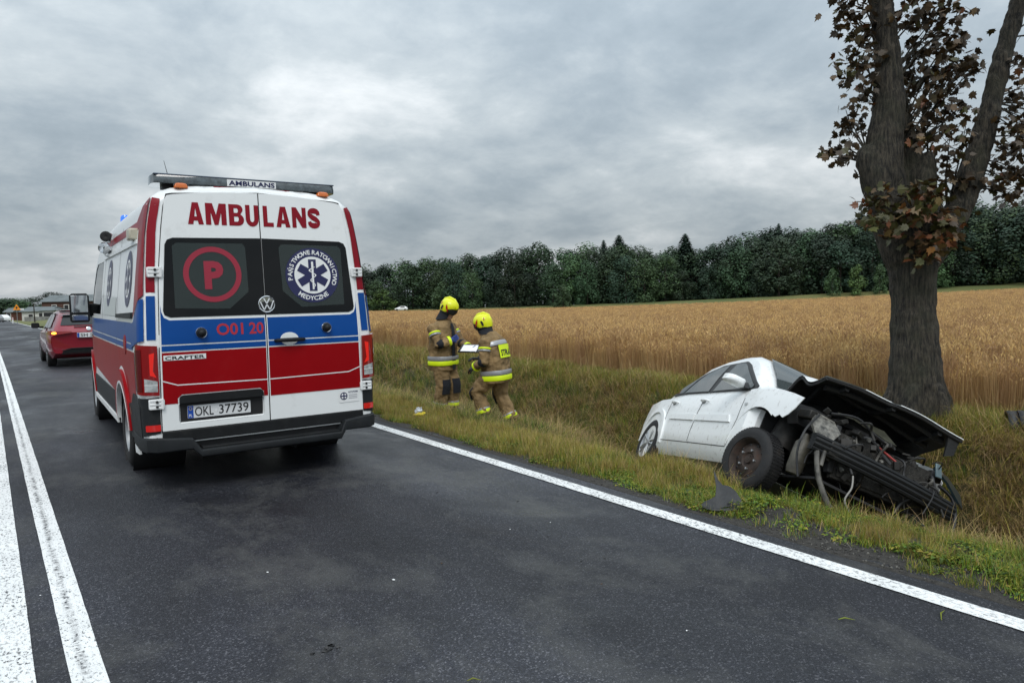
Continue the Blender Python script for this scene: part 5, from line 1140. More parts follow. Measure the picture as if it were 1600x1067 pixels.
# partner, seen from behind, stepping up the bank
profB = [(.66, 0, -.01, .235, .195, -.05), (.85, 0, .0, .240, .195, -.08), (1.02, 0, .015, .245, .195, -.14), (1.20, 0, .045, .240, .185, -.22), (1.32, 0, .08, .20, .15, -.30), (1.40, 0, .115, .11, .11, -.35)]
dB = Vector((-.50, .866, 0)); lB = (6.02, 8.72)
legsB = [((-.10, .0, .82), (-.13, .26, .52), (-.13, .14, .16), (-.14, .26, .10)), ((.10, -.02, .82), (.12, -.02, .44), (.12, -.20, .06), (.12, -.08, .0))]
armsB = [((-.235, .06, 1.27), (-.30, .05, 1.0), (-.18, .27, .90), (.25, .85, -.35), (.5, 0, -.8), .7, -1), ((.235, .06, 1.27), (.27, .14, 1.02), (.12, .34, 1.0), (-.5, .8, .1), (0, 0, -1), .6, 1)]
zB = gz(*lB)
FB = firefighter('B', (lB[0], lB[1], zB+.02), math.atan2(-dB.x, dB.y), profB, legsB, armsB, (0, .20, 1.50), -.22, 0, P_glove_k,
    'person in tan firefighter suit seen from behind, stepping up out of the ditch', ((0, .12, 1.36), (0, .16, 1.45)), [(.70, .775, P_lime), (.78, .85, P_silver), (1.205, 1.265, P_silver)], .12, backtext=True)
FA.scale = (1.035,)*3; FB.scale = (.965,)*3
# clipboard folder held by the first person
MA_ = FA.matrix_basis.copy() if False else Matrix.Translation(FA.location) @ Matrix.Rotation(math.atan2(-dA.x, dA.y), 4, 'Z')
cb = empty('clipboard_folder'); cb.matrix_world = MA_ @ Matrix.Translation((-.03, .545, 1.09)) @ Matrix.Rotation(-.12, 4, 'X') @ Matrix.Rotation(.42, 4, 'Y') @ Matrix.Rotation(.25, 4, 'Z')
tag(cb, 'open black folder with a white sheet of paper, held between the two people', 'folder')
mb = MB(); mb.box((0, 0, 0), (.26, .42, .018)); mb.box((.0, .0, .006), (.24, .40, .012)); mb.build('folder_cover', P_ink, cb, 30, bevel=.004)
mb = MB(); mb.box((.02, -.03, .016), (.20, .27, .005)); mb.build('paper_sheet', mat('white_paper', (.82, .83, .84), .6), cb, 30)
for y in (.02, .10): mb = MB(); mb.tube([(.115, y, .012), (.14, y, .02), (.135, y, -.01)], .006, 6); mb.build('binder_ring', P_chrome, cb, 50)
# ------------------------------------------------------------------ roadside maple
def bark_mat():
    M = bpy.data.materials.new('maple_bark'); M.use_nodes = True; t = M.node_tree; b = t.nodes['Principled BSDF']; tcn = N('ShaderNodeTexCoord', t)
    mp = N('ShaderNodeMapping', t); mp.inputs['Scale'].default_value = (1, 1, .16); LK(tcn.outputs['Object'], mp.inputs[0], t)
    n = N('ShaderNodeTexNoise', t); n.inputs['Scale'].default_value = 34; n.inputs['Detail'].default_value = 9; n.inputs['Roughness'].default_value = .7; LK(mp.outputs[0], n.inputs['Vector'], t)
    n2 = N('ShaderNodeTexNoise', t); n2.inputs['Scale'].default_value = 3; n2.inputs['Detail'].default_value = 5; LK(tcn.outputs['Object'], n2.inputs['Vector'], t)
    r = N('ShaderNodeValToRGB', t); LK(n.outputs['Fac'], r.inputs[0], t); el = r.color_ramp.elements; el[0].position = .40; el[1].position = .66; el[0].color = (.006, .0055, .0045, 1); el[1].color = (.090, .076, .055, 1)
    r2 = N('ShaderNodeValToRGB', t); LK(n2.outputs['Fac'], r2.inputs[0], t); el = r2.color_ramp.elements; el[0].position = .45; el[1].position = .7; el[0].color = (0, 0, 0, 1); el[1].color = (.7, .7, .7, 1)
    mx = N('ShaderNodeMix', t, data_type='RGBA'); LK(r2.outputs[0], mx.inputs['Factor'], t); LK(r.outputs[0], mx.inputs['A'], t); mx.inputs['B'].default_value = (.034, .036, .020, 1)
    LK(mx.outputs['Result'], b.inputs['Base Color'], t); b.inputs['Roughness'].default_value = .9
    bp = N('ShaderNodeBump', t); bp.inputs['Strength'].default_value = 1.0; bp.inputs['Distance'].default_value = .06; LK(n.outputs['Fac'], bp.inputs['Height'], t); LK(bp.outputs[0], b.inputs['Normal'], t)
    return M
P_bark = bark_mat()
TZ = 8.95
tb = at_depth(1432, 640, TZ); TREE0 = Vector((tb.x, tb.y, gz(tb.x, tb.y)-.05))
tree = empty('maple_tree', TREE0); tag(tree, 'thick-trunked pollarded maple with purple-brown leaves standing beside the crashed car', 'tree')
def tp(u, v, dz=0.0): return at_depth(u, v, TZ+dz)-TREE0
SC = TZ/FPX
mb = MB()
def stem(pts, n=18): mb.tube([tp(p[0], p[1], p[3] if len(p) > 3 else 0) for p in pts], [p[2]*SC for p in pts], n)
stem([(1434, 665, 50), (1433, 640, 44), (1431, 600, 39), (1429, 540, 35), (1427, 480, 31), (1426, 440, 33), (1427, 410, 36), (1430, 385, 41), (1432, 360, 46), (1434, 335, 42), (1436, 310, 26)], 26)
stem([(1424, 440, 18), (1414, 400, 32), (1400, 350, 34), (1387, 310, 31), (1380, 265, 29), (1382, 220, 26), (1388, 180, 24), (1389, 120, 20), (1384, 60, 18), (1376, 0, 17), (1366, -120, 14), (1362, -260, 10)])
stem([(1436, 390, 33, .1), (1430, 330, 27, .1), (1426, 280, 25, .1), (1414, 220, 18, .12), (1404, 150, 11, .1)])
stem([(1395, 340, 30, -.05), (1372, 285, 24, -.05), (1357, 250, 19, -.05), (1352, 234, 13, -.05), (1351, 226, 5, -.05)])
stem([(1436, 340, 24, -.08), (1445, 290, 17, -.08), (1449, 255, 13, -.08), (1450, 243, 9, -.08), (1450, 237, 4, -.08)])
stem([(1434, 450, 14), (1446, 410, 22), (1474, 366, 21), (1504, 315, 19), (1524, 255, 18), (1540, 200, 17), (1552, 150, 15), (1564, 100, 14), (1578, 50, 13), (1594, 0, 12), (1626, -100, 10), (1650, -240, 7)])
rg = random.Random(11)
for k in range(6):
    a = 2*PI*k/6+.3; mb.tube([Vector((math.cos(a)*.22, math.sin(a)*.22, .42)), Vector((math.cos(a)*.36, math.sin(a)*.36, .12)), Vector((math.cos(a)*.60, math.sin(a)*.60, -.10))], [.12, .10, .05], 8)
tr_ = mb.build('trunk', P_bark, tree, 0)
md = tr_.modifiers.new('fuse', 'REMESH'); md.mode = 'VOXEL'; md.voxel_size = .022; md.use_smooth_shade = True
md = tr_.modifiers.new('soften', 'SMOOTH'); md.iterations = 3
tx = bpy.data.textures.new('bark_lumps', 'CLOUDS'); tx.noise_scale = .16; tx.noise_depth = 3
md = tr_.modifiers.new('lumps', 'DISPLACE'); md.texture = tx; md.strength = .05; md.mid_level = .5; md.texture_coords = 'LOCAL'
# twigs and leaves
LEAF = [(0, 0), (.10, .10), (.34, .06), (.28, .22), (.50, .34), (.33, .44), (.36, .62), (.16, .58), (0, .95), (-.16, .58), (-.36, .62), (-.33, .44), (-.50, .34), (-.28, .22), (-.34, .06), (-.10, .10)]
def leaf_faces(o): return [(o, o+i, o+i+1) for i in range(1, 15)]
M_leaf = [mat('purple_brown_leaf', (.064, .046, .024), .55, rand=.35), mat('bronze_leaf', (.115, .072, .024), .55, rand=.35), mat('olive_leaf', (.060, .060, .012), .55, rand=.3), mat('orange_leaf', (.16, .060, .014), .55, rand=.3)]
leaf_mesh = []
for i, M_ in enumerate(M_leaf):
    o_ = []
    me = bpy.data.meshes.new('leaf'); Vl = [(x, y, .10*x*x-.12*y*y) for x, y in LEAF]; me.from_pydata(Vl, [], leaf_faces(0)); me.materials.append(M_); leaf_mesh.append(me)
clusters = [  # u, v, ru, rv, count, origin(u,v), palette weights
 (1328, 18, 28, 26, 70, (1372, 60), 0), (1345, 60, 24, 30, 55, (1380, 90), 0), (1338, 108, 30, 24, 60, (1385, 150), 0), (1350, 150, 22, 22, 34, (1388, 180), 0), (1330, 205, 22, 24, 30, (1360, 245), 0),
 (1296, 238, 18, 10, 16, (1355, 250), 1), (1318, 250, 22, 16, 22, (1355, 255), 1), (1325, 185, 14, 18, 14, (1355, 240), 0),
 (1430, 25, 34, 26, 70, (1385, 80), 0), (1482, 18, 26, 16, 40, (1400, 110), 0), (1450, 70, 34, 26, 70, (1400, 130), 0), (1492, 62, 24, 20, 40, (1430, 140), 0), (1430, 118, 34, 30, 80, (1400, 190), 0), (1478, 118, 34, 26, 75, (1410, 200), 0),
 (1516, 108, 18, 16, 26, (1440, 200), 0), (1448, 165, 34, 26, 80, (1405, 230), 0), (1490, 172, 26, 20, 46, (1420, 230), 0), (1430, 208, 24, 18, 40, (1420, 240), 0), (1470, 205, 26, 16, 34, (1430, 250), 1), (1500, 222, 20, 26, 26, (1480, 330), 0), (1482, 258, 14, 26, 20, (1480, 330), 0), (1500, 280, 20, 22, 22, (1490, 330), 0),
 (1585, 150, 20, 24, 34, (1545, 170), 0), (1592, 195, 24, 26, 50, (1545, 180), 0), (1575, 235, 26, 22, 46, (1535, 215), 0), (1590, 270, 24, 18, 40, (1525, 250), 0), (1560, 288, 22, 14, 26, (1518, 270), 1), (1595, 305, 24, 12, 30, (1510, 290), 1), (1590, 100, 12, 20, 14, (1560, 110), 0),
 (1366, 312, 20, 18, 30, (1392, 330), 2), (1385, 338, 30, 12, 40, (1400, 350), 2), (1362, 345, 18, 10, 16, (1395, 350), 2), (1395, 360, 20, 10, 20, (1410, 370), 2), (1440, 330, 26, 24, 50, (1440, 360), 3), (1470, 345, 26, 18, 46, (1450, 370), 3), (1452, 378, 30, 16, 46, (1445, 380), 3), (1438, 402, 20, 10, 22, (1440, 395), 3), (1462, 300, 24, 14, 30, (1450, 350), 3), (1478, 372, 16, 16, 20, (1460, 385), 3), (1425, 300, 20, 16, 20, (1430, 340), 3), (1445, 225, 18, 8, 10, (1450, 245), 3),
 (1350, -40, 40, 40, 60, (1370, -60), 0), (1430, -40, 45, 40, 60, (1370, -50), 0), (1400, -130, 60, 50, 70, (1366, -150), 0), (1330, -130, 45, 45, 50, (1366, -150), 0), (1600, -60, 45, 40, 50, (1605, -50), 0), (1660, -140, 50, 50, 60, (1630, -140), 0), (1380, -250, 60, 50, 70, (1362, -250), 0), (1650, -250, 60, 50, 70, (1650, -240), 0), (1660, 60, 40, 50, 50, (1570, 60), 0), (1665, 200, 40, 40, 50, (1550, 160), 0)]
leaves = []; tw = MB()
for (u, v, ru, rv, cnt, og, pal) in clusters:
    dz0 = rg.uniform(-.35, .35) if pal < 2 else rg.uniform(-.62, -.42); c = tp(u, v, dz0); o_ = tp(og[0], og[1], 0)
    for k in range(3 if cnt > 24 else 2):
        e = c+Vector((rg.uniform(-1, 1)*ru*SC*.7, rg.uniform(-1, 1)*ru*SC*.7, rg.uniform(-.4, .9)*rv*SC)); mid = o_.lerp(e, .5)+Vector((rg.uniform(-.06, .06), rg.uniform(-.06, .06), rg.uniform(-.02, .10)))
        tw.tube([o_, mid, e], [.013, .009, .004], 5)
        for t in (.55, .75, .92):
            p = o_.lerp(mid, t*2) if t < .5 else mid.lerp(e, t*2-1); tw.tube([p, p+Vector((rg.uniform(-.14, .14), rg.uniform(-.14, .14), rg.uniform(-.06, .12)))], [.005, .002], 4)
    for k in range(int(cnt*1.5)):
        q = Vector((rg.gauss(0, .55), rg.gauss(0, .55), rg.gauss(0, .55)))
        p = c+CR*(q.x*ru*SC)+Vector((0, 0, 1))*(q.y*rv*SC)+CF*(q.z*max(ru, rv)*SC)
        s_ = rg.uniform(.075, .125)*(1.05 if pal < 2 else 1.1)
        e = Euler((rg.gauss(-.5, .7), rg.gauss(0, .6), rg.uniform(0, 2*PI)))
        mi = rg.choices((0, 1, 2, 3), ((.66, .24, .08, .02), (.55, .30, .10, .05), (.12, .22, .52, .14), (.10, .28, .34, .28))[pal])[0]
        d = p+TREE0-CAM; iu = 800+FPX*d.dot(CR)/d.dot(CF); iv = 533.5-FPX*d.dot(CU)/d.dot(CF)
        leaves.append((s_/d.dot(CF) if (0 < iu < 1600 and 0 < iv < 1067) else 0, p, s_, e, mi))
tag(tw.build('twigs', P_bark, tree, 50), kind='stuff')
leaves.sort(key=lambda q: -q[0])
for _, p, s_, e, mi in leaves[:290]:
    o = share('leaf', leaf_mesh[mi], tree); o.location = p; o.rotation_euler = e; o.scale = (s_,)*3
Vl, Fl, Ml = [], [], []
for _, p, s_, e, mi in leaves[290:]:
    R_ = e.to_matrix(); b0 = len(Vl); Vl += [p+R_ @ Vector((x*s_, y*s_, (.10*x*x-.12*y*y)*s_)) for x, y in LEAF]; Fl += leaf_faces(b0); Ml += [mi]*14
o = mesh_obj('foliage', Vl, Fl, None, tree, 0, M_leaf, Ml); tag(o, kind='stuff')
# ------------------------------------------------------------------ grass, straw, wheat (one scattered object per kind of growth)
def scatter(name, protos, P, rot, scl, idx, label=None, cat=None):
    cl_ = bpy.data.collections.new(name+'_plants')
    for i, pmb in enumerate(protos):
        V_, F_, M_, mats_ = pmb; me = bpy.data.meshes.new(name); me.from_pydata([tuple(v) for v in V_], [], F_)
        for m_ in mats_: me.materials.append(m_)
        me.polygons.foreach_set('material_index', M_); me.polygons.foreach_set('use_smooth', [True]*len(F_))
        o = bpy.data.objects.new('%s_%02d' % (name, i), me); cl_.objects.link(o)
    me = bpy.data.meshes.new(name); me.from_pydata([tuple(map(float, p)) for p in P], [], [])
    a = me.attributes.new('rot', 'FLOAT_VECTOR', 'POINT'); a.data.foreach_set('vector', np.asarray(rot, np.float32).ravel())
    a = me.attributes.new('scl', 'FLOAT', 'POINT'); a.data.foreach_set('value', np.asarray(scl, np.float32))
    a = me.attributes.new('idx', 'INT', 'POINT'); a.data.foreach_set('value', np.asarray(idx, np.int32))
    ob = bpy.data.objects.new(name, me); COL.objects.link(ob); tag(ob, label, cat, None, 'stuff')
    g = bpy.data.node_groups.new(name, 'GeometryNodeTree'); g.is_modifier = True
    g.interface.new_socket('Geometry', in_out='INPUT', socket_type='NodeSocketGeometry'); g.interface.new_socket('Geometry', in_out='OUTPUT', socket_type='NodeSocketGeometry')
    gi = N('NodeGroupInput', g); go = N('NodeGroupOutput', g); ip = N('GeometryNodeInstanceOnPoints', g); ci = N('GeometryNodeCollectionInfo', g)
    ci.inputs['Collection'].default_value = cl_; ci.inputs['Separate Children'].default_value = True; ci.inputs['Reset Children'].default_value = True
    def na(n_, ty): q = N('GeometryNodeInputNamedAttribute', g, data_type=ty); q.inputs['Name'].default_value = n_; return q.outputs[0]
    e2r = N('FunctionNodeEulerToRotation', g); LK(na('rot', 'FLOAT_VECTOR'), e2r.inputs[0], g)
    LK(gi.outputs[0], ip.inputs['Points'], g); LK(ci.outputs[0], ip.inputs['Instance'], g); ip.inputs['Pick Instance'].default_value = True
    LK(na('idx', 'INT'), ip.inputs['Instance Index'], g); LK(e2r.outputs[0], ip.inputs['Rotation'], g); LK(na('scl', 'FLOAT'), ip.inputs['Scale'], g)
    LK(ip.outputs[0], go.inputs[0], g)
    md = ob.modifiers.new('scatter', 'NODES'); md.node_group = g; return ob
def leafmat(name, c, rand=.3, rough=.6):
    if name in MATS: return MATS[name]
    M = mat(name, c, rough, rand=rand); t = M.node_tree; b = t.nodes['Principled BSDF']; o_ = t.nodes['Material Output']
    tr = N('ShaderNodeBsdfTranslucent', t); mx = N('ShaderNodeMixShader', t); mx.inputs[0].default_value = .38 if 'wheat' in name else .25
    src = b.inputs['Base Color'].links[0].from_socket; LK(src, tr.inputs[0], t); LK(b.outputs[0], mx.inputs[1], t); LK(tr.outputs[0], mx.inputs[2], t); LK(mx.outputs[0], o_.inputs[0], t); return M
GR = [leafmat('grass_green', (.100, .170, .012)), leafmat('grass_lime', (.200, .235, .016)), leafmat('grass_yellow', (.340, .270, .045)), leafmat('grass_straw', (.400, .275, .120)), leafmat('grass_brown', (.170, .105, .045)), leafmat('grass_deep', (.038, .085, .012))]
def blade(L, base, h, w, az, bend, mi, seg=3, tip=.12, a0=None):
    V_, F_, M_ = L; d = Vector((math.cos(az), math.sin(az), 0)); sdv = Vector((-d.y, d.x, 0)); b0 = len(V_); p = Vector(base); ang = rg.uniform(.05, .25) if a0 is None else a0*rg.uniform(.4, 1.2)
    for i in range(seg+1):
        t = i/seg; ww = w*(1-t*(1-tip)); V_.append(p-sdv*ww/2); V_.append(p+sdv*ww/2)
        p = p+(d*math.sin(ang)+Vector((0, 0, 1))*math.cos(ang))*h/seg; ang = ang+bend/seg
    for i in range(seg): F_.append((b0+2*i, b0+2*i+1, b0+2*i+3, b0+2*i+2)); M_.append(mi)
def tuft(n, h0, h1, w, rad, bend, pal, seg=3, a0=None, dirb=None):
    L = ([], [], [])
    for k in range(n):
        r = rad*math.sqrt(rg.random()); a = rg.uniform(0, 2*PI); h = rg.uniform(h0, h1)
        blade(L, (r*math.cos(a), r*math.sin(a), -.01), h, w*rg.uniform(.7, 1.3), rg.uniform(0, 2*PI) if dirb is None else rg.gauss(0, dirb), bend*rg.uniform(.3, 1.3), rg.choices(range(6), pal)[0], seg, .12, a0)
    return (*L, GR)
def weed(n, r0, h, pal):
    L = ([], [], [])
    for k in range(n):
        a = rg.uniform(0, 2*PI); d = Vector((math.cos(a), math.sin(a), 0)); c = d*rg.uniform(.01, r0)+Vector((0, 0, rg.uniform(.2, 1)*h)); s_ = rg.uniform(.008, .017); b0 = len(L[0]); sd_ = Vector((-d.y, d.x, 0))
        L[0].extend([c-d*s_, c+sd_*s_*.7+Vector((0, 0, .006)), c+d*s_*1.2-Vector((0, 0, .004)), c-sd_*s_*.7+Vector((0, 0, .006))]); L[1].append((b0, b0+1, b0+2, b0+3)); L[2].append(rg.choices(range(6), pal)[0])
    return (*L, GR)
rg = random.Random(21)
g_short = [tuft(50, .03, .095, .006, .10, 1.2, (4, 6, 2.4, .8, .3, 1.5)) for _ in range(4)]+[weed(70, .11, .05, (4, 4, .3, 0, 0, 2))]
g_mid = [tuft(44, .09, .24, .006, .10, 1.0, (5, 4, 2, 1, .3, 2)) for _ in range(3)]
g_yel = [tuft(44, .10, .26, .005, .11, 1.0, (1, 2, 5, 4, 1, .3)) for _ in range(3)]
g_straw = [tuft(34, .22, .55, .0065, .18, 1.6, (.2, .4, 1.5, 6, 3.5, .1), 5, 1.0, 1.1) for _ in range(3)]+[tuft(30, .20, .45, .0065, .18, 2.0, (.2, .5, 2, 6, 3, .1), 5, .6) for _ in range(1)]
g_deep = [tuft(44, .10, .30, .007, .11, 1.0, (3, 1.5, .3, .1, .1, 5)) for _ in range(3)]
PR = g_short+g_mid+g_yel+g_straw+g_deep     # 0-4 short, 5-7 mid, 8-10 yellow, 11-14 straw, 15-17 deep
WM = (Matrix.Translation(wr.location) @ WR.to_4x4()).inverted()
def px_poly(P, z=-.03): return [tuple(on_z(u, v, z))[:2] for u, v in P]
bare1 = px_poly([(1168, 800), (1230, 800), (1330, 845), (1400, 858), (1440, 890), (1400, 912), (1330, 905), (1240, 868), (1180, 830)])
bare2 = px_poly([(1440, 885), (1500, 880), (1560, 925), (1640, 960), (1640, 985), (1530, 920), (1470, 905)])
def grass_zone(n, x0, x1, y0, y1, seed):
    r = np.random.default_rng(seed); return np.stack([r.uniform(x0, x1, n), r.uniform(y0, y1, n)], 1)
pts = np.concatenate([grass_zone(5200, 4.08, 5.3, 1.0, 12, 1), grass_zone(2600, 4.08, 5.3, 12, 34, 2), grass_zone(7000, 5.1, 7.6, .3, 12, 3), grass_zone(3000, 5.1, 7.6, 12, 34, 4), grass_zone(7500, 7.4, 9.75, .5, 14, 5), grass_zone(4500, 7.4, 9.75, 14, 45, 6), grass_zone(2500, 4.2, 9.6, 34, 80, 7), grass_zone(1500, 4.1, 9.6, -3, 1, 8), grass_zone(1500, -5.5, -3.75, -2, 40, 9)])
r_ = np.random.default_rng(5); x, y = pts[:, 0], pts[:, 1]
n1_ = vnoise(x, y, .9, 1); n2_ = vnoise(x, y, 2.6, 4); n3_ = vnoise(x, y, .35, 9); uu = r_.random(len(pts))
keep = np.ones(len(pts), bool)
b_ = inside(pts, bare1) | inside(pts, bare2); keep &= ~(b_ & (uu < .93)); keep &= ~((x > 3.7) & (x < 4.12+.10*n2_) & (y < 30))
keep &= ~((x < 4.45) & (x > 0) & (n2_ > .70) & (uu < .7))
zz = ground_z(x, y)
hm = np.array([list(WM @ Vector((a, b, c+.02))) for a, b, c in zip(x, y, zz)])
keep &= ~((np.abs(hm[:, 0]) < .86) & (hm[:, 1] > -2.05) & (hm[:, 1] < 2.02) & (hm[:, 2] > -.12))
keep &= ~((np.abs(hm[:, 0]) < .55) & (hm[:, 1] > -1.9) & (hm[:, 1] < 1.9) & (hm[:, 2] > -.5))
keep &= np.hypot(x-TREE0.x, y-TREE0.y) > .36
idx = np.zeros(len(pts), int); scl = r_.uniform(.75, 1.25, len(pts)); tilt = np.zeros((len(pts), 3))
ch = r_.random(len(pts)); sub = r_.integers(0, 60, len(pts))
def pick(m_, lo, hi): idx[m_] = lo+sub[m_] % (hi-lo)
pick(keep, 5, 8)
vg = (x > 3) & (x < 5.2)
pick(vg & (ch < .62), 0, 5); pick(vg & (ch >= .62) & (ch < .85), 5, 8); pick(vg & (ch >= .62) & (n1_+.35*ch > .80), 8, 11); pick(vg & (n1_ > .58) & (ch > .45), 8, 11); pick(vg & (y > 5.2) & (ch > .55), 8, 11)
nearv = vg & (y < 4.6); pick(nearv & (ch < .80), 0, 5); pick(nearv & (ch < .80) & (n1_ > .55) & (x > 4.5), 8, 11); pick(nearv & (n3_ > .5) & (ch > .3) & (ch < .6) & (x > 4.75), 3, 5)
sl = (x >= 5.2) & (x < 7.5); pick(sl & (ch < .40), 5, 8); pick(sl & (ch >= .40) & (ch < .75), 8, 11); pick(sl & (ch >= .75), 11, 15); pick(sl & (n1_ > .6) & (ch < .5), 15, 18)
fb = (x >= 7.5) & (x < 8.75); pick(fb & (ch < .30), 5, 8); pick(fb & (ch >= .30) & (ch < .42), 15, 18); pick(fb & (ch >= .42), 11, 15); pick(fb & (n1_ > .62) & (ch < .6), 15, 18)
ft = (x >= 8.75) & (x < 9.8); pick(ft & (ch < .45), 5, 8); pick(ft & (ch >= .45) & (ch < .8), 8, 11); pick(ft & (ch >= .8), 11, 15)
rgt = (x > 5.3) & (y < 3.4) & (x < 8.9); pick(rgt & (ch < .72), 11, 15); pick(rgt & (ch >= .72) & (ch < .85), 8, 11)
pick((y > 34) & (ch < .6), 5, 8)
deepm = (x > 5.2) & (x < 6.6) & (y > 7.0) & (y < 11.5) & (ch < .55); pick(deepm, 15, 18); pick(deepm & (ch < .2), 5, 8)
scl[vg & (idx < 5)] *= 1.0; scl[vg & (idx >= 5)] *= .62+.35*(np.clip((x[vg & (idx >= 5)]-4.1), 0, 1)); scl[sl] *= 1.05; scl[(y > 14)] *= 1.35; scl[(y > 34)] *= 1.5; scl[ft] *= .9
scl[(x < 4.35) & (x > 0)] *= .75
crest = (x > 4.55) & (x < 6.3) & (y < 14); scl[crest] *= .66; wl_ = (x > 4.5) & (x < 5.6) & (y > 2.8) & (y < 4.8); scl[wl_] *= 1.15; scl[(x > 4.1) & (x < 5.0) & (y < 4.6) & (idx >= 5)] *= .72
scl[(x > 5.2) & (x < 7.5) & (y < 7.5)] *= .8; scl[fb] *= .72
ro = np.stack([r_.normal(0, .12, len(pts)), r_.normal(0, .12, len(pts)), r_.uniform(0, 6.28, len(pts))], 1)
k_ = keep
scatter('verge_grass', PR, np.stack([x[k_], y[k_], zz[k_]-.005], 1), ro[k_], scl[k_], idx[k_], 'green and straw-coloured grass covering the verge and ditch', 'grass')
# small stones and crumbs on the bare shoulder and along the asphalt edge
st_p = []
for k in range(4):
    m_ = MB(); m_.ell((0, 0, 0), (.008, .0065, .005), 6, 4); V_ = [Vector(v)*(1+.3*rg.uniform(-1, 1)) for v in m_.V]; st_p.append((V_, m_.F, [k % 2]*len(m_.F), [mat('dark_gravel', (.045, .042, .038), .8, rand=.4), mat('pale_gravel', (.10, .095, .085), .8, rand=.4)]))
sp_ = np.concatenate([grass_zone(2600, 4.05, 4.9, .8, 5.0, 31), grass_zone(900, 4.08, 4.4, 5.0, 16, 32)]); sel = inside(sp_, bare1) | inside(sp_, bare2) | (r_.random(len(sp_)) < .25)
sp_ = sp_[sel]; n_ = len(sp_); scatter('shoulder_gravel', st_p, np.stack([sp_[:, 0], sp_[:, 1], ground_z(sp_[:, 0], sp_[:, 1])+.003], 1), r_.uniform(0, 6, (n_, 3)), r_.uniform(.4, 1.5, n_), r_.integers(0, 4, n_), 'small stones on the bare soil beside the edge line', 'gravel')
# wheat
WHM = [leafmat('wheat_stalk', (.54, .36, .175), .2, .7), leafmat('wheat_ear', (.60, .41, .20), .35, .75), leafmat('wheat_leaf', (.50, .34, .16), .25, .8)]
def wheat_clump(n, rad):
    L = ([], [], [])
    for k in range(n):
        r = rad*math.sqrt(rg.random()); a = rg.uniform(0, 2*PI); base = Vector((r*math.cos(a), r*math.sin(a), 0)); h = rg.uniform(.66, .84); az = rg.uniform(0, 2*PI); d = Vector((math.cos(az), math.sin(az), 0)); ln = rg.uniform(.02, .10)
        w = .0045; sdv = Vector((-d.y, d.x, 0)); p1 = base+d*ln*.3+Vector((0, 0, h*.55)); p2 = base+d*ln+Vector((0, 0, h)); b0 = len(L[0])
        for p in (base, p1, p2): L[0].extend([p-sdv*w/2, p+sdv*w/2])
        L[1].extend([(b0, b0+1, b0+3, b0+2), (b0+2, b0+3, b0+5, b0+4)]); L[2].extend([0, 0])
        el_ = rg.uniform(.075, .105); bn = rg.uniform(.3, 1.7); c1 = p2+(d*math.sin(bn*.5)+Vector((0, 0, math.cos(bn*.5))))*el_*.5; c2 = c1+(d*math.sin(bn)+Vector((0, 0, math.cos(bn))))*el_*.5
        for q in (sdv, d):
            b0 = len(L[0]); L[0].extend([p2, c1-q*.009, c2, c1+q*.009]); L[1].append((b0, b0+1, b0+2, b0+3)); L[2].append(1)
        if rg.random() < .5:
            b0 = len(L[0]); q = base+Vector((0, 0, h*rg.uniform(.3, .8))); e = q+Vector((rg.uniform(-.12, .12), rg.uniform(-.12, .12), rg.uniform(-.10, .06))); L[0].extend([q-sdv*.004, q+sdv*.004, e]); L[1].append((b0, b0+1, b0+2)); L[2].append(2)
    return (*L, WHM)
WP = [wheat_clump(26, .17) for _ in range(5)]
def wheat_pts(n, d0, d1, sc, seed, th0=.36, th1=1.42, pw=1.0):
    r = np.random.default_rng(seed); th = r.uniform(th0, th1, n); rr = d0+(d1-d0)*r.random(n)**pw; X = rr*np.sin(th); Y = rr*np.cos(th); return X, Y, np.full(n, sc)
r = np.random.default_rng(77)
a1 = (r.uniform(9.45, 15, 6500), r.uniform(1.0, 32, 6500), np.full(6500, 1.0)); a2 = wheat_pts(9000, 14, 45, 1.15, 2); a3 = wheat_pts(9000, 40, 110, 1.5, 3, .30, 1.35); a4 = wheat_pts(5000, 100, 215, 2.0, 4, .30, 1.32); a5 = (r.uniform(9.5, 10.3, 1600), r.uniform(1.0, 40, 1600), np.full(1600, 1.0))
X = np.concatenate([q[0] for q in (a1, a2, a3, a4, a5)]); Y = np.concatenate([q[1] for q in (a1, a2, a3, a4, a5)]); S_ = np.concatenate([q[2] for q in (a1, a2, a3, a4, a5)])
# far edge of the wheat runs ahead of the wood
def beyond(X, Y, k=1.0):
    ax_, ay_, bx_, by_ = FE_L.x*k, FE_L.y*k, FE_R.x*k, FE_R.y*k; return (bx_-ax_)*(Y-ay_)-(by_-ay_)*(X-ax_) > 0
ed = 9.55+.25*vnoise(Y, Y*0, .8, 2)+.12*vnoise(Y, Y*0, 3.1, 6)
kp = (X > ed) & ~beyond(X, Y) & (np.hypot(X-TREE0.x, Y-TREE0.y) > .55)
# crushed gap right of the tree
X, Y, S_ = X[kp], Y[kp], S_[kp]; nW = len(X); Z = ground_z(X, Y); S_ = S_*r.uniform(.9, 1.08, nW); edge_f = np.clip(.60+.22*(X-9.5)+r.normal(0, .06, nW), .5, .92); S_ = np.where(S_ < 1.12, S_*edge_f, S_*.92); edge_f = 1.0
Z = Z-np.where(S_ > .95, .78*(S_-.92), 0)
scatter('wheat_field', WP, np.stack([X, Y, Z], 1), np.stack([r.normal(0, .06, nW), r.normal(0, .06, nW), r.uniform(0, 6.28, nW)], 1), S_*edge_f, r.integers(0, 5, nW), 'ripe golden wheat field stretching to the wood', 'wheat')
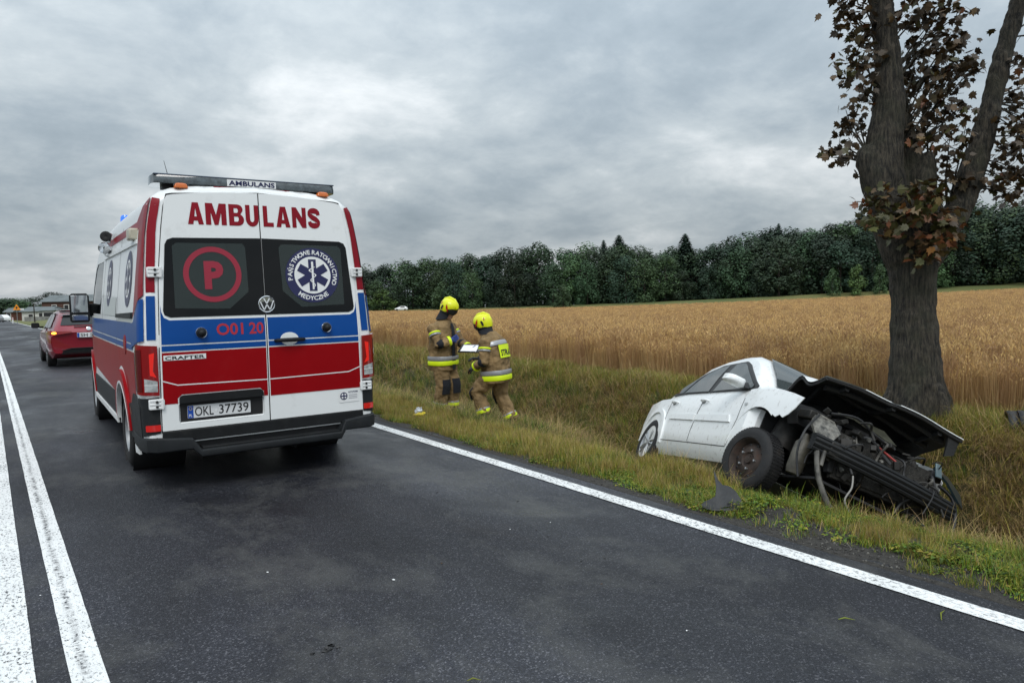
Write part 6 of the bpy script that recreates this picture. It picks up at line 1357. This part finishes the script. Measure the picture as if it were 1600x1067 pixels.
# closed canopy of ears further in, seen where single stalks can no longer be told apart
def canopy_mat():
    M = bpy.data.materials.new('wheat_canopy'); M.use_nodes = True; t = M.node_tree; b = t.nodes['Principled BSDF']; g = N('ShaderNodeNewGeometry', t)
    def nz(s, d=6, rr=.65, st=(1, 1, 1)):
        mp = N('ShaderNodeMapping', t); mp.inputs['Scale'].default_value = st; LK(g.outputs['Position'], mp.inputs[0], t)
        n = N('ShaderNodeTexNoise', t); n.inputs['Scale'].default_value = s; n.inputs['Detail'].default_value = d; n.inputs['Roughness'].default_value = rr; LK(mp.outputs[0], n.inputs['Vector'], t); return n.outputs['Fac']
    r = N('ShaderNodeValToRGB', t); LK(nz(2.5, 9, .75), r.inputs[0], t); el = r.color_ramp.elements; el[0].position = .3; el[1].position = .72; el[0].color = (.22, .122, .050, 1); el[1].color = (.57, .385, .185, 1)
    r2 = N('ShaderNodeValToRGB', t); LK(nz(.05, 5, .55, (1, 1, 1)), r2.inputs[0], t); el = r2.color_ramp.elements; el[0].position = .35; el[1].position = .65; el[0].color = (.78, .74, .68, 1); el[1].color = (1.12, 1.08, 1.05, 1)
    mx = N('ShaderNodeMix', t, data_type='RGBA', blend_type='MULTIPLY'); mx.inputs['Factor'].default_value = 1; LK(r.outputs[0], mx.inputs['A'], t); LK(r2.outputs[0], mx.inputs['B'], t); LK(mx.outputs['Result'], b.inputs['Base Color'], t); b.inputs['Roughness'].default_value = .9
    bp = N('ShaderNodeBump', t); bp.inputs['Strength'].default_value = 1; bp.inputs['Distance'].default_value = .25; LK(nz(6, 8, .75), bp.inputs['Height'], t); LK(bp.outputs[0], b.inputs['Normal'], t); return M
th = np.linspace(.26, 1.46, 90); rr = np.geomspace(11.5, 270, 110); T, RR = np.meshgrid(th, rr); X = RR*np.sin(T); Y = RR*np.cos(T)
Zc = ground_z(X, Y, False)+.42+.10*(vnoise(X, Y, .9, 3)-.5)+.07*(vnoise(X, Y, 3.3, 8)-.5)+.10*sm(30, 80, RR)
nt_ = len(th); ok = (X > 10.35) & ~beyond(X, Y)
Vc = np.stack([X.ravel(), Y.ravel(), Zc.ravel()], 1); okf = ok.ravel(); Fc = []
for i in range(len(rr)-1):
    for j in range(nt_-1):
        q = (i*nt_+j, i*nt_+j+1, (i+1)*nt_+j+1, (i+1)*nt_+j)
        if all(okf[k] for k in q): Fc.append(q)
o = mesh_obj('wheat_canopy', Vc, Fc, canopy_mat(), None, 0); tag(o, 'golden upper surface of the wheat beyond the first rows', 'wheat', None, 'stuff'); o.data.polygons.foreach_set('use_smooth', [True]*len(o.data.polygons))
# ------------------------------------------------------------------ the wood beyond the field
rg = random.Random(5)
def foliage_mat(name, c, rand):
    M = mat(name, c, .7, rand=rand, col2=tuple(q*2.1 for q in c), vscale=.55, detail=4); return M
FM = [foliage_mat('oak_foliage', (.018, .038, .016), .5), foliage_mat('beech_foliage', (.028, .054, .019), .5), foliage_mat('dark_foliage', (.013, .030, .016), .5), foliage_mat('bright_foliage', (.042, .078, .018), .15), foliage_mat('spruce_foliage', (.007, .018, .011), .15)]
P_trunk = mat('woodland_bark', (.030, .024, .018), .9)
def crown_mesh(seed, H, W, low=.10, n=1500, blobs=22, leaf=.55):
    r = random.Random(seed); B = []
    for k in range(blobs):
        t = r.random(); z = H*(low+(.90-low)*t); rad = W*.5*math.sin(PI*min(1, .18+.80*t))**.7; a = r.uniform(0, 2*PI); q = rad*math.sqrt(r.uniform(.15, .75))
        B.append((Vector((q*math.cos(a), q*math.sin(a), z)), r.uniform(.12, .215)*W))
    B.append((Vector((0, 0, H*.86)), W*.2)); V, F = [], []
    for k in range(n):
        c, R_ = r.choice(B); d = Vector((r.gauss(0, 1), r.gauss(0, 1), r.gauss(.25, 1))).normalized(); p = c+d*R_*r.uniform(.62, 1.0); p.z = max(.2, p.z)
        nrm = (d+Vector((r.gauss(0, .38), r.gauss(0, .38), r.gauss(.1, .38)))).normalized(); u, v, _ = frame(nrm); s_ = leaf*r.uniform(.5, 1.3); b0 = len(V)
        V += [p-u*s_*.5, p+v*s_*.35+nrm*.08, p+u*s_*.5, p-v*s_*.35-nrm*.08]; F.append((b0, b0+1, b0+2, b0+3))
    return V, F
def spruce_mesh(seed, H, W, n=48):
    r = random.Random(seed); V, F = [], []
    for k in range(n):
        t = k/n; z = H*(.06+.92*t); rad = W*.5*(1-t)**.62+.25
        for j in range(19):
            a = 2*PI*j/19+r.uniform(-.2, .2); L = rad*r.uniform(.7, 1.1); d = Vector((math.cos(a), math.sin(a), 0)); s_ = Vector((-d.y, d.x, 0)); b0 = len(V); w = .30*L+.15
            V += [Vector((0, 0, z+.25)), d*L*.55+s_*w*.5+Vector((0, 0, z-.05*L)), d*L+Vector((0, 0, z-.38*L)), d*L*.55-s_*w*.5+Vector((0, 0, z-.05*L))]; F.append((b0, b0+1, b0+2, b0+3))
    return V, F
PROT = []
for k, (H, W, low, mi) in enumerate(((17, 13, .02, 0), (18, 14, .03, 1), (17, 12, .02, 2), (16, 13, .02, 0), (18, 12, .04, 1), (17, 14, .02, 2))):
    V, F = crown_mesh(100+k, H, W, low, 4600, 34, .58); me = bpy.data.meshes.new('crown'); me.from_pydata([tuple(v) for v in V], [], F); me.materials.append(FM[mi])
    mb = MB(); mb.tube([(0, 0, -.5), (.1, 0, H*.3), (0, .1, H*.7)], [.32, .24, .08], 8)
    for q in range(4): a = q*1.6; mb.tube([(0, 0, H*(.3+.1*q)), (math.cos(a)*W*.25, math.sin(a)*W*.25, H*(.45+.1*q))], [.13, .04], 6)
    tm = bpy.data.meshes.new('trunk'); tm.from_pydata(mb.V, [], mb.F); tm.materials.append(P_trunk); PROT.append((H, W, me, tm))
SPR = []
for k in range(2):
    V, F = spruce_mesh(200+k, 20, 7.5); me = bpy.data.meshes.new('crown'); me.from_pydata([tuple(v) for v in V], [], F); me.materials.append(FM[4])
    mb = MB(); mb.tube([(0, 0, -.5), (0, 0, 19)], [.28, .04], 8); tm = bpy.data.meshes.new('trunk'); tm.from_pydata(mb.V, [], mb.F); tm.materials.append(P_trunk); SPR.append((20, 7.5, me, tm))
BUSH = []
for k, mi in enumerate((3, 1)):
    V, F = crown_mesh(300+k, 6, 5.5, .03, 1800, 20, .36); me = bpy.data.meshes.new('crown'); me.from_pydata([tuple(v) for v in V], [], F); me.materials.append(FM[mi])
    mb = MB(); mb.tube([(0, 0, -.4), (0, 0, 3.5)], [.14, .05], 7); tm = bpy.data.meshes.new('trunk'); tm.from_pydata(mb.V, [], mb.F); tm.materials.append(P_trunk); BUSH.append((6, 5.5, me, tm))
def put_tree(name, proto, x, y, h, w, label, group=None, z=None):
    H, W, cm, tm = proto; e = empty(name, (x, y, gz(x, y)-.1 if z is None else z), (0, 0, rg.uniform(0, 6.28))); tag(e, label, 'tree', group)
    for nm, me in (('crown', cm), ('trunk', tm)):
        o = share(nm, me, e); o.scale = (w/W, w/W, h/H)
    return e
SKU = [540, 560, 640, 700, 760, 800, 840, 900, 960, 1000, 1080, 1120, 1160, 1200, 1260, 1300, 1330, 1390, 1450, 1520, 1600, 1700]
SKV = [414, 411, 402, 398, 396, 388, 381, 382, 379, 386, 386, 374, 368, 360, 351, 344, 341, 337, 325, 314, 313, 310]
def depth_at(u, row): return float(np.interp(u, [560, 1600], [248, 186]))+row*9
LBL = ['broad dark green tree crowns along the far edge of the wheat field', 'tree crowns standing behind the front row of the wood']
for row, (du, off) in enumerate(((30, 0), (30, 15), (32, 6))):
    for u in np.arange(530+off, 1690, du):
        u = u+rg.uniform(-7, 7); Zd = depth_at(u, row)+rg.uniform(-3, 3); p = at_depth(u, 460, Zd); zb_ = gz(p.x, p.y)
        top = at_depth(u, float(np.interp(u, SKU, SKV))+(10 if row == 0 else 2 if row == 1 else 0)+rg.uniform(-5, 9 if row else 34), Zd).z; h = max(7, top-zb_); pr = rg.choice(PROT)
        put_tree('broadleaf_tree', pr, p.x, p.y, h, max(9.0, h*rg.uniform(.66, .90)), LBL[0] if row == 0 else LBL[1], 'front row of the wood' if row == 0 else 'back rows of the wood')
for u, v, w, lab in ((944, 372, 9, 'slim pointed spruce at the right foot of a pair on the skyline'), (968, 364, 15, 'tall pointed spruce, the broadest rising above the broadleaf skyline'), (1071, 362, 14, 'lone pointed spruce rising from the middle of the wood'), (1216, 346, 9, 'small spruce tip above the rising part of the wood'), (1345, 327, 12, 'spruce top beside the maple trunk, above the wood')):
    Zd = depth_at(u, 1)+4; p = at_depth(u, 460, Zd); zb_ = gz(p.x, p.y); put_tree('spruce_tree', SPR[0 if w > 6 else 1], p.x, p.y, at_depth(u, v, Zd).z-zb_, w, lab if u != 944 else 'slim pointed spruce beside the broadest spruce on the skyline')
for u, v0, v, w, k, lab in ((598, 481, 450, 9, 0, 'rounded bright green bush at the wood edge behind the firefighters'), (1340, 456, 414, 7, 0, 'small light green tree at the wood edge left of the maple trunk'), (1374, 456, 412, 5, 1, 'narrow light green tree partly hidden by the maple trunk'), (1300, 458, 420, 6, 1, 'low green tree at the foot of the wood'), (880, 472, 445, 7, 1, 'low bushy tree in front of the wood, over the open field'), (690, 478, 440, 8, 1, 'mid green tree in the gap behind the helmets')):
    Zd = depth_at(u, 0)-9; p = at_depth(u, v0, Zd); zb_ = gz(p.x, p.y); put_tree('young_tree', BUSH[k], p.x, p.y, at_depth(u, v, Zd).z-zb_, w*.9*Zd/200, lab)
r = np.random.default_rng(9); nU = 26000; u_ = r.uniform(300, 1690, nU); V, F = [], []
dd = np.interp(u_, [330, 560, 1600], [262, 246, 186])+r.uniform(2, 16, nU); hh = r.random(nU)**1.4*5.5; sz = r.uniform(.35, 1.0, nU); az = r.uniform(0, 6.28, nU); ti = r.normal(.9, .45, nU)
PX = np.array(CAM)[None]+np.array([list(CR)])*((u_-800)/FPX*dd)[:, None]+np.array([list(CF)])*dd[:, None]; PX[:, 2] = ground_z(PX[:, 0], PX[:, 1], False)+hh+.1
e1 = np.stack([np.cos(az), np.sin(az), np.zeros(nU)], 1)*sz[:, None]*.5; e2 = np.stack([-np.sin(az)*np.cos(ti), np.cos(az)*np.cos(ti), np.sin(ti)], 1)*sz[:, None]*.42
VU = np.stack([PX-e1, PX+e2, PX+e1, PX-e2], 1).reshape(-1, 3); FU = [(4*i, 4*i+1, 4*i+2, 4*i+3) for i in range(nU)]
o = mesh_obj('undergrowth', VU, FU, FM[2], None, 0); tag(o, 'dark undergrowth filling the foot of the wood', 'bushes', None, 'stuff')
# ------------------------------------------------------------------ farm and village end of the road, far left
P_brick = mat('brown_brick', (.085, .042, .030), .85, var=.25, vscale=.8, bump=.3, bscale=6); P_roof = mat('grey_fibre_roof', (.13, .15, .155), .8, var=.2, vscale=.5); P_lime_w = mat('whitewashed_wall', (.52, .52, .49), .85, var=.2, vscale=.6, dirt=((.2, .18, .15), .5, 1.2)); P_dark = mat('dark_opening', (.012, .012, .014), .6)
VZ = 166.0
def vpt(u, v, Z=VZ): return at_depth(u, v, Z)
def building(name, label, u0, u1, Z, wall_h, roof_h, depth_, wm, rm, yaw=None, windows=(), base=None, cat='building'):
    p0 = at_depth(u0, 490, Z); p1 = at_depth(u1, 490, Z); L = (Vector((p1.x, p1.y, 0))-Vector((p0.x, p0.y, 0))).length; zb_ = min(gz(p0.x, p0.y), gz(p1.x, p1.y)) if base is None else base
    e = empty(name, (p0.x, p0.y, zb_), (0, 0, math.atan2(p1.y-p0.y, p1.x-p0.x))); tag(e, label, cat)
    mb = MB(); mb.box((L/2, depth_/2, wall_h/2-.25), (L, depth_, wall_h+.5)); mb.build('wall', wm, e, 0)
    mb = MB(); o_ = .4; mb.add([(-o_, -o_, wall_h), (L+o_, -o_, wall_h), (L+o_, depth_/2, wall_h+roof_h), (-o_, depth_/2, wall_h+roof_h), (L+o_, depth_+o_, wall_h), (-o_, depth_+o_, wall_h), (-o_, -o_, wall_h-.15), (L+o_, -o_, wall_h-.15), (L+o_, depth_+o_, wall_h-.15), (-o_, depth_+o_, wall_h-.15)], [(0, 1, 2, 3), (3, 2, 4, 5), (0, 3, 5, 9, 6), (1, 7, 8, 4, 2), (0, 6, 7, 1), (5, 4, 8, 9), (6, 9, 8, 7)]); mb.build('roof', rm, e, 0)
    for kind, a, z0, w, h in windows:
        mb = MB(); mb.box((a, -.06, z0+h/2), (w+.3, .14, h+.3)); wd = mb.build(kind, P_lime_w, e, 0); mb = MB(); mb.box((a, -.14, z0+h/2), (w, .06, h)); mb.build('pane', P_dark, wd, 0)
    return e
building('farmhouse', 'long brown brick farm building with a grey roof at the end of the road', 66, 230, VZ, 4.1, 1.45, 8, P_brick, P_roof, windows=[('window', 2.9, 2.2, .9, 1.0), ('window', 5.7, 2.2, .9, 1.0), ('window', 8.6, 2.2, .9, 1.0), ('window', 11.5, 2.2, .9, 1.0)])
e = building('shed', 'low whitewashed shed with a slanting roof in front of the brown farm building', 34, 74, VZ-10, 2.1, .9, 6, P_lime_w, P_roof, windows=[('window', 2.0, .7, .9, .7), ('doorway', 4.6, .1, 1.6, 1.5)])
building('garage', 'small flat dark-fronted garage beside the whitewashed shed', 66, 84, VZ-14, 2.1, .35, 5, P_lime_w, P_roof, windows=[('doorway', 1.4, .1, 2.0, 1.5)])
building('hut', 'little reddish brick hut by the road beyond the warning sign', 8, 19, VZ+8, 2.1, .9, 4, mat('red_brick', (.16, .06, .04), .85, var=.2, vscale=1), P_roof, windows=[('doorway', .9, .1, .8, 1.6)])
# garden wall of rough panels
p0, p1 = vpt(38, 494, VZ-16), vpt(90, 494, VZ-16); wl = empty('garden_wall', (p0.x, p0.y, gz(p0.x, p0.y)), (0, 0, math.atan2(p1.y-p0.y, p1.x-p0.x))); tag(wl, 'low grey wall along the meadow in front of the farm', 'wall'); L = (p1-p0).length
for k in range(6): mb = MB(); mb.box((L*(k+.5)/6, 0, .35), (L/6-.04, .15, 1.1+.06*(k % 2))); mb.build('wall_panel', mat('grey_render', (.20, .20, .19), .9, var=.3, vscale=1), wl, 0)
# far trees round the village
for u, v, Zd, w, k, lab in ((3, 466, 230, 12, 0, 'dark tree mass beside the road past the hut'), (14, 465, 240, 12, 2, 'dark green tree behind the hut, left of two'), (26, 464, 235, 12, 1, 'green tree above the orange warning sign'), (38, 468, 225, 10, 4, 'green tree behind the whitewashed shed'), (52, 463, 230, 11, 3, 'rounded green tree at the left gable of the farm building'), (82, 456, 215, 13, 5, 'tree crown rising over the farm roof'), (134, 461, 220, 8, 1, 'tree top behind the far end of the farm roof'), (-14, 464, 230, 13, 1, 'tree at the left side of the road end'), (-35, 462, 220, 13, 0, 'tree left of the road end by the village'), (104, 464, 240, 9, 2, 'low tree behind the middle of the farm roof'), (160, 460, 225, 11, 3, 'tree behind the ambulance beyond the farm')):
    p = at_depth(u, 480, Zd); zb_ = gz(p.x, p.y); put_tree('village_tree', PROT[k], p.x, p.y, at_depth(u, v, Zd).z-zb_, w, lab)
for k, u in enumerate(range(330, 560, 24)):      # the wood goes on behind the ambulance
    Zd = 255+rg.uniform(-6, 6); p = at_depth(u, 480, Zd); zb_ = gz(p.x, p.y); put_tree('broadleaf_tree', PROT[k % 6], p.x, p.y, at_depth(u, 416, Zd).z-zb_, 11, LBL[0], 'front row of the wood')
# warning sign on its post
def post_at(u, v, Z): p = at_depth(u, v, Z); return Vector((p.x, p.y, gz(p.x, p.y)))
sp = post_at(27, 497, 104); sg = empty('warning_sign', sp, (0, 0, -YAW+.5)); tag(sg, 'triangular orange warning sign on a post at the far verge', 'sign')
zs_ = at_depth(27, 480, 104).z-sp.z
mb = MB(); mb.tube([(0, 0, -.3), (0, 0, zs_+.3)], .04, 8); mb.build('post', mat('galvanised_post', (.3, .31, .31), .5, .6), sg)
f = lambda u, v, o=0.0: (u, -.05-o, zs_+v)
panel('sign_face', [(-.48, -.40), (.48, -.40), (0, .44)], f, mat('orange_sign', (.75, .26, .015), .4, emit=((1, .35, .02), .1)), sg, thick=.02, interior=False); panel('sign_symbol', [(-.10, -.25), (.06, -.25), (.04, -.10), (.22, -.14), (.0, .14), (-.20, -.06), (-.06, -.08)], f, P_ink, sg, off=.006, interior=False)
pb = MB(); pb.box((.62, 0, zs_-.30), (.5, .03, .22)); pb.build('plate', P_wprint, sg, 0)
sp = post_at(54, 497, 130); up = empty('utility_post', sp); tag(up, 'thin dark post standing in front of the whitewashed shed', 'post'); h_ = at_depth(54, 474, 130).z-sp.z
mb = MB(); mb.tube([(0, 0, -.3), (0, 0, h_)], [.11, .08], 8); mb.build('pole', P_trunk, up); mb = MB(); mb.box((0, 0, h_-.2), (.5, .06, .06)); mb.build('crossarm', P_trunk, up)
sp = post_at(20, 500, 108); bo_ = empty('marker_post', sp); tag(bo_, 'short white roadside marker post near the far bend', 'post'); mb = MB(); mb.box((0, 0, .45), (.14, .10, 1.0)); mb.build('post', P_wprint, bo_, 30, bevel=.02); mb = MB(); mb.box((0, -.055, .78), (.08, .012, .16)); mb.build('reflector', L_refl, bo_, 0)
def far_car(name, loc, rz, M, label, group=None):
    e = empty(name, loc, (0, 0, rz)); tag(e, label, 'car', group); b = car_loft([(y_-2.1, h_) for y_, h_ in [(.0, half(.78, .42, .78, .66, .80, .62, .81, .34)), (.3, half(.86, .36, .95, .76, 1.10, .67, 1.14)), (.85, half(.87, .34, .945, .79, 1.33, .61, 1.425)), (2.2, half(.87, .34, .915, .81, 1.36, .60, 1.435)), (3.2, half(.87, .34, .90, .80, 1.00, .74, 1.03)), (4.2, half(.74, .40, .62, .62, .64, .5, .65, .36))]], 13); b.build('body', M, e, 40)
    for s in (-1, 1):
        mb = MB(); mb.add([(s*.80, -1.3, 1.0), (s*.815, .5, .96), (s*.66, .1, 1.34), (s*.65, -1.0, 1.34)], [(0, 1, 2, 3)]); mb.V = [(x_+s*.03, y_, z_) for x_, y_, z_ in mb.V]; mb.build('side_window', G_black, e, 0)
        for y_ in (-1.25, 1.35): mb = MB(); mb.lathe([(.31, -.1), (.31, .1)], (s*.80, y_, .31), (1, 0, 0), 16, cap=True); mb.build('wheel', P_rubber, e, 40)
p = post_at(4, 497, VZ-18); far_car('parked_car', (p.x, p.y, p.z), .3, P_white, 'white car parked at the far end of the road by the hut')
p = post_at(-6, 499, VZ-30); far_car('parked_car', (p.x, p.y, p.z), .2, mat('grey_car_paint', (.20, .21, .22), .3, coat=.5), 'grey car at the far end of the road')
p = at_depth(627, 481, 234); far_car('parked_car', (p.x, p.y, max(gz(p.x, p.y), p.z-.9)), 1.0, P_white, 'tiny white car at the far edge of the wheat field')
# ------------------------------------------------------------------ debris and litter
P_deb = mat('torn_black_plastic', (.022, .023, .025), .55, var=.3, vscale=14, bump=.25, bscale=60, dirt=((.07, .065, .055), .5, 12))
p = on_z(1135, 803, -.01); SCd = (p-CAM).dot(CF)/FPX
fr = empty('bumper_fragment', (p.x, p.y, gz(p.x, p.y)+.015), (0, 0, -YAW)); tag(fr, 'torn black plastic bumper piece lying on the grass at the road edge', 'debris')
def f_frag(u, v, o=0.0):     # lies back against the grass, curled
    return (u*SCd, .02+v*SCd*.80+.012*math.sin(u*.12)-o, .010+v*SCd*.72+.02*math.cos(u*.09)-o*.3)
def fz(P): return [(a-1135, 803-b) for a, b in P]
mb_ = panel('shell', fz([(1100, 791), (1107, 786), (1123, 783), (1128, 768), (1129, 752), (1131, 738), (1134, 758), (1140, 767), (1152, 766), (1160, 771), (1164, 782), (1165, 792), (1158, 798), (1146, 803), (1128, 803), (1112, 801)]), f_frag, P_deb, fr, step=4, thick=.008, smooth=50)
for k in range(3): panel('slot', fz([(1138+k*7, 799), (1142+k*7, 798), (1143+k*7, 795), (1139+k*7, 796)]), f_frag, P_gap, fr, step=4, off=.006, interior=False)
mb = MB(); mb.tube([f_frag(a, b, .012) for a, b in fz([(1102, 792), (1115, 800), (1130, 806), (1147, 805), (1160, 797)])], .014, 6); mb.build('folded_lip', P_deb, fr, 50)
p = on_ground(1592, 672); bb = empty('liner_fragment', (p.x, p.y, gz(p.x, p.y)), (0, 0, -YAW-.4)); tag(bb, 'ribbed black plastic liner lying in the grass right of the tree', 'debris')
mb = MB()
for k in range(5): mb.loft([[(x_, y_, .02+.17*math.sin(PI*min(1, (y_+.02*k)/.42))+.008*(k % 2)) for y_ in np.linspace(0, .40, 7)] for x_ in (k*.10, k*.10+.095)], cap=False, closed=False)
mb.V = [(x_-.10, y_-.1, z_) for x_, y_, z_ in mb.V]; o = mb.build('shell', P_deb, bb, 50); s_ = o.modifiers.new('thick', 'SOLIDIFY'); s_.thickness = .008
pts_ = [on_ground(u, v) for u, v in ((1378, 812), (1395, 812), (1412, 818), (1428, 826), (1443, 838))]; o0 = pts_[0].copy(); ru = empty('rubber_strip', o0); tag(ru, 'thin black rubber strip lying in the green verge below the bumper beam', 'debris')
mb = MB(); mb.tube([q-o0+Vector((0, 0, .075)) for q in pts_], [.008, .012, .013, .011, .006], 6); mb.build('strip', P_deb, ru, 50)
p = on_ground(655, 656); cp = empty('crumpled_packet', (p.x, p.y, gz(p.x, p.y)), (0, 0, .4)); tag(cp, 'crumpled yellow and white packet in the grass by the feet of the firefighters', 'litter')
rg2 = random.Random(2)
def crump(rad, zc_, hh):
    m_ = MB(); m_.ell((0, 0, zc_), (rad, rad*.8, hh), 9, 7); m_.V = [tuple(Vector(v)+Vector((rg2.uniform(-.018, .018), rg2.uniform(-.018, .018), rg2.uniform(-.014, .014)))) for v in m_.V]; return m_
crump(.085, .075, .045).build('packet_base', mat('yellow_packet', (.70, .55, .02), .45), cp, 20); crump(.065, .125, .045).build('packet_top', mat('foil_packet', (.62, .66, .70), .35, .2), cp, 20)
# small pale chips and dark crumbs lying on the asphalt, each its own piece
chip = []
for k in range(3):
    m_ = MB(); m_.ell((0, 0, .004), (.014, .009, .004), 6, 4); me = bpy.data.meshes.new('chip'); me.from_pydata([tuple(Vector(v)*(1+.2*rg2.uniform(-1, 1))) for v in m_.V], [], m_.F); me.materials.append((mat('white_plastic_chip', (.75, .76, .76), .4), P_deb, mat('brown_leaf_litter', (.10, .055, .025), .7))[k]); chip.append(me)
for u, v, k in ((615, 906, 0), (797, 827, 0), (809, 783, 1), (683, 769, 1), (578, 869, 1), (838, 828, 1), (855, 838, 1), (908, 876, 1), (945, 872, 1), (418, 894, 0), (1073, 985, 0), (200, 896, 1), (860, 816, 0), (940, 912, 2), (690, 880, 2), (63, 930, 0)):
    p = on_z(u, v, .001); o = share('plastic_chip' if k == 0 else 'dirt_crumb' if k == 1 else 'leaf_scrap', chip[k]); o.location = p; o.rotation_euler = (0, 0, rg2.uniform(0, 6)); s_ = rg2.uniform(.35, .7) if (u, v) != (615, 906) else .85; o.scale = (s_*(1.4 if k else 1), s_, s_)
    tag(o, ('tiny pale chip of broken plastic lying on the asphalt', 'small dark crumb of soil lying on the asphalt', 'scrap of brown leaf lying on the asphalt')[k], ('chip', 'soil', 'leaf')[k], ('pale chips on the road', 'dark crumbs on the road', 'leaf scraps on the road')[k])
for (u0, v0, u1, v1) in ((1310, 967, 1336, 968), (1471, 968, 1476, 953), (730, 1063, 752, 1062)):
    a, b = on_z(u0, v0, .006), on_z(u1, v1, .006); e = empty('grass_blade', a); tag(e, 'single torn grass blade lying on the dark asphalt', 'grass', 'grass blades on the road'); mb = MB(); mb.tube([Vector(), (b-a)*.5+Vector((0, .01, .006)), b-a], [.002, .004, .001], 5); mb.build('blade', GR[1], e)
# dark dug-up clod of dirt in the foreground
p = on_z(505, 1016, .0); cl = empty('soil_clod', p); tag(cl, 'flat broken clod of dark soil on the road in front of the ambulance', 'soil')
for k in range(9): m_ = MB(); m_.ell((rg2.uniform(-.06, .07), rg2.uniform(-.02, .02), .004), (rg2.uniform(.010, .026), rg2.uniform(.006, .012), .007), 7, 4); m_.V = [tuple(Vector(v)+Vector((rg2.uniform(-.003, .003), rg2.uniform(-.003, .003), 0))) for v in m_.V]; m_.build('lump', P_deb, cl, 30)
